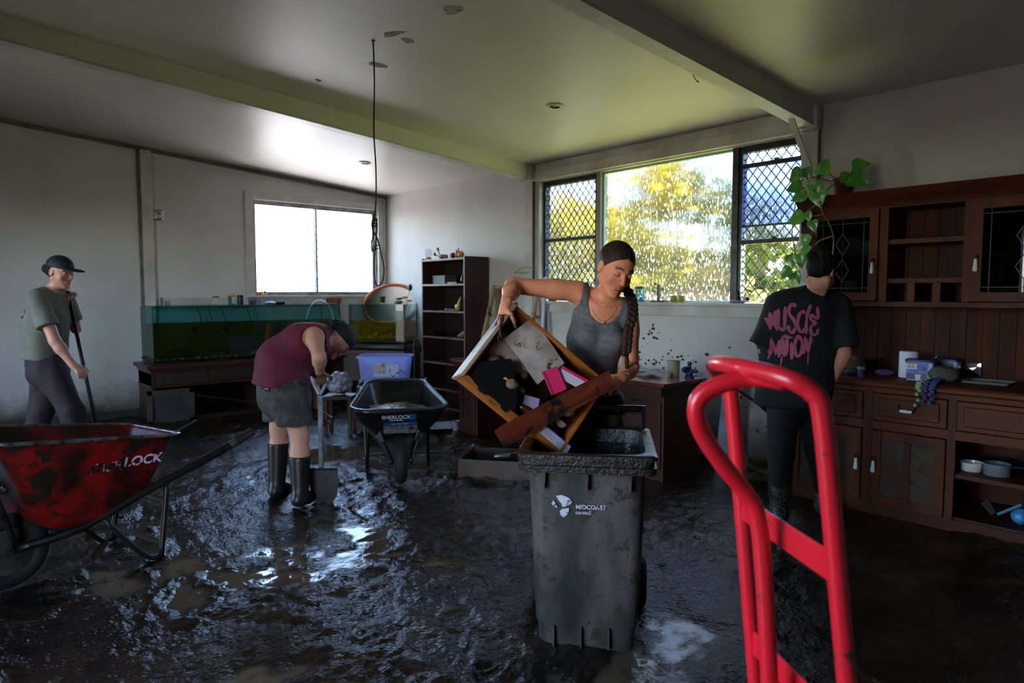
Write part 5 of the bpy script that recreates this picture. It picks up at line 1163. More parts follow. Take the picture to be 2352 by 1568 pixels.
leg(B, (-3.64, 5.33, .86), (-3.46, 5.32, .50), (-3.40, 5.33, .09), 1.1); leg(B, (-3.74, 5.48, .86), (-3.80, 5.47, .50), (-3.95, 5.50, .10), 1.1)
Hh = SDF(); hand(Hh, (-3.385, 5.24, .875), (.72, .0, -.68), (-.5, .5, -.6), (.3, .3, .6), (.6,.65,.7,.75), .3, 1.02, .7)
hand(Hh, (-3.575, 5.50, 1.34), (.3, -.1, .9), (.9, .2, -.2), (0, -1, .2), (1.0, 1.0, 1.0, 1.0), .2, 1.0, .9)
hd = H.sdf(False); full = lambda p: smin(smin(B(p), hd(p), .02), Hh(p), .012)
skinmesh(t, o, [((-4.1, 5.05, .0), (-3.22, 5.80, 1.46), .0095, None), ((-3.72, 5.25, 1.44), (-3.36, 5.56, 1.76), .0046, lambda p: 1.452-p[:, 2])], full, (188,132,112), H, lambda V: np.clip(n3(V, 28, 4)*2.2-1.9, 0, .6), lip=(150,78,70), brow=(30,22,20))
def tee(p):
    d = f_ecap((-3.655, 5.40, 1.36), (-3.69, 5.40, 1.15), (.175, .118), (.165, .135), (.1, 1, 0))(p); d = smin(d, f_ecap((-3.69, 5.40, 1.15), (-3.715, 5.40, .88), (.165, .135), (.18, .158), (.1, 1, 0))(p), .05)
    for a, b_ in (((-3.63, 5.24, 1.38), (-3.545, 5.21, 1.17)), ((-3.63, 5.55, 1.37), (-3.62, 5.62, 1.2))): d = smin(d, np.maximum(f_cone(a, b_, .072, .080)(p), -((p-A3(b_))@nrm(A3(a)-A3(b_)))), .03)
    d = smin(d, f_cone((-3.65, 5.40, 1.41), (-3.64, 5.24, 1.39), .058, .058)(p), .04); d = smin(d, f_cone((-3.65, 5.40, 1.41), (-3.64, 5.55, 1.39), .058, .058)(p), .04)
    d = d-.006*n3(p, 20, 7); d = np.maximum(d, .905-.03*n3(p, 6, 2)-p[:, 2]); return smax(d, -(np.linalg.norm(p-A3((-3.60, 5.40, 1.475)), axis=1)-.066), .005)
cloth('t_shirt', t, o, tee, (-4.0, 5.05, .84), (-3.34, 5.78, 1.52), .0085, M('khaki_jersey', (106,104,92), (88,88,78), rough=.85, scale=5))
b = MB()
for k, (y_, z_, w_, h_) in enumerate(((-.07, 1.28, .05, .03), (-.07, 1.24, .06, .02), (-.06, 1.20, .045, .012), (-.06, 1.17, .04, .010))):
    vv = -4.1
    p_ = A3([[-3.95, 5.40+y_, z_]])
    for it in range(40): p_[:, 0] += float(np.clip(tee(p_), -.02, .05)[0])*.8
    b.box((p_[0, 0]-o[0]-.001, y_, z_), (.002, w_, h_))
b.build('back_print', M('faded_print', (172,174,172), rough=.7), t)['kind'] = 'stuff'
def trk(p):
    d = f_ecap((-3.70, 5.40, .93), (-3.69, 5.40, .80), (.155, .13), (.165, .14), (.1, 1, 0))(p)
    d = smin(d, f_cone((-3.64, 5.34, .84), (-3.465, 5.32, .50), .115, .088)(p), .05); d = smin(d, f_cone((-3.465, 5.32, .50), (-3.405, 5.33, .12), .088, .08)(p), .03)
    d = smin(d, f_cone((-3.74, 5.47, .84), (-3.80, 5.47, .50), .115, .09)(p), .04); d = smin(d, f_cone((-3.80, 5.47, .50), (-3.94, 5.50, .12), .09, .08)(p), .03)
    return np.maximum(np.maximum(d-.006*n3(p, 22, 3), .10-p[:, 2]), p[:, 2]-.96)
cloth('track_pants', t, o, trk, (-4.08, 5.15, .05), (-3.28, 5.66, 1.02), .0095, M('plum_track_pants', (44,28,36), (30,19,25), rough=.85, scale=5))
for ax, ay in ((-3.40, 5.33), (-3.95, 5.50)):
    S = SDF(); foot(S, (ax, ay, .09), (1, -.1, 0), 1.15); cloth('boot', t, o, lambda p: np.maximum(S(p), -p[:, 2]-.02), (ax-.14, ay-.1, -.03), (ax+.3, ay+.1, .2), .009, m_tyre)
cp2 = f_ell((0, -.010, .043), (.084, .105, .085))
def capm(p):
    q = H.loc(p); d = np.maximum(cp2(q), .034-q[:, 2]); br = f_ell((0, .125, .040), (.070, .075, .010))(q); return np.minimum(d, np.maximum(br, .03-q[:, 1]))
cloth('cap', t, o, capm, (-3.74, 5.22, 1.52), (-3.28, 5.58, 1.80), .0055, M('black_cap', (20,18,24), (14,13,16), rough=.7, scale=12))
cloth('hair', t, o, lambda p: np.minimum(np.maximum(f_ell((0, -.03, .01), (.079, .085, .075))(H.loc(p)), np.maximum(H.loc(p)[:, 1]+.012, -.05-H.loc(p)[:, 2])), f_ell((0, -.105, .005), (.055, .042, .045))(H.loc(p)))+.004*n3(p, 90, 2), (-3.78, 5.25, 1.48), (-3.44, 5.55, 1.76), .006, m_dhair)
# his tool
q = W(-3.56, 5.5); t = thing('floor_scraper', 'black long-handled floor scraper held by the man at the left wall', 'floor scraper', (q.x, q.y, 0), YR)
b = MB(); b.tube([(-.012, .0, 1.44), (.20, -.09, .55), (.32, -.14, .06)], .014, 10); b.build('pole', m_iron, t, smooth=True)
b = MB(); b.box((.33, -.145, .04), (.05, .42, .05)); b.build('scraper_head', m_tyre, t, bevel=.006)
# ------------------------------------------------------------------ woman at the dresser, seen from behind
t, o = person('woman in a black T-shirt with pink MUSCLE NATION lettering at the dresser', 1.80, 4.25)
H = Head((1.862, 4.13, 1.545), (.62, .55, -.50), 0, 1.0)
B = SDF()
B.ecap((1.83, 4.22, 1.32), (1.80, 4.24, 1.05), (.165, .10), (.150, .12), (1,0,0), .06); B.ecap((1.80, 4.24, 1.05), (1.79, 4.26, .80), (.150, .12), (.175, .14), (1,0,0), .06)
B.cone((1.845, 4.20, 1.40), (1.86, 4.15, 1.48), .056, .052, .03); B.cone((1.84, 4.21, 1.40), (1.65, 4.22, 1.345), .05, .05, .05); B.cone((1.84, 4.21, 1.40), (2.02, 4.22, 1.345), .05, .05, .05)
arm(B, (1.645, 4.22, 1.33), (1.58, 4.24, 1.07), (1.68, 4.45, 1.0), 1.1); arm(B, (2.025, 4.22, 1.33), (2.02, 4.14, 1.06), (1.985, 4.20, .90), 1.15)
leg(B, (1.71, 4.24, .80), (1.685, 4.22, .42), (1.665, 4.17, .10), 1.1); leg(B, (1.88, 4.26, .80), (1.945, 4.28, .44), (2.015, 4.30, .10), 1.1)
Hh = SDF(); hand(Hh, (1.985, 4.20, .90), (-.2, .3, -.92), (-.9, 0, .1), (0, 1, 0), (.35,.4,.45,.5), .3, .98, .5); hand(Hh, (1.68, 4.45, 1.0), (.35, .9, -.1), (0, .1, -1), (1, 0, 0), (.4,.4,.4,.4), .3, .95, .5)
hd = H.sdf(); full = lambda p: smin(smin(B(p), hd(p), .02), Hh(p), .012)
skinmesh(t, o, [((1.42, 3.98, .0), (2.20, 4.62, 1.46), .0095, None), ((1.70, 3.96, 1.44), (2.04, 4.32, 1.72), .005, lambda p: 1.452-p[:, 2])], full, (186,126,108), H, lambda V: np.clip(n3(V, 28, 4)*2.2-1.9, 0, .7))
def bt(p):
    d = f_ecap((1.815, 4.215, 1.34), (1.785, 4.23, 1.10), (.225, .120), (.235, .142), (1,0,0))(p); d = smin(d, f_ecap((1.785, 4.23, 1.10), (1.75, 4.24, .70), (.235, .142), (.235, .172), (1,0,0))(p), .06)
    for a, b_ in (((1.645, 4.22, 1.335), (1.565, 4.225, 1.10)), ((2.01, 4.22, 1.335), (2.03, 4.165, 1.09))): d = smin(d, np.maximum(f_cone(a, b_, .080, .092)(p), -((p-A3(b_))@nrm(A3(a)-A3(b_)))), .03)
    for s in (1.65, 2.0): d = smin(d, f_cone((1.84, 4.205, 1.40), (s, 4.22, 1.36), .058, .062)(p), .05)
    d = d-.007*n3(p*A3((1, 1, .5)), 16, 5); d = np.maximum(d, .735-.015*n3(p, 8, 2)-p[:, 2]); return smax(d, -(np.linalg.norm(p-A3((1.865, 4.14, 1.485)), axis=1)-.068), .006)
cloth('t_shirt', t, o, bt, (1.44, 3.98, .66), (2.20, 4.48, 1.50), .0085, M('black_jersey', (22,22,28), (15,15,19), rough=.8, scale=6))
LET = {'M': [[(1.515,1.278), (1.538,1.209)], [(1.532,1.203), (1.538,1.307), (1.552,1.226), (1.561,1.321), (1.569,1.197)]], 'U': [[(1.577,1.330), (1.578,1.232), (1.596,1.205), (1.610,1.226), (1.613,1.346)]], 'S': [[(1.667,1.340), (1.657,1.361), (1.639,1.348), (1.633,1.307), (1.660,1.261), (1.668,1.221), (1.648,1.188), (1.632,1.203), (1.629,1.232)]], 'C': [[(1.719,1.301), (1.708,1.318), (1.689,1.296), (1.681,1.244), (1.688,1.203), (1.706,1.192), (1.722,1.217)]], 'L': [[(1.753,1.356), (1.733,1.284), (1.727,1.182)]], 'E': [[(1.793,1.344), (1.797,1.273), (1.761,1.293), (1.757,1.266), (1.783,1.247), (1.754,1.221), (1.759,1.180), (1.787,1.182), (1.802,1.212)]],
 'N': [[(1.536,1.050), (1.536,1.151), (1.565,1.058), (1.580,1.145)]], 'A': [[(1.578,1.038), (1.597,1.163), (1.605,1.043)], [(1.579,1.085), (1.607,1.096)]], 'T': [[(1.600,1.168), (1.640,1.157)], [(1.619,1.161), (1.616,1.050)]], 'I': [[(1.643,1.131), (1.646,1.026)], [(1.641,1.163), (1.643,1.156)]], 'O': [[(1.678,1.174), (1.661,1.122), (1.665,1.066), (1.682,1.046), (1.700,1.081), (1.700,1.139), (1.678,1.174)]], 'N2': [[(1.713,1.061), (1.720,1.163), (1.739,1.070), (1.754,1.168)]], 'drip': [[(1.739,1.070), (1.739,0.996)], [(1.594,1.046), (1.591,1.005), (1.588,0.970)], [(1.568,0.945), (1.561,0.898)], [(1.536,1.050), (1.528,1.023)], [(1.764,1.147), (1.767,1.142)], [(1.766,1.134), (1.768,1.127)]]}
m_pink = M('pink_print', (196,96,128), (178,84,116), rough=.6, scale=8)
def onback(P):
    P = np.asarray(P)+A3((.035, 0)); p = np.stack([P[:, 0], np.full(len(P), 3.95), P[:, 1]], 1)
    for it in range(40): p[:, 1] += np.clip(bt(p), -.02, .05)*.8
    return p-A3((0, .0035, 0))
for k, ss in [(k, g) for k, v in LET.items() for g in ([[x] for x in v] if k == 'drip' else [v])]:
    b = MB()
    for s in ss:
        c = spline([(x, 0, z) for x, z in s], 5) if len(s) > 2 and k in 'SCUEOL' else [Vector((s[i][0]+(s[i+1][0]-s[i][0])*j/5, 0, s[i][1]+(s[i+1][1]-s[i][1])*j/5)) for i in range(len(s)-1) for j in range(5)]+[Vector((s[-1][0], 0, s[-1][1]))]
        w = .0035 if k == 'drip' else .0085; n = len(c); lft, rgt = [], []
        for i in range(n):
            d = (c[min(i+1, n-1)]-c[max(i-1, 0)]); d = d.normalized() if d.length > 0 else Vector((0,0,1)); nn = Vector((d.z, 0, -d.x))
            ww = w*(.75+.5*abs(math.sin(i*.35+len(k)))) * (.45 if i in (0, n-1) else 1); lft.append((c[i].x+nn.x*ww, c[i].z+nn.z*ww)); rgt.append((c[i].x-nn.x*ww, c[i].z-nn.z*ww))
        LP, RP = onback(lft)-o, onback(rgt)-o; k0 = len(b.v); b.v += [tuple(x) for x in LP]+[tuple(x) for x in RP]
        b.f += [(k0+i, k0+i+1, k0+n+i+1, k0+n+i) for i in range(n-1)]
    b.build('lettering', m_pink, t)
rs = np.random.RandomState(4); sp_ = onback(np.stack([1.53+.27*rs.rand(26), 1.20+.22*rs.rand(26)], 1))-o
b = MB()
for p in sp_: b.ell(p, (.0022, .001, .0022), 6, 4)
b.build('paint_flecks', m_pink, t)['kind'] = 'stuff'
def lgf(p):
    S = f_ecap((1.79, 4.26, .84), (1.79, 4.26, .78), (.18, .145), (.185, .15), (1,0,0))(p)
    S = smin(S, f_cone((1.71, 4.24, .80), (1.685, 4.22, .42), .112, .078)(p), .04); S = smin(S, f_cone((1.685, 4.22, .42), (1.668, 4.18, .16), .076, .068)(p), .03)
    S = smin(S, f_cone((1.88, 4.26, .80), (1.945, 4.28, .44), .110, .078)(p), .04); S = smin(S, f_cone((1.945, 4.28, .44), (2.01, 4.30, .16), .076, .068)(p), .03)
    return np.maximum(np.maximum(S, .15-p[:, 2]), p[:, 2]-.9)
cloth('leggings', t, o, lgf, (1.5, 3.98, .1), (2.14, 4.5, .95), .0095, M('black_leggings', (16,16,18), (22,21,22), rough=.7, scale=8))
m_leo = bpy.data.materials.new('leopard_boot'); m_leo.use_nodes = True; N_, K_ = m_leo.node_tree.nodes, m_leo.node_tree.links
vo = N_.new('ShaderNodeTexVoronoi'); vo.feature = 'DISTANCE_TO_EDGE'; vo.inputs['Scale'].default_value = 34; tc_ = N_.new('ShaderNodeTexCoord'); K_.new(tc_.outputs['Object'], vo.inputs['Vector'])
mr_ = N_.new('ShaderNodeMapRange'); mr_.inputs['From Min'].default_value = .05; mr_.inputs['From Max'].default_value = .12; K_.new(vo.outputs['Distance'], mr_.inputs['Value'])
cm_ = N_.new('ShaderNodeMix'); cm_.data_type = 'RGBA'; cm_.inputs['A'].default_value = L(96,96,94); cm_.inputs['B'].default_value = L(26,24,24); K_.new(mr_.outputs[0], cm_.inputs['Factor']); K_.new(cm_.outputs['Result'], N_['Principled BSDF'].inputs['Base Color']); N_['Principled BSDF'].inputs['Roughness'].default_value = .45
for ax, ay in ((1.665, 4.17), (2.015, 4.30)):
    S = SDF(); S.cone((ax+(.004 if ax < 1.8 else -.008), ay+.005, .24), (ax, ay, .08), .066, .056, .02); foot(S, (ax, ay, .08), (.15, 1, 0), 1.1)
    cloth('gumboot', t, o, lambda p: np.maximum(np.maximum(S(p), p[:, 2]-.24), -p[:, 2]-.03), (ax-.12, ay-.12, -.04), (ax+.12, ay+.27, .3), .008, m_leo)
hf = hairfn(H)
bun = lambda p: np.minimum(np.minimum(np.maximum(f_ell((0, -.02, .034), (.082, .103, .092))(H.loc(p)), np.maximum(.752*H.loc(p)[:, 1]-.659*H.loc(p)[:, 2]-.010, -.055-H.loc(p)[:, 2])), f_ell((0, -.085, .080), (.066, .058, .056))(H.loc(p))), f_ell((-.02, -.115, .045), (.035, .035, .03))(H.loc(p)))+.006*n3(p, 70, 3)
cloth('hair', t, o, bun, (1.66, 3.92, 1.40), (2.06, 4.34, 1.74), .0058, m_dhair)
b = MB()
for m in (-1, 1):
    b.tube([Vector(H.w(m*.076, -.005, .012))-Vector(o), Vector(H.w(m*.066, .088, .010))-Vector(o)], .0025, 6); b.tube([Vector(H.w(m*.031+.026*math.cos(a*math.pi/8), .100-.006*abs(math.cos(a*math.pi/8)), .004+.020*math.sin(a*math.pi/8)))-Vector(o) for a in range(16)], .0025, 6, closed=True)
b.tube([Vector(H.w(-.006, .104, .008))-Vector(o), Vector(H.w(.006, .104, .008))-Vector(o)], .0025, 6); b.build('glasses', m_iron, t, smooth=True)
# ================================================================== the drawer being emptied and what is in it
def frame_thing(name, label, cat, O, xa, ya, group=None):
    xa = Vector(xa).normalized(); ya = Vector(ya); ya = (ya-xa*ya.dot(xa)).normalized(); n = xa.cross(ya)
    t = thing(name, label, cat, O, 0, group); t.rotation_euler = Matrix((xa, ya, n)).transposed().to_euler(); return t
def D3(u, v, z): return RT*u+FH*v+Vector((0, 0, z))
m_dwood = M('drawer_pine', (186,104,40), (120,58,20), rough=.4, scale=5, stretch=(.2,1.4,1.4), mud=.10, mudscale=6, mudc=(38,28,22))
m_dpale = M('drawer_side_ply', (176,140,112), (140,104,80), rough=.5, scale=5, stretch=(1,.2,1), mud=.14, mudscale=7)
A_ = W(.017, 2.90, 1.374); xa = D3(.405, .06, -.343); ya = D3(-.161, -.14, -.320)
t = frame_thing('drawer', 'wooden drawer full of wet clutter tipped over the bin by the young woman', 'drawer', A_, xa, ya)
DX, DY, DD, TH = .53, .385, .135, .014       # local x along the top rim, y down the left rim, z into the drawer (away)
b = MB(); b.b2(0, DX, 0, TH, 0, DD); b.build('long_side', m_dwood, t, bevel=.002)
b = MB(); b.b2(0, DX, DY-TH, DY, 0, DD); lo = b.build('long_side', m_dwood, t, bevel=.002)
b = MB(); b.b2(0, TH, TH, DY-TH, 0, DD); b.build('short_side', m_dpale, t, bevel=.002)
b = MB(); b.b2(DX-TH, DX, TH, DY-TH, 0, DD); b.build('short_side', m_dwood, t, bevel=.002)
b = MB(); b.b2(-.012, .004, -.004, DY+.004, -.02, DD+.01); b.build('drawer_front', m_dpale, t, bevel=.003)
b = MB(); b.b2(TH, DX-TH, TH, DY-TH, DD-.008, DD-.002); b.build('bottom_panel', M('drawer_bottom_wet', (44,32,26), (70,50,36), rough=.3, scale=6), t)
b = MB(); b.prism([(.02,.30), (.03,DY-.012), (.10,DY+.004), (.16,DY-.004), (.24,DY+.003), (.25,.33), (.20,.27), (.12,.20)], (0,0,.03), (0,0,-.004), (1,0,0), (0,1,0)); b.build('wet_lining', M('wet_black_lining', (16,15,16), rough=.35), t)
def dl(x, y, z): return A_+(Matrix((xa.normalized(), (ya-xa.normalized()*ya.dot(xa.normalized())).normalized(), xa.normalized().cross((ya-xa.normalized()*ya.dot(xa.normalized())).normalized()))).transposed() @ Vector((x, y, z)))
xd = xa.normalized(); yd = (ya-xd*ya.dot(xd)).normalized(); nd = xd.cross(yd)
m_paper = M('stained_paper', (196,180,172), (160,136,118), rough=.7, scale=9, mud=.10, mudscale=16, mudc=(60,46,36))
def sheet(name, label, cat, pos, xa_, ya_, w, h, mat, bend=.01, n=8, lines=0):
    q = frame_thing(name, label, cat, pos, xa_, ya_); b = MB(); V = []
    for k in (0, 1):
        for i in range(n+1):
            for j in range(n+1): V.append((w*(i/n-.5), h*(j/n-.5), bend*(math.sin(i*1.1)+.6*math.cos(j*.9+i*.3))+k*.0012))
    m_ = n+1; F = []
    for k in (0, 1):
        for i in range(n):
            for j in range(n): F.append(tuple(k*m_*m_+a for a in (i*m_+j, (i+1)*m_+j, (i+1)*m_+j+1, i*m_+j+1)))
    b.add(V, F); b.build('paper_sheet', mat, q, smooth=True)
    for l in range(lines):
        b = MB(); b.box((0, h*(-.38+.076*l), -.0012-bend*.2), (w*.7, .004, .0004)); b.build('text_line', M('faded_ink', (150,132,128), rough=.7), q)
    return q
sheet('letter', 'stained sheet of writing paper lying on top of the drawer clutter', 'paper', dl(.185, .10, .012), xd*.9+yd*.25, yd*.9-xd*.25, .24, .16, m_paper, .004)
sheet('envelope', 'brown-stained envelope under the sheet of paper in the drawer', 'paper', dl(.125, .165, .045), xd*.95-yd*.1, yd, .20, .12, M('stained_envelope', (168,140,120), (120,90,70), rough=.7, scale=7, mud=.15), .003)
t = frame_thing('folding_box', 'bright pink folding box standing open among the drawer clutter', 'box', W(.178, 2.865, 1.055), D3(.9, 0, .38), D3(0, 0, -1))
b = MB(); b.box((0, 0, 0), (.07, .105, .010)); b.build('cover_panel', M('pink_card', (206,22,84), rough=.45), t)
b = MB(); b.box((-.025, 0, -.0055), (.006, .105, .002)); b.build('crease', M('dark_pink', (120,10,50), rough=.5), t)
q = Matrix.Rotation(R(52), 3, 'Z')
b = MB(); b.box((.085, .035, .012), (.15, .05, .006), q); b.build('side_panel', M('pale_card', (190,176,190), rough=.6), t)
b = MB(); b.box((.098, .020, .010), (.15, .012, .010), q); b.build('edge_band', M('pink_card', (206,22,84)), t)
t = frame_thing('card_box', 'small lilac cardboard flap box in the drawer below the pink box', 'box', dl(.31, .285, .04), xd*.9-yd*.4, yd)
b = MB(); b.box((0, 0, 0), (.07, .06, .003)); b.build('flap', M('lilac_card', (176,156,186), rough=.6), t)
b = MB(); b.box((.05, .0, .02), (.05, .06, .003), Matrix.Rotation(R(-50), 3, 'Y')); b.build('flap', M('lilac_card', (176,156,186)), t)
t = frame_thing('book', 'white paperback with a blue edge sliding out of the drawer', 'book', dl(.455, .345, .02), xd, yd)
b = MB(); b.box((0, .012, -.016), (.19, .055, .004)); b.build('cover', M('book_cover', (202,190,196), (170,150,160), rough=.4, scale=20), t)
b = MB(); b.box((0, .012, -.004), (.185, .052, .02)); b.build('pages', m_paper, t)
b = MB(); b.box((0, -.016, -.006), (.19, .003, .026)); b.build('spine', M('blue_gloss', (40,60,190), rough=.2), t)
b = MB(); b.box((-.06, .01, -.0186), (.022, .02, .001)); b.build('red_logo', M('red_print', (190,70,60), rough=.5), t)
def bottle(name, label, cat, pos, axis, r, h, mat, capm=None, prof=None, group=None):
    t = thing(name, label, cat, pos, 0, group); t.rotation_euler = Vector(axis).to_track_quat('Z', 'Y').to_euler()
    b = MB(); b.lathe(prof or [(r*.85,0), (r,.004), (r,h*.82), (r*.75,h*.9), (r*.6,h*.92)], (0,0,0), 18); b.build('body', mat, t, smooth=50)
    if capm: b = MB(); b.lathe([(r*.7,h*.9), (r*.72,h*.91), (r*.72,h*1.12), (r*.6,h*1.14)], (0,0,0), 18); b.build('cap', capm, t, smooth=50)
    return t
bottle('medicine_bottle', 'small white bottle with a yellow cap inside the drawer', 'bottle', dl(.14, .235, 0.040), yd*.8-nd*.5+xd*.2, .022, .06, M('white_label', (190,176,160), (120,104,92), rough=.5, scale=14), M('yellow_cap', (220,180,30), rough=.4))
bottle('glass_jar', 'clear glass jar of oddments in the middle of the drawer', 'jar', dl(.375, .215, 0.050), -nd*.8+xd*.4, .03, .07, glass('jar_glass', (210,205,200)), M('dull_lid', (120,100,90), rough=.4))
bottle('plastic_pot', 'white plastic pot with a screw rim lying in the drawer', 'pot', dl(.235, .335, .05), -nd*.8+yd*.5, .027, .045, M('grey_white_plastic', (172,164,160), (120,110,104), rough=.4, scale=12))
bottle('green_pot', 'green screw-top pot near the lower right of the drawer', 'pot', dl(.415, .285, .07), -nd, .028, .04, M('muted_green', (70,104,84), rough=.35), M('dark_green_lid', (40,64,52), rough=.35))
def shell(name, label, pos, r, mat):
    t = frame_thing(name, label, 'shell', pos, xd, yd); b = MB(); n = 22; V = []
    for i in range(7):
        for k in range(n+1):
            a = math.pi*k/n; rr = r*i/6*(1+.04*math.cos(k*math.pi)); V.append((rr*math.cos(a), rr*math.sin(a)*1.05-r*.4, -.4*r*math.cos(i/6*1.5)))
    b.add(V, [(i*(n+1)+k, i*(n+1)+k+1, (i+1)*(n+1)+k+1, (i+1)*(n+1)+k) for i in range(6) for k in range(n)]); b.build('fan', mat, t, smooth=True)
    b = MB(); b.ell((0, -r*.42, 0), (r*.3, r*.14, r*.14), 8, 5); b.build('hinge', mat, t, smooth=True)
shell('scallop_shell', 'pale green scallop shell in the right of the drawer', dl(.445, .155, .045), .034, M('celadon_shell', (150,176,150), (120,146,126), rough=.4, scale=30))
shell('cockle_shell', 'chalky white shell by the lower right corner of the drawer', dl(.47, .265, .05), .026, M('chalk_shell', (196,186,172), rough=.6))
def lump(name, label, cat, pos, r, mat, seed=0, par=None):
    S = f_ell((0, 0, 0), r); rr = np.ones(3)*A3(r); t = thing(name, label, cat, pos)
    V, F = surf(lambda p: S(p)-.12*rr.min()*n3(p, 1.6/rr.min(), seed), -rr*1.4, rr*1.4, rr.max()/11); mesh_np('lump', V, F, mat, t); return t
m_clay = M('muddy_oddment', (120,94,76), (70,52,42), rough=.4, scale=20)
lump('beige_cloth', 'sodden beige cloth bundled along the left of the drawer', 'cloth', dl(.17, .285, 0.040), (.07, .035, .03), M('beige_cloth', (150,116,90), (100,74,58), rough=.8, scale=12), 1)
lump('clay_ball', 'muddy round ornament left of the pink box', 'ornament', dl(.215, .205, 0.055), (.022, .022, .022), m_clay, 2)
lump('green_soap', 'pale green soap beside the muddy round ornament', 'soap', dl(.245, .265, 0.055), (.024, .018, .016), M('soap_green', (120,134,104), rough=.5), 3)
lump('figurine', 'tiny muddy figurine under the glass jar', 'figurine', dl(.355, .275, 0.055), (.016, .024, .016), m_clay, 4)
lump('orange_toy', 'small orange and red toy near the drawer corner', 'toy', dl(.47, .315, .07), (.018, .022, .018), M('orange_plastic', (210,110,40), (160,50,60), rough=.4, scale=30), 5)
lump('rubber_toy', 'yellow rubber toy near the green pot', 'toy', dl(.405, .335, 0.050), (.026, .016, .014), M('mustard', (180,150,50), rough=.5), 6)
lump('rusty_tin', 'squashed rusty tin under the envelope in the drawer', 'tin', dl(.075, .235, 0.055), (.04, .03, .025), M('rust', (130,74,44), (80,44,30), rough=.7, scale=20), 11)
lump('wet_rag', 'grey lump of wet rag in the top right of the drawer', 'cloth', dl(.33, .085, 0.055), (.05, .035, .03), M('wet_grey_rag', (96,86,84), (60,52,50), rough=.7, scale=14), 12)
lump('brown_leather_purse', 'brown leather purse under the scallop shell', 'purse', dl(.43, .125, 0.055), (.055, .035, .022), M('brown_leather', (104,60,38), (70,38,26), rough=.5, scale=12), 13)
lump('tan_rag', 'tan rag in the lower left of the drawer', 'cloth', dl(.075, .31, 0.055), (.05, .035, .025), M('tan_rag', (130,100,74), (90,66,48), rough=.8, scale=14), 14)
lump('plaster_piece', 'chalky plaster piece between jar and drawer edge', 'rubble', dl(.47, .20, 0.055), (.03, .026, .022), M('chalky', (168,156,146), rough=.8), 15)
bottle('brown_bottle', 'brown glass bottle lying across the middle of the drawer', 'bottle', dl(.27, .315, 0.060), xd*.9-nd*.2, .02, .09, M('brown_glass', (70,36,16), rough=.15), m_iron)
# broken reddish board across the drawer
pa, pb = W(-.046, 2.725, .827), W(.415, 2.885, 1.044)
t = frame_thing('broken_board', 'broken red-brown board held across the front of the drawer', 'board', pa, pb-pa, Vector((0,0,1)))
Ln = (pb-pa).length; m_rb = M('red_brown_board', (150,66,44), (100,42,30), rough=.4, scale=4, stretch=(.25,1.2,1.2), mud=.26, mudscale=6, mudc=(46,34,28))
b = MB(); b.prism([(0,-.034), (.05,-.037), (Ln*.55,-.034), (Ln+.015,-.034), (Ln+.02,.03), (Ln*.7,.034), (.03,.036), (-.008,.03)], (0,0,.022)); b.v = [(v[0], v[2] if False else v[1], v[2]) for v in b.v]
b.v = [(x, z, y) for x, y, z in b.v]; b.build('board', m_rb, t, bevel=.002)
# ------------------------------------------------------------------ drawer lying on the floor with oddments
q = W(-.08, 5.35); t = thing('drawer', 'dark muddy drawer lying on the floor behind the bin', 'drawer', (q.x, q.y, .0), YR+R(-12))
m_fd = M('dark_drawer', (78,40,26), (46,26,20), rough=.32, scale=5, stretch=(.3,1,1), mud=.28)
for x0, x1, y0, y1 in ((-.30,.30,-.22,-.20), (-.30,.30,.20,.22), (-.30,-.28,-.20,.20), (.28,.30,-.20,.20)):
    b = MB(); b.b2(x0, x1, y0, y1, -.02, .15); b.build('side_board', m_fd, t, bevel=.003)
b = MB(); b.b2(-.28, .28, -.20, .20, .0, .012); b.build('bottom_panel', m_fd, t)
bottle('marker_pen', 'pink marker pen among oddments in the floor drawer', 'pen', q+RT*.05+Vector((0,0,.145)), RT*.9+FH*.2+Vector((0,0,.12)), .013, .15, M('pink_plastic', (190,40,80), rough=.35), M('white_cap', (200,196,200), rough=.4))
bottle('steel_torch', 'grey torch lying in the floor drawer', 'torch', q-RT*.06-FH*.05+Vector((0,0,.145)), RT*.95+FH*.1+Vector((0,0,.05)), .018, .14, M('dull_steel', (120,122,128), rough=.35, metal=.6), m_iron)
t = thing('foil_bag', 'crumpled silver foil bag poking out of the floor drawer', 'bag', q+RT*.20+Vector((0,0,.14)))
S = lambda p: f_cone((-.05,0,-.02), (.07,0,.14), .05, .012)(p)+.008*n3(p, 60, 3)
V, F = surf(S, (-.13,-.08,-.09), (.13,.08,.19), .008); mesh_np('foil', V, F, M('crumpled_foil', (170,172,180), (90,88,90), rough=.2, metal=.8, scale=20, bump=.6, bscale=50), t, smooth=False)
# ------------------------------------------------------------------ oddments on the floor by the desk
sheet('white_board', 'pale rectangular board lying in the mud behind the black wheelbarrow', 'board', W(-.82, 7.1, .045), RT, FH, .40, .42, M('pale_board', (190,190,204), (150,146,156), rough=.3, scale=6), .004)
bottle('plastic_cup', 'white plastic cup standing in the mud beside the desk', 'cup', W(-.58, 7.0, -.01), (0,0,1), .045, .12, M('grubby_white_plastic', (176,170,176), (110,100,96), rough=.4, scale=8), None, [(.032,0), (.034,.005), (.045,.115), (.05,.12), (.044,.12), (.032,.012)])
t = thing('storage_crate', 'dark wooden crate under the translucent storage tub', 'crate', W(-1.31, 7.05, 0), YR)
for k, (z0, z1) in enumerate(((.02,.16), (.18,.32), (.34,.47))):
    for y in (-.17, .16):
        b = MB(); b.b2(-.27, .27, y, y+.014, z0, z1); b.build('slat', m_mahogv, t)
    for x in (-.27, .256):
        b = MB(); b.b2(x, x+.014, -.156, .16, z0, z1); b.build('slat', m_mahogv, t)
b = MB(); b.b2(-.27, .27, -.17, .174, .47, .482); b.build('top_board', m_mahogv, t)
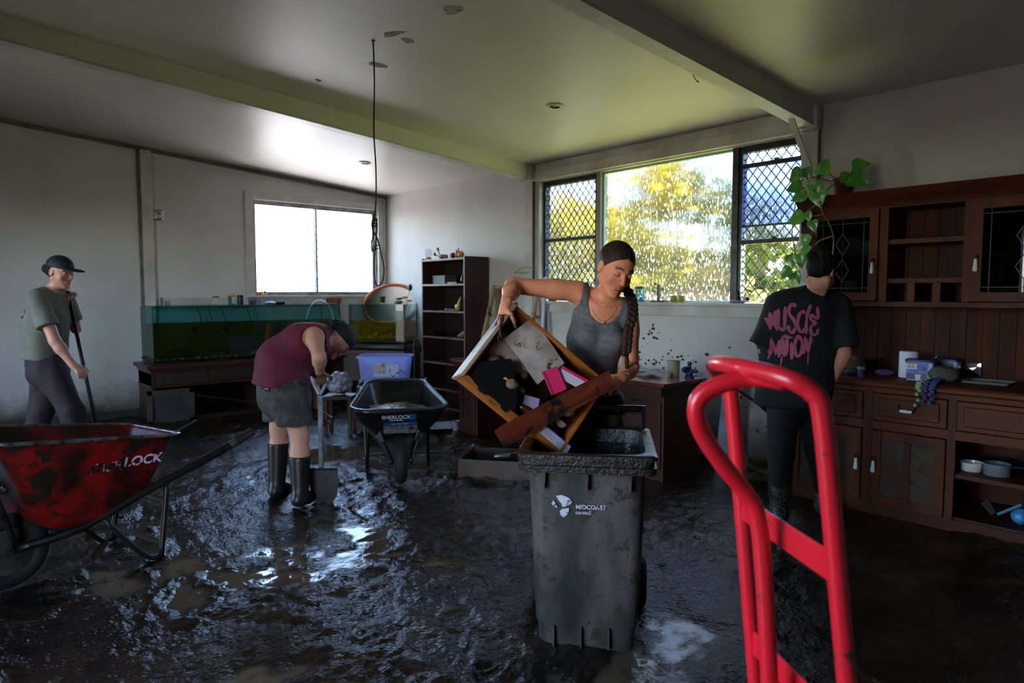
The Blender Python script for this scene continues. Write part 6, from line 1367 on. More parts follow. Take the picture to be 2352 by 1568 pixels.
m_tub = bpy.data.materials.new('translucent_tub'); m_tub.use_nodes = True; MATS['translucent_tub'] = m_tub
N_, K_ = m_tub.node_tree.nodes, m_tub.node_tree.links; N_.clear(); ot = N_.new('ShaderNodeOutputMaterial'); a1 = N_.new('ShaderNodeBsdfTranslucent'); a1.inputs[0].default_value = L(206,214,250); a2 = N_.new('ShaderNodeBsdfDiffuse'); a2.inputs[0].default_value = L(188,196,240); a3 = N_.new('ShaderNodeBsdfTransparent'); a3.inputs[0].default_value = L(225,230,255)
x1 = N_.new('ShaderNodeMixShader'); x1.inputs[0].default_value = .5; K_.new(a1.outputs[0], x1.inputs[1]); K_.new(a2.outputs[0], x1.inputs[2]); x2 = N_.new('ShaderNodeMixShader'); x2.inputs[0].default_value = .3; K_.new(x1.outputs[0], x2.inputs[1]); K_.new(a3.outputs[0], x2.inputs[2]); K_.new(x2.outputs[0], ot.inputs[0])
t = thing('storage_tub', 'translucent bluish plastic storage tub with a paper label beside the bookcase', 'storage tub', W(-1.31, 7.05, .483), YR)
def tubring(w, d, z, r=.03): return rrect(w, d, r, 4, z)
b = MB(); b.loft([tubring(.44,.28,.0), tubring(.455,.29,.02), tubring(.51,.335,.30), tubring(.50,.325,.30), tubring(.445,.28,.025)]); b.build('tub_body', m_tub, t, smooth=45)
b = MB(); b.loft([tubring(.53,.355,.285), tubring(.545,.37,.288), tubring(.545,.37,.305), tubring(.51,.34,.306)], (False, False)); b.build('rim', m_tub, t, smooth=45)
b = MB(); b.b2(-.09, .16, -.172, -.165, .10, .23); b.build('label_window', M('tub_relief', (200,206,246), rough=.5), t)
b = MB(); b.b2(-.09, .03, -.175, -.172, .13, .22); pl = b.build('paper_label', M('tub_label', (196,184,196), rough=.6), t)
b = MB(); b.lathe([(.001,0), (.02,0), (.02,.001), (.001,.001)], (.005, -.176, .215), 16, (0,-1,0)); b.build('orange_dot', M('orange_print', (232,112,40), rough=.5), pl)
b = MB(); b.b2(-.035, -.018, -.1765, -.175, .14, .155); b.b2(.0, .022, -.1765, -.175, .14, .16); b.build('care_marks', M('label_grey', (120,112,120), rough=.6), pl)
b = MB(); rs = np.random.RandomState(2)
for k in range(16): b.ell((.05+.17*rs.rand(), -.176+.0*k, .05+.2*rs.rand()), (.003+.008*rs.rand(), .002, .004+.012*rs.rand()), 6, 4)
b.build('mud_flecks', m_mudlump, t)['kind'] = 'stuff'
b = MB(); b.loft([tubring(.43,.27,.02), tubring(.45,.285,.07)]); b.build('silt_inside', M('tub_silt', (92,80,84), rough=.6), t)
t = thing('plastic_bag', 'crumpled grey plastic bag slumped beside the storage tub', 'bag', W(-1.74, 6.85, .40), YR)
S = lambda p: f_ell((0,0,.12), (.12,.09,.11))(p)+.02*n3(p, 26, 8)+.008*n3(p, 60, 2)
V, F = surf(S, (-.18,-.15,-.03), (.18,.15,.28), .009); mesh_np('bag', V, F, M('grey_film', (150,146,158), (104,98,104), rough=.35, scale=10), t)
t = thing('stool', 'low dark stool under the grey plastic bag', 'stool', W(-1.74, 6.85, 0), YR)
b = MB(); b.b2(-.15, .15, -.13, .13, .37, .405); b.build('seat', m_mahogv, t, bevel=.005)
for sx in (-.12, .12):
    for sy in (-.10, .10): b = MB(); b.b2(sx-.018, sx+.018, sy-.018, sy+.018, 0, .37); b.build('leg', m_mahogv, t)
# ------------------------------------------------------------------ on and around the long aquarium
TZ = 1.290
def pot(name, label, cat, pos, prof, mat, lid=None, lidm=None, group=None):
    t = thing(name, label, cat, pos, 0, group); b = MB(); b.lathe(prof, (0,0,0), 20); b.build('body', mat, t, smooth=45)
    if lid: b = MB(); b.lathe(lid, (0,0,0), 20); b.build('lid', lidm, t, smooth=45)
    return t
t = pot('fish_food_jar', 'green fish food jar with an orange lid on the long aquarium', 'jar', (.42, -2.36, TZ), [(.036,0), (.038,.004), (.038,.105)], M('green_label', (28,92,58), (40,110,70), rough=.4), [(.040,.105), (.041,.107), (.041,.13), (.038,.132)], M('orange_lid', (226,150,40), rough=.4))
b = MB(); b.b2(.0365, .040, -.008, .026, .015, .095); b.build('white_label', M('lilac_label', (190,180,210), rough=.5), t)
pot('black_jar', 'black jar beside the green fish food jar', 'jar', (.44, -2.265, TZ), [(.033,0), (.035,.004), (.035,.10)], M('black_label', (26,26,32), (70,66,76), rough=.35, scale=20), [(.036,.10), (.037,.102), (.037,.115), (.034,.117)], m_iron)
t = pot('plastic_tub', 'clear plastic tub of red pellets on the long aquarium', 'tub', (.42, -2.11, TZ), [(.042,0), (.044,.004), (.056,.085), (.062,.088), (.062,.094), (.055,.094), (.042,.008)], glass('clear_plastic', (226,228,240)))
b = MB()
for k in range(26): b.ell((.03*math.cos(k*2.4)*(k % 5)/4, .03*math.sin(k*2.4)*(k % 5)/4, .012+.0014*k), (.011,.011,.009), 6, 4)
b.build('pellets', M('red_pellets', (150,70,76), (110,50,60), rough=.7, scale=40), t)['kind'] = 'stuff'
lump('blue_glove', 'crumpled blue rubber glove on the long aquarium', 'glove', (.44, -1.90, TZ+.018), (.04, .07, .02), M('blue_rubber', (50,130,220), (36,100,190), rough=.4), 3)
t = thing('plastic_tray', 'small black tray behind the blue glove on the long aquarium', 'tray', (.36, -1.78, TZ))
b = MB(); b.loft([tubring(.10,.15,.0,.01), tubring(.12,.17,.03,.012), tubring(.112,.162,.03,.012), tubring(.095,.145,.005,.01)]); b.build('tray_body', m_iron, t, smooth=45)
pot('small_glass', 'small empty glass at the left end of the long aquarium', 'glass', (.44, -3.07, TZ), [(.028,0), (.030,.003), (.033,.055), (.031,.055), (.027,.006)], glass('clear_plastic', (226,228,240)))
t = thing('seedling', 'single thin plant shoot leaning over the long aquarium', 'plant', (.30, -2.62, TZ-.03))
b = MB(); b.tube(spline([(0,0,0), (.0,.05,.06), (.0,.085,.12)], 5), .003, 5); b.build('stem', M('pale_stem', (140,130,90), rough=.7), t)
b = MB(); b.ell((0, .125, .125), (.015,.045,.008), 8, 5); b.build('leaf', M('dull_leaf', (92,104,50), rough=.5), t, smooth=True)
t = thing('air_hose', 'pale blue air hose looped over the end of the long aquarium', 'hose', (.5, -1.28, 1.1))
b = MB(); b.tube(spline([(0,-.19,.0), (0,-.15,.12), (0,-.08,.21), (0,.0,.235), (0,.09,.20), (0,.16,.11), (0,.19,-.04)], 6), .010, 8); b.build('hose', M('pale_blue_hose', (190,205,240), rough=.35), t, smooth=True)
t = thing('light_hood', 'long white strip light box on the wall behind the aquarium', 'light', (.0, -2.47, 1.29))
b = MB(); b.b2(.004, .06, -.56, .56, 0, .085); b.build('housing', m_trim, t, bevel=.004)
b = MB(); b.b2(.004, .062, -.565, -.55, -.002, .087); b.build('end_cap', m_dirtytrim, t)
t = thing('timber_block', 'red-brown timber block on the wall between the two aquariums', 'block', (.03, -.86, 1.30))
b = MB(); b.b2(-.028, .03, -.10, .10, 0, .06); b.build('block', M('red_timber', (156,72,50), (120,50,36), rough=.5, scale=9), t, bevel=.003)
t = thing('fish_net', 'small black fish net hanging between the two aquariums', 'net', (.03, -.75, 1.0))
b = MB(); b.tube([(0,-.035,.30), (0,.0,.06)], .006, 8); b.build('handle', m_iron, t)
b = MB(); b.tube([Vector((.0, p.x, p.y)) for p in rrect(.105, .095, .02, 4)], .005, 6, closed=True); hp = b.build('hoop', m_iron, t, smooth=True)
b = MB()
for k in range(-4, 5): b.tube([(.002, k*.011, -.045), (.006, k*.011, .045)], .0012, 4); b.tube([(.002, -.05, k*.010), (.006, .05, k*.010)], .0012, 4)
b.build('mesh', M('grey_netting', (150,146,150), rough=.7), hp)['kind'] = 'stuff'
# figures on the left window sill
t = thing('fox_figurine', 'little orange fox figurine on the sliding window sill', 'figurine', (-.01, -1.87, 1.401))
S = SDF(); S.ell((0,0,.032), (.014,.024,.014), .01); S.cone((0,.02,.035), (0,.028,.062), .008, .007, .008); S.ell((0,.036,.066), (.009,.013,.009), .006); S.cone((0,-.022,.036), (0,-.038,.066), .006, .004, .006)
for sx in (-.008, .008):
    for sy in (-.014, .014): S.cone((sx, sy, .028), (sx, sy, .0), .005, .004, .005)
    S.cone((sx*.7, .03, .072), (sx*.8, .028, .084), .004, .0015, .003)
V, F = surf(S, (-.03,-.05,-.006), (.03,.055,.095), .0028); mesh_np('body', V, F, M('fox_orange', (206,130,60), (180,100,50), rough=.4), t)
t = thing('toy_duck', 'blue and yellow toy duck on the sliding window sill', 'toy', (.0, -1.80, 1.401))
b = MB(); b.ell((0,0,.016), (.022,.034,.016), 12, 8); b.build('body', M('toy_yellow', (240,180,30), rough=.3), t, smooth=True)
b = MB(); b.ell((0,.006,.045), (.016,.018,.018), 12, 8); b.ell((0,.024,.042), (.008,.010,.004), 8, 5); b.build('head', M('toy_blue', (30,100,200), rough=.3), t, smooth=True)
# foil patch on the wall
t = thing('foil_patch', 'square of silver foil tape stuck on the left wall by the post', 'tape', (.001, -3.03, 2.335))
b = MB(); V = []; n = 7
rs = np.random.RandomState(6)
for i in range(n):
    for j in range(n): V.append((.004+.010*rs.rand() if 0 < i < n-1 and 0 < j < n-1 else .002, -.065+.13*i/(n-1), -.06+.12*j/(n-1)))
b.add(V, [(i*n+j, (i+1)*n+j, (i+1)*n+j+1, i*n+j+1) for i in range(n-1) for j in range(n-1)]); b.build('foil', M('foil_tape', (186,188,192), rough=.25, metal=.9), t)
# ------------------------------------------------------------------ on the small aquarium
ax2 = Vector((math.cos(R(34)), math.sin(R(34)), 0)); C2 = Vector((.86, -.56, 1.2875)); nx2 = Vector((math.sin(R(34)), -math.cos(R(34)), 0))
t = pot('plant_cup', 'small dark green plant cup on the corner of the small aquarium', 'plant pot', C2-ax2*.06-nx2*.10, [(.026,0), (.028,.003), (.038,.10), (.035,.10), (.026,.01)], M('dark_green_cup', (38,60,42), (24,38,28), rough=.4))
b = MB(); b.lathe([(.027,0), (.029,.002), (.030,.016), (.027,.017)], (0,0,0), 16); b.build('yellow_base', M('yellow_band', (220,200,60), rough=.5), t)
lump('dried_leaves', 'heap of red-brown dried leaves on the small aquarium rim', 'leaves', C2+ax2*.14-nx2*.16+Vector((0,0,.022)), (.09,.035,.025), M('dried_leaf', (110,66,44), (60,48,34), rough=.7, scale=30), 5)
t = thing('trailing_plant', 'leafy plant growing up from the small aquarium beside the bookcase', 'plant', C2+ax2*.30-nx2*.05)
for k, (a, z, s) in enumerate(((-.10,.05,.07), (-.02,.07,.06), (.06,.20,.06), (.05,.03,.05), (-.14,.0,.05))):
    b = MB(); b.tube(spline([(0,0,-.05), (ax2.x*a*.5, ax2.y*a*.5, z*.6), (ax2.x*a, ax2.y*a, z)], 4), .003, 5); b.build('stem', M('pale_stem', (140,130,90)), t)
    b = MB(); b.ell((ax2.x*a, ax2.y*a, z+s*.3), (s*.5, s*.5, s*.75) if k == 2 else (s*.9, s*.6, s*.22), 9, 6); b.build('leaf', M('aquatic_leaf', (70,100,40), (150,70,30) if k == 2 else (50,74,34), rough=.45, scale=12), t, smooth=True)
# ------------------------------------------------------------------ in and on the bookcase
sh = lambda z: z+.0115
t = thing('green_tin', 'grey-green tin box on the top shelf of the bookcase', 'box', (1.74, -.2, sh(1.53)))
b = MB(); b.b2(-.13, .13, -.09, .09, 0, .10); b.build('box_body', M('grey_green', (96,116,108), (80,98,92), rough=.5), t, bevel=.004)
b = MB(); b.b2(-.133, .133, -.093, .093, .085, .108); b.build('box_lid', M('grey_green', (96,116,108)), t, bevel=.004)
pot('black_vase', 'slim black bottle vase on the top shelf of the bookcase', 'vase', (2.22, -.26, sh(1.53)), [(.03,0), (.042,.02), (.045,.05), (.03,.09), (.013,.13), (.011,.22), (.016,.235), (.012,.235)], M('black_glaze', (16,16,18), rough=.15))
t = thing('flat_book', 'dark flat book lying on the top shelf of the bookcase', 'book', (2.02, -.22, sh(1.53)))
b = MB(); b.b2(-.09, .09, -.07, .07, .003, .020); b.build('pages', m_paper, t); b = MB(); b.b2(-.094, .094, -.074, .074, 0, .004); b.b2(-.094, .094, -.074, .074, .019, .023); b.build('covers', m_mahog, t)
t = thing('yellow_ornament', 'small yellow ornament standing on the second shelf of the bookcase', 'ornament', (2.13, -.29, sh(1.205)))
S = SDF(); S.ell((0,0,.035), (.035,.028,.034), .02); S.ell((-.028,0,.062), (.02,.018,.018), .015); S.cone((.01,0,.06), (.04,0,.13), .022, .012, .02); S.cone((.035,0,.11), (.055,0,.165), .014, .006, .01)
V, F = surf(S, (-.07,-.05,-.01), (.09,.05,.19), .005); mesh_np('body', V, F, M('yellow_glaze', (226,180,60), (196,140,40), rough=.3), t)
for k, (x, z, s, lb) in enumerate(((1.88, 1.205, .018, 'white pebble in the middle of the second bookcase shelf'), (1.94, 1.205, .014, 'smaller white pebble right of the other on the second bookcase shelf'), (2.31, 1.205, .03, 'pale shell at the right end of the second bookcase shelf'))):
    lump('pebble', lb, 'pebble', (x, -.28, sh(z)+s*.8), (s*1.2, s, s*.8), M('white_pebble', (196,186,186), rough=.5), k, None)
t = thing('wood_offcut', 'grey wood offcut lying left of the yellow ornament', 'wood', (2.02, -.29, sh(1.205)))
b = MB(); b.b2(-.07, .07, -.015, .015, 0, .022); b.build('offcut', M('grey_wood', (104,92,86), rough=.7), t, bevel=.003)
t = thing('animal_skull', 'small pale animal skull on the third shelf of the bookcase', 'skull', (2.24, -.27, sh(.885)))
S = SDF(); S.ell((0,0,.045), (.05,.045,.042), .02); S.cone((-.02,-.02,.035), (-.085,-.03,.022), .028, .014, .02); S.sub(f_ell((-.045,-.055,.045), (.014,.014,.012)), .006); S.sub(f_ell((-.04,.02,.05), (.014,.014,.012)), .006); S.cone((0,0,.02), (-.07,-.025,.008), .02, .008, .01)
V, F = surf(S, (-.12,-.08,-.01), (.07,.07,.10), .0055); mesh_np('bone', V, F, M('old_bone', (150,126,110), (104,84,72), rough=.6, scale=20), t)
for k in range(3): pot('tumbler', ('left', 'middle', 'right')[k]+' one of three clear drinking glasses on the third bookcase shelf', 'glass', (1.58+.10*k, -.24, sh(.885)), [(.026,0), (.028,.003), (.032,.075), (.030,.075), (.025,.006)], m_glassy, group='tumblers on the third bookcase shelf')
# toys on top of the bookcase
BT = 1.848
t = thing('snow_globe', 'clear snow globe on a pale base on top of the bookcase', 'snow globe', (1.53, -.30, BT))
b = MB(); b.lathe([(.042,0), (.044,.004), (.040,.03), (.032,.036)], (0,0,0), 18); b.build('base', M('pale_wood', (206,186,170), rough=.5), t, smooth=45)
b = MB(); b.ell((0,0,.085), .054, 16, 10); b.build('globe', glass('globe_glass', (236,238,246)), t, smooth=True)
t = thing('wooden_puppet', 'wooden jointed puppet lying on its back on top of the bookcase', 'toy', (1.78, -.28, BT))
mw = M('toy_wood', (160,110,80), (110,74,54), rough=.5, scale=20)
b = MB(); b.ell((.02,0,.030), (.065,.032,.030), 12, 8); b.build('torso', mw, t, smooth=True)
b = MB(); b.ell((.105,0,.026), (.028,.026,.026), 12, 8); b.build('head', mw, t, smooth=True)
for k, (x, z) in enumerate(((-.115,.055), (-.075,.115))):
    b = MB(); b.tube([(-.03, -.01+.02*k, .035), (x, -.01+.02*k, z)], .006, 6); lg = b.build('leg', m_iron, t)
    b = MB(); b.ell((x-.008, -.01+.02*k, z+.012), (.016,.016,.022), 10, 6); b.build('foot', mw, lg, smooth=True)
lump('grey_stone', 'dark grey stone between the puppet and the red toy', 'stone', (2.03, -.28, BT+.035), (.045,.035,.033), M('slate', (84,80,84), (56,54,58), rough=.6, scale=20), 7)
t = thing('red_toy', 'red spiky toy with a yellow ball end on top of the bookcase', 'toy', (2.13, -.28, BT))
S = SDF(); S.ell((0,0,.04), (.04,.035,.038), .01); S.cone((0,0,.05), (-.045,0,.105), .016, .005, .008); S.cone((.005,0,.06), (.01,0,.125), .014, .004, .008); S.cone((-.02,0,.04), (-.055,0,.075), .012, .005, .008)
V, F = surf(S, (-.08,-.05,-.01), (.06,.05,.14), .005); mesh_np('body', V, F, M('toy_red', (226,50,28), rough=.4), t)
b = MB(); b.ell((.055,0,.042), (.038,.040,.042), 14, 9); b.build('ball', M('mustard_ball', (206,166,70), rough=.5), t, smooth=True)
# ------------------------------------------------------------------ on the wide sill
SZ = 1.3455
t = pot('glass_jar', 'lidded glass jar of blue tinsel on the wide window sill', 'jar', (4.64, .0, SZ), [(.048,0), (.05,.004), (.05,.115), (.043,.125), (.043,.128), (.046,.115), (.045,.006)], glass('jar_glass_blue', (214,232,240)), [(.045,.125), (.047,.127), (.047,.145), (.044,.147)], M('grey_jar_lid', (88,90,96), rough=.4, metal=.4))
b = MB(); rs = np.random.RandomState(8)
for k in range(60):
    p = Vector((.03*rs.randn()*.6, .03*rs.randn()*.6, .03+.018*rs.randn())); p.z = max(.012, p.z); q = Vector(rs.randn(3)).normalized()*.016; b.tube([p-q*.5, p+q*.5], .0022, 4)
b.build('tinsel', M('blue_tinsel', (40,60,190), (130,60,150), rough=.3, scale=60), t)['kind'] = 'stuff'
t = thing('bauble_stand', 'wooden stand holding two glass baubles on the wide window sill', 'ornament', (4.86, .0, SZ))
mws = M('stand_wood', (110,74,50), (80,52,36), rough=.5)
b = MB(); b.b2(-.075, .075, -.03, .03, 0, .016); b.build('base', mws, t, bevel=.003)
b = MB(); b.b2(-.012, .008, -.008, .008, .016, .165); b.build('post', mws, t)
for x, z in ((-.045, .115), (.045, .065)):
    b = MB(); b.ell((x, -.008, z), .033, 16, 10); gb = b.build('glass_bauble', glass('bauble_glass', (226,232,236)), t, smooth=True)
    b = MB(); b.tube(spline([(0,-.004,z+.055), (x*.6,-.006,z+.06), (x,-.008,z+.035)], 4), .003, 5); b.build('hanger', m_iron, gb)
    b = MB()
    for k in range(8): b.ell((x+.02*math.cos(k*1.9), -.008, z+.048+.012*math.sin(k*2.3)), (.006,.004,.005), 6, 4)
    b.build('sprig', M('dark_sprig', (30,36,30), rough=.7), gb)
for k, x in enumerate((5.035, 5.115)):
    t = pot('tealight_pot', ('left' if k == 0 else 'right')+' one of two squat yellow pots on the wide window sill', 'pot', (x, -.005, SZ), [(.028,0), (.036,.012), (.038,.03), (.030,.048), (.028,.055), (.036,.058), (.034,.062), (.026,.055)], M('yellow_glass_pot', (196,180,70), (150,140,60), rough=.3, scale=9), group='yellow pots on the wide sill')
t = thing('saucer', 'pale saucer at the foot of the right sash on the wide sill', 'saucer', (5.70, -.01, SZ))
b = MB(); b.lathe([(.03,0), (.075,.012), (.082,.02), (.078,.022), (.03,.006)], (0,0,0), 24); b.build('dish', M('lilac_china', (150,146,190), rough=.3), t, smooth=45)
t = thing('dark_figurine', 'dark little figurine standing on the saucer', 'figurine', (5.685, -.01, SZ+.0065))
b = MB(); b.lathe([(.022,0), (.026,.01), (.020,.04), (.014,.055), (.018,.07), (.012,.085), (.003,.11)], (0,0,0), 12); b.build('body', m_iron, t, smooth=True)
t = thing('wing_ornament', 'yellow wing-shaped ornament leaning beside the dark figurine', 'ornament', (5.73, -.01, SZ+.0085))
b = MB(); b.prism([(-.012,0), (.006,0), (.024,.05), (.026,.085), (.010,.07), (-.008,.035)], (0,.003,0)); b.build('wing', M('yellow_wing', (226,190,60), rough=.5), t)
lump('black_stone', 'small black stone on the right of the saucer', 'stone', (5.765, -.01, SZ+.032), (.02,.016,.016), m_iron, 5)
t = thing('photo_frame', 'small dark framed picture at the left end of the wide sill', 'picture frame', (3.46, .0, SZ))
b = MB(); b.b2(-.06, .06, -.006, .006, 0, .085); b.build('frame', m_iron, t, bevel=.003); b = MB(); b.b2(-.046, .046, -.0085, -.006, .012, .072); b.build('picture', M('blurred_picture', (150,160,170), (50,56,66), rough=.4, scale=30), t)
# ------------------------------------------------------------------ on the desk
DZ_ = .7605
pot('enamel_mug', 'cream enamel beaker streaked with mud on the desk', 'mug', (5.47, -.60, DZ_), [(.044,0), (.046,.004), (.05,.125), (.052,.128), (.047,.126), (.042,.01)], M('cream_enamel', (196,180,160), (150,126,104), rough=.35, scale=5, mud=.1))
sheet('plastic_sheet', 'crumpled clear plastic sheet on the desk beside the beaker', 'plastic', (5.20, -.66, DZ_+.03), (1,0,0), (0,1,0), .34, .22, M('grey_film', (150,146,158)), .012)
t = thing('dark_ornament', 'glossy dark blue-black ornament at the right end of the desk', 'ornament', (5.62, -.60, DZ_))
S = SDF(); S.cone((0,0,.005), (0,0,.03), .04, .025, .01); S.ell((-.03,0,.06), (.04,.03,.028), .012); S.ell((.035,0,.055), (.045,.02,.018), .012); S.cone((0,0,.06), (.0,0,.115), .018, .012, .012); S.ell((.0,0,.115), (.02,.016,.014), .008)
V, F = surf(S, (-.1,-.07,-.01), (.1,.07,.15), .006); mesh_np('body', V, F, M('blue_black_glaze', (18,22,40), (40,60,110), rough=.15, scale=20), t)
# ------------------------------------------------------------------ on the dresser counter
CZ = .8725
t = pot('white_canister', 'plain white canister on the dresser counter', 'canister', (7.085, -.27, CZ), [(.055,0), (.057,.004), (.057,.165), (.053,.172)], M('white_plastic', (210,214,232), rough=.4))
def tub_box(name, label, pos, rz, w, d, h, front):
    t = thing(name, label, 'tub', pos, rz); b = MB(); b.loft([tubring(w*.93,d*.93,0,.015), tubring(w,d,h*.9,.015)]); b.build('body', M('tub_white', (190,196,220), rough=.35), t, smooth=45)
    b = MB(); b.loft([tubring(w*1.04,d*1.04,h*.88,.018), tubring(w*1.05,d*1.05,h,.018), tubring(w*.98,d*.98,h*1.03,.018)]); b.build('lid', M('navy_lid', (36,44,110), rough=.35), t, smooth=45)
    b = MB(); y = -d/2*.985; b.add([(-w*.44, y*.95, .006), (w*.30, y*.95, .006), (w*.33, y*1.005, h*.86), (-w*.46, y*1.005, h*.86)], [(0,1,2,3)]); b.v = [(a, c-.0015, e) for a, c, e in b.v]; b.build('front_label', front, t)
    return t, y
t, y = tub_box('powder_tub', 'blue and white powder tub with red lettering on the dresser counter', (7.185, -.36, CZ), R(12), .155, .12, .13, M('blue_label', (46,84,190), (70,120,214), rough=.35, scale=14))
b = MB(); b.b2(-.075, -.012, y-.004, y-.0025, .072, .105); b.build('name_panel', M('label_white', (214,206,214), rough=.4), t)
text_mesh('lettering', 'ilch', .030, M('red_lettering', (190,40,44), rough=.4), t, (-.044, y-.0048, .079), (R(90), 0, 0), ext=.0004, bold=.0008)
b = MB(); b.b2(-.07, .04, y-.0042, y-.0025, .008, .045); b.build('plum_panel', M('label_plum', (60,30,66), rough=.4), t)
b = MB(); b.prism([(-.022,.04), (.012,.04), (.007,.006), (-.016,.006)], (0,-.001,0), (0, y-.0045, 0)); b.build('glass_picture', M('label_milk', (190,196,226), rough=.4), t)
b = MB(); b.lathe([(.008,0), (.013,0), (.013,.001), (.008,.001)], (.024, y-.003, .078), 20, (0,-1,0)); b.build('round_seal', M('seal_navy', (26,34,80), rough=.4), t)
tub_box('white_tub', 'white tub with a dark lid behind the blue powder tub', (7.27, -.12, CZ), R(4), .13, .11, .125, M('grey_label', (92,92,110), (60,60,76), rough=.4, scale=18))
t = thing('green_bottle', 'dark green bottle between the two tubs on the counter', 'bottle', (7.215, -.16, CZ)); b = MB(); b.lathe([(.03,0), (.032,.004), (.032,.09), (.014,.12), (.013,.14)], (0,0,0), 16); b.build('body', M('dark_green_glass', (20,44,34), rough=.2), t, smooth=45)
t = thing('soft_toy', 'grey soft toy with blue and cream ringlet arms hanging off the dresser counter', 'toy', (7.33, -.42, CZ))
b = MB(); b.ell((0,.02,.05), (.085,.075,.055), 18, 12); b.build('head', M('grey_yarn', (92,90,84), (70,68,64), rough=.95, scale=60, bump=.3, bscale=160), t, smooth=True)
for k, (x, ln, c) in enumerate(((-.055, .075, (150,160,120)), (-.02, .045, (70,76,110)), (.02, .05, (64,76,130)))):
    b = MB(); rs_ = 9
    pth = [(x*.6, -.05, .03), (x*.8, -.13, .022), (x, -.205, .018), (x, -.234, -.0), (x-.002*k, -.236, -.03), (x-.006, -.237, -.05-ln)]
    sp2 = spline(pth, 3)
    for i, p in enumerate(sp2): b.ell(p+Vector((.006*(-1)**i, 0, 0)), (.013,.012,.012), 8, 5)
    b.build('ringlet_arm', M('yarn_%d' % k, c, (c[0]-24, c[1]-20, c[2]-10), rough=.95, scale=60), t, smooth=True)
t = thing('foil_pack', 'shiny silver foil packet propped against the dresser planks', 'packet', (7.37, -.05, .89)); 
b = MB(); V = []; n = 8
for k in (0, 1):
    for i in range(n+1):
        for j in range(n+1):
            a = math.sin(math.pi*i/n)*math.sin(math.pi*j/n); V.append((-.065+.13*i/n, (-1 if k == 0 else 1)*(.001+.014*a)+.002*math.sin(i*2.3+j*1.7), .085*j/n))
m_ = n+1; b.add(V, [tuple(k*m_*m_+a for a in (i*m_+j, (i+1)*m_+j, (i+1)*m_+j+1, i*m_+j+1)) for k in (0, 1) for i in range(n) for j in range(n)]); b.build('pouch', M('mirror_foil', (210,212,220), rough=.12, metal=1), t, smooth=True)
t = thing('white_tray', 'pale plastic tray lying flat behind the grey soft toy', 'tray', (7.52, -.22, CZ)); b = MB(); b.loft([tubring(.24,.18,0,.02), tubring(.26,.20,.014,.02), tubring(.25,.19,.014,.02), tubring(.235,.175,.004,.02)]); b.build('tray_body', M('grey_plastic', (130,132,136), rough=.4), t, smooth=45)
t = pot('pill_bottle', 'blue and clear pill bottle with a white cap on the dresser counter', 'bottle', (6.88, -.50, CZ), [(.02,0), (.021,.003), (.021,.052)], M('blue_pill_label', (40,80,150), (70,76,80), rough=.4, scale=9), [(.0225,.052), (.0235,.053), (.0235,.066), (.021,.067)], M('lilac_cap', (190,180,206), rough=.4))
lump('grey_rag', 'grey rag heaped at the left of the dresser counter', 'cloth', (6.79, -.42, CZ+.022), (.09,.06,.025), M('grey_rag', (60,60,66), (84,82,86), rough=.9, scale=14), 2)
lump('paper_bag', 'crumpled cream paper bag behind the grey rag on the counter', 'bag', (6.70, -.18, CZ+.055), (.085,.06,.06), M('cream_paper', (150,136,110), (96,80,62), rough=.8, scale=10), 9)
lump('purple_cloth', 'small purple cloth on the counter left of the white canister', 'cloth', (6.93, -.25, CZ+.018), (.06,.05,.02), M('purple_fabric', (120,90,150), (84,62,110), rough=.8, scale=12), 6)
t = pot('white_ramekin', 'white fluted ramekin dish on the open dresser shelf', 'dish', (7.50, -.40, .3505), [(.05,0), (.055,.004), (.062,.055), (.058,.055), (.05,.008)], m_china)
t = pot('enamel_pot', 'grey enamel saucepan on the open dresser shelf', 'saucepan', (7.63, -.40, .3505), [(.065,0), (.07,.006), (.07,.07), (.066,.07), (.062,.008)], M('grey_enamel', (110,112,120), rough=.3))
b = MB(); b.tube([(.07,-.0,.06), (.20,-.03,.075)], .008, 8); b.build('handle', m_iron, t)
t = pot('frying_pan', 'black frying pan stacked behind the ramekin on the dresser shelf', 'pan', (7.60, -.22, .3505), [(.09,0), (.095,.006), (.12,.05), (.116,.05), (.09,.008)], m_iron); b = MB(); b.tube([(.11,0,.045), (.27,.02,.09)], .009, 8); b.build('handle', m_iron, t)
lump('blue_ball', 'pale blue ball in the bottom of the dresser cupboard', 'ball', (7.76, -.42, .135), (.045,.045,.045), M('sky_blue', (60,130,190), rough=.4), 1)
t = thing('hand_brush', 'hand brush with pale bristles in the bottom of the dresser cupboard', 'brush', (7.62, -.38, .0905)); b = MB(); b.tube([(.02,0,.02), (.13,.02,.10)], .010, 8); b.build('handle', M('teal_handle', (50,110,130), rough=.4), t)
b = MB()
for k in range(24): b.tube([(.0,-.04+.0035*k,.018), (-.05,-.06+.0052*k,.085)], .002, 4)
b.build('bristles', M('bristle', (120,112,96), rough=.8), t)['kind'] = 'stuff'
for k, (x, z, r) in enumerate(((6.62, 1.676, .075), (6.72, 1.676, .06))):
    t = thing('plate', ('larger' if k == 0 else 'smaller')+' white plate standing behind the left leaded door', 'plate', (x, -.10, z+r)); b = MB(); b.lathe([(.001,0), (r*.6,.0), (r,.012), (r,.016), (r*.6,.005), (.001,.005)], (0,0,0), 24, (0,-1,.25)); b.build('dish', m_china, t, smooth=45)
t = pot('white_jug', 'white jug on the lower shelf behind the left leaded door', 'jug', (6.66, -.16, 1.3705), [(.045,0), (.055,.02), (.06,.06), (.045,.11), (.05,.14), (.046,.14), (.04,.11)], m_china); b = MB(); b.tube(spline([(.05,0,.12), (.09,0,.10), (.085,0,.05), (.055,0,.035)], 4), .007, 6); b.build('handle', m_china, t, smooth=True)
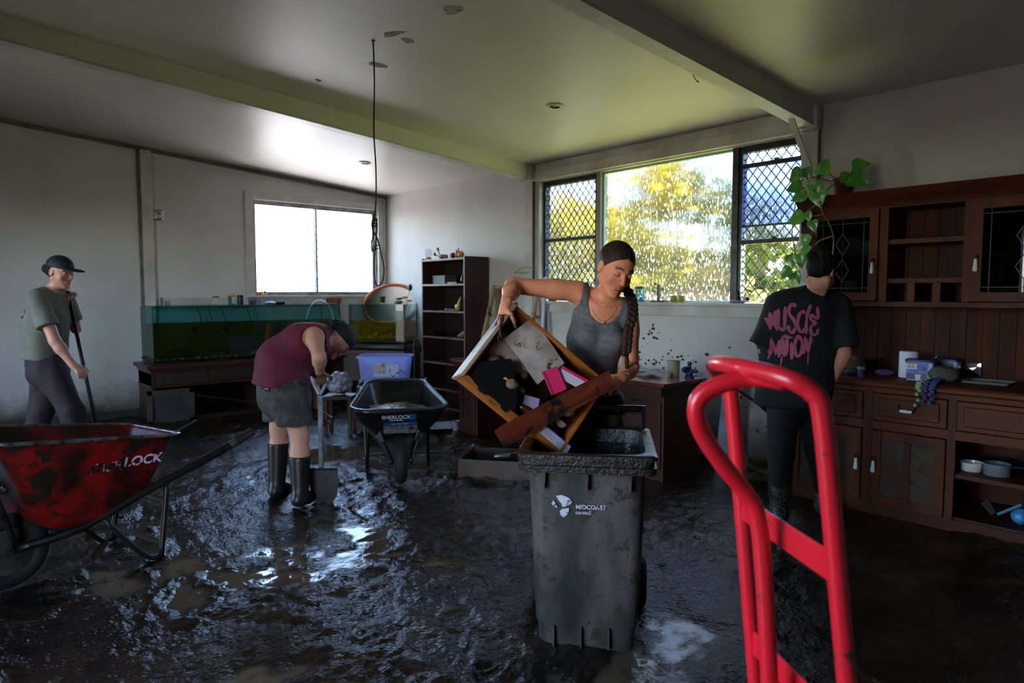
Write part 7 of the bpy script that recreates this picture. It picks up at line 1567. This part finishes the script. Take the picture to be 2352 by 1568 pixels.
t = thing('speaker', 'small black speaker fixed to the side of the dresser by the window', 'speaker', (6.385, -.28, 1.85)); b = MB(); b.b2(-.035, .042, -.04, .04, 0, .125); b.build('case', m_iron, t, bevel=.012, seg=3); b = MB(); b.b2(-.028, .03, -.043, -.04, .015, .11); b.build('grille', m_tyre, t)
# ------------------------------------------------------------------ pothos on the dresser
t = pot('potted_pothos', 'variegated pothos in a brown pot trailing down the end of the dresser', 'plant', (6.60, -.22, 2.101), [(.055,0), (.06,.004), (.08,.11), (.085,.115), (.085,.13), (.076,.13), (.07,.10)], M('brown_pot', (92,46,34), (66,34,26), rough=.5))
b = MB(); b.lathe([(.001,.10), (.072,.10)], (0,0,0), 16, caps=False); b.build('soil', m_mudlump, t)
m_vine = M('vine_stem', (150,120,80), (110,100,60), rough=.6); m_lf = [M('pothos_leaf', (76,150,48), (170,200,120), rough=.3, scale=26, ramp=(.5,.7), coat=.2), M('pothos_leaf_dark', (60,128,40), (110,170,70), rough=.3, scale=20, ramp=(.5,.72), coat=.2)]
def leaf(p, d, s, k, up=(0,-1,.3)):
    """heart-shaped leaf with a fold along the midrib"""
    d = Vector(d).normalized(); n = Vector(up); n = (n-d*n.dot(d)).normalized(); sd = d.cross(n); V = []; prof = ((0,.0), (-.06,.28), (.02,.46), (.25,.52), (.5,.42), (.75,.22), (.92,.07), (1.05,0))
    for a, w in prof: 
        for q in (-1, 0, 1): V.append(Vector(p)+d*a*s+sd*q*w*s*.95+n*(abs(q)*w*s*.28-(a*a)*s*.18)+n*(-.0008))
    V2 = [v+n*.0016 for v in V]; m_ = len(V); F = [(i*3+j, i*3+j+1, (i+1)*3+j+1, (i+1)*3+j) for i in range(7) for j in range(2)]; F += [tuple(m_+x for x in f[::-1]) for f in F]
    b = MB(); b.add(V+V2, F); return b
PV = lambda x, z, y=-.41: Vector((x, y, z))-Vector((6.60, -.22, 2.101))
vines = [[(6.60,-.22,2.19), (6.57,-.36,2.16), (6.545,-.43,2.06), (6.56,-.42,1.97), (6.60,-.41,1.90), (6.63,-.41,1.80), (6.625,-.41,1.66), (6.60,-.41,1.58)], [(6.58,-.25,2.20), (6.42,-.40,2.24), (6.37,-.42,2.12), (6.345,-.42,1.96), (6.34,-.42,1.83), (6.365,-.42,1.72), (6.345,-.42,1.60)], [(6.545,-.43,2.06), (6.44,-.43,1.99), (6.40,-.43,1.93)], [(6.56,-.42,1.97), (6.46,-.42,1.96), (6.40,-.42,1.95)], [(6.63,-.41,1.82), (6.54,-.42,1.79), (6.50,-.42,1.75)], [(6.625,-.41,1.70), (6.54,-.42,1.70), (6.48,-.42,1.72)], [(6.6,-.22,2.2), (6.66,-.25,2.25), (6.70,-.3,2.29)], [(6.58,-.22,2.2), (6.50,-.30,2.30), (6.48,-.34,2.34)]]
for vn in vines:
    b = MB(); b.tube(spline([Vector(p)-Vector((6.60,-.22,2.101)) for p in vn], 5), .0042, 6); b.build('vine', m_vine, t, smooth=True)
for x, z, dx, dz, s, k in ((6.40,2.285,-.75,-.55,.115,1), (6.40,2.185,-1,-.15,.115,1), (6.44,2.12,-1,-.25,.12,0), (6.50,2.20,.15,-.8,.11,0), (6.52,2.14,.2,-1,.13,0), (6.55,2.24,.25,1,.12,0), (6.44,2.30,.1,-.9,.10,1), (6.70,2.285,.9,.15,.11,1), (6.68,2.225,.9,-.45,.14,1), (6.62,2.22,1,.1,.09,1), (6.42,1.97,-.9,-.35,.12,0), (6.45,1.99,.3,-.8,.07,0), (6.49,1.93,.25,-.85,.085,1), (6.46,1.83,-.3,-.9,.085,0), (6.47,1.76,-.75,-.65,.10,0), (6.49,1.70,-.35,-.95,.08,0), (6.335,1.70,.35,-.9,.09,1), (6.41,1.70,.1,-1,.10,1), (6.34,1.60,-.6,-.6,.10,1), (6.37,1.57,.4,-.8,.09,1)):
    leaf(PV(x, z, -.43 if x < 6.6 else -.30), (dx, -.1, dz), s, k).build('leaf', m_lf[k], t, smooth=True)
# ------------------------------------------------------------------ ceiling fittings, cable, brace, hook
def fit(x, y): return Vector((x, y, cz(y)))
for x, y, lb in ((4.743, -1.237, 'round recessed downlight in the ceiling before the wide window'), (1.607, -1.217, 'round recessed downlight in the ceiling near the sliding window')):
    t = thing('downlight', lb, 'light', fit(x, y), 0, 'ceiling downlights'); t.rotation_euler = (math.atan(-CS), 0, 0)
    b = MB(); b.lathe([(.042,-.012), (.062,-.010), (.070,-.002), (.068,.0), (.044,.0)], (0,0,0), 28, caps=False); b.build('bezel', M('cream_bezel', (196,184,160), rough=.35), t, smooth=True)
    b = MB(); b.lathe([(.001,-.004), (.044,-.004), (.044,-.001), (.001,-.001)], (0,0,0), 24); b.build('lamp_face', M('unlit_lamp', (84,82,76), rough=.3), t)
for k, (x, y, rx, ry) in enumerate(((5.453,-2.768,.07,.05), (4.936,-2.814,.13,.025), (4.894,-2.707,.05,.04), (4.379,-2.598,.10,.04), (3.718,-2.771,.03,.03))):
    t = thing('plaster_patch', ('round', 'long thin', 'small oval', 'wide oval', 'tiny')[k]+' stippled plaster repair on the ceiling near the hanging cable', 'plaster patch', fit(x, y)); t.rotation_euler = (math.atan(-CS), 0, R(20*k))
    b = MB(); V = [(0,0,-.003)]; nn = 22
    for i in range(nn): a = i*2*math.pi/nn; f = 1+.16*math.sin(3*a+k)+.08*math.sin(7*a); V.append((rx*f*math.cos(a), ry*f*math.sin(a), -.0005))
    b.add(V, [(0, 1+i, 1+(i+1) % nn) for i in range(nn)]); b.build('stipple', M('plaster_stipple', (176,174,168), (120,116,110), rough=.8, scale=90, bump=.5, bscale=160), t)
cc = fit(4.703, -2.861); t = thing('hanging_cable', 'loose black electric cable hanging knotted from the ceiling', 'cable', cc)
R0 = lambda u, z: RT*u+Vector((0, 0, z-cc.z))
b = MB(); b.tube(spline([R0(0,cc.z), R0(.004,2.8), R0(-.004,2.5), R0(.006,2.25), R0(.004,2.05), R0(-.008,1.93), R0(-.024,1.90), R0(-.022,1.85), R0(.012,1.78), R0(.030,1.70), R0(.047,1.62), R0(.050,1.56), R0(.038,1.50), R0(.012,1.475), R0(-.008,1.50), R0(-.014,1.60), R0(-.006,1.72), R0(.002,1.80), R0(.010,1.88), R0(.0,1.92), R0(-.016,1.89), R0(-.020,1.80), R0(-.030,1.76), R0(-.026,1.70)], 6), .0048, 8); b.build('cable', m_iron, t, smooth=True)
b = MB(); b.tube(spline([R0(-.02,1.925)+FH*.008, R0(.012,1.91)-FH*.01, R0(-.022,1.895)+FH*.01, R0(.010,1.88)-FH*.01, R0(-.018,1.865)+FH*.008], 5), .0055, 8); b.build('knot', m_iron, t, smooth=True)
for z in (1.735, 1.715):
    b = MB(); b.tube([R0(-.022,z), R0(.016,z+.008)], .004, 6); b.build('bare_wire', M('copper_tail', (60,40,30), rough=.4, metal=.5), t)
b = MB(); b.lathe([(.001,-.008), (.012,-.006), (.014,0)], (0,0,0), 12); b.build('ceiling_grommet', m_dirtytrim, t)
t = thing('ceiling_hook', 'small wire hook screwed into the edge of the near ceiling beam', 'hook', (6.198, -1.43, cz(-1.43)-.14)); b = MB(); b.tube(spline([(.0,0,0), (-.02,0,-.002), (-.026,.01,-.02), (-.018,.03,-.045), (-.02,.055,-.05), (-.03,.06,-.035)], 4), .0028, 6); b.build('wire', m_iron, t, smooth=True)
b = MB(); b.bar((6.262, -.34, 2.70), (6.262, -.035, 2.38), .045, .012, (0,1,1)); struct(b.build('trim_10', m_trim, bevel=.002))
# ------------------------------------------------------------------ mud flung on the window wall, debris by the desk end
t = thing('mud_splash', 'dark mud splashes flung on the wall under the wide window', 'mud', (5.0, 0, .9)); b = MB(); rs = np.random.RandomState(12)
for cx, cz_, sx, sz, n_ in ((-.22,.19,.05,.05,26), (.10,-.07,.22,.05,60), (-.35,-.08,.10,.04,30), (.9,-.5,.10,.16,26), (.3,-.3,.5,.2,40)):
    for k in range(n_):
        s = .002+.011*rs.rand()**3; b.ell((cx+sx*rs.randn(), -.0018, cz_+sz*rs.randn()), (s*(1+rs.rand()), .0014, s*(.7+.6*rs.rand())), 6, 4)
b.build('splash', M('dried_mud', (60,48,38), rough=.8), t)['kind'] = 'stuff'
t = thing('fallen_branch', 'muddy branch leaning against the wall at the end of the desk', 'branch', (5.95, -.22, 0)); b = MB(); b.tube(spline([(.12,.16,.42), (.03,.06,.54), (-.10,-.06,.66), (-.16,-.12,.74)], 5), [.016-.0006*k for k in range(16)], 7); b.tube(spline([(.12,.16,.42), (.2,.12,.25), (.24,.05,.0)], 4), .014, 7); b.build('bark', M('muddy_bark', (60,48,38), (36,28,22), rough=.7, scale=20), t, smooth=True)
t = thing('plastic_board', 'white plastic panel standing on edge beside the desk', 'panel', (5.80, -.36, 0), R(20)); b = MB(); b.box((0,0,.36), (.10,.012,.72), Matrix.Rotation(R(4), 3, 'Y')); b.build('panel', M('bluish_plastic', (150,160,190), (100,96,100), rough=.3, scale=4), t, bevel=.003)
for k, (x, y, rz, ln, z, lb) in enumerate(((6.16,-.45,20,.5,.05,'lowest muddy plank in the heap between desk and dresser'), (6.12,-.38,-25,.45,.10,'middle muddy plank in the heap between desk and dresser'), (6.18,-.34,50,.40,.15,'top muddy plank in the heap between desk and dresser'))):
    t = thing('muddy_plank', lb, 'plank', (x, y, z), R(rz), 'plank heap by the wall'); b = MB(); b.box((0,0,0), (ln,.11,.04), Matrix.Rotation(R(6*k-5), 3, 'Y')); b.build('plank', M('silted_plank', (112,92,72), (60,46,36), rough=.5, scale=6, mud=.2), t, bevel=.006)
t = thing('batten', 'white painted batten leaning beside the ladder shelf', 'batten', (3.50, -.25, 0)); b = MB(); b.bar((0,-.0,0), (-.12,.21,1.60), .045, .02, (0,1,0)); b.build('batten', M('bluish_white_paint', (186,190,214), rough=.4), t, bevel=.002)
t = thing('dry_vine', 'thin dried vine sprig arching beside the wide window', 'vine', (3.22, -.06, 1.55)); b = MB(); b.tube(spline([(.08,.02,-.12), (.07,.0,.05), (.02,-.02,.14), (-.10,-.04,.16), (-.25,-.06,.11)], 6), .003, 5); b.build('stem', m_vine, t, smooth=True)
b = MB()
for k in range(16): b.ell((-.25+.022*k if k < 10 else .07+.01*math.sin(k*3), -.06+.003*k, (.105+.006*math.sin(k*2.1)) if k < 10 else .02-.012*(k-10)), (.010,.005,.006), 6, 4)
b.build('dried_leaves', M('dry_leaf', (110,104,60), (70,60,40), rough=.8), t)['kind'] = 'stuff'
t = thing('piping_cord', 'pale cord standing in for chair piping beside the bookcase', 'cord', (1.46, -.42, 0)); b = MB(); b.tube(spline([(.02,.0,.86), (-.06,-.01,.84), (-.085,-.01,.74), (-.075,-.01,.5), (-.08,-.01,.3), (-.05,0,.02)], 6), .007, 6); b.build('cord', M('beige_cord', (120,104,90), rough=.7), t, smooth=True)  # stands for the pale piping of a chair that is not built
# blue shed beyond the sliding window
t = thing('shed', 'pale blue shed roof seen through the mesh of the sliding window', 'shed', (-14, 8.1, -.27)); b = MB(); b.b2(-3, 3, -2.2, 2.2, 0, 2.0); b.build('wall', M('shed_wall', (120,180,196), rough=.7), t)
b = MB(); b.prism([(-2.5,2.0), (2.5,2.0), (0,3.4)], (6.4,0,0), (-3.2,0,0), (0,1,0), (0,0,1)); b.build('roof', M('shed_roof', (96,176,206), (80,150,190), rough=.6, scale=2), t)

# wet mud heaped in the two barrows
for wb, c_, r_, sd in ((WB_RED, (.31, 0, .50), (.36, .235, .09), 3), (WB_BLK, (.0, 0, .475), (.38, .25, .06), 9)):
    S = f_ell(c_, r_); rr = A3(r_); V, F = surf(lambda p: S(p)+.016*n3(p, 18, sd)+.007*n3(p, 48, sd+1), A3(c_)-rr-.05, A3(c_)+rr+.05, .011)
    mesh_np('mud_load', V, F, m_mudlump, wb)['kind'] = 'stuff'
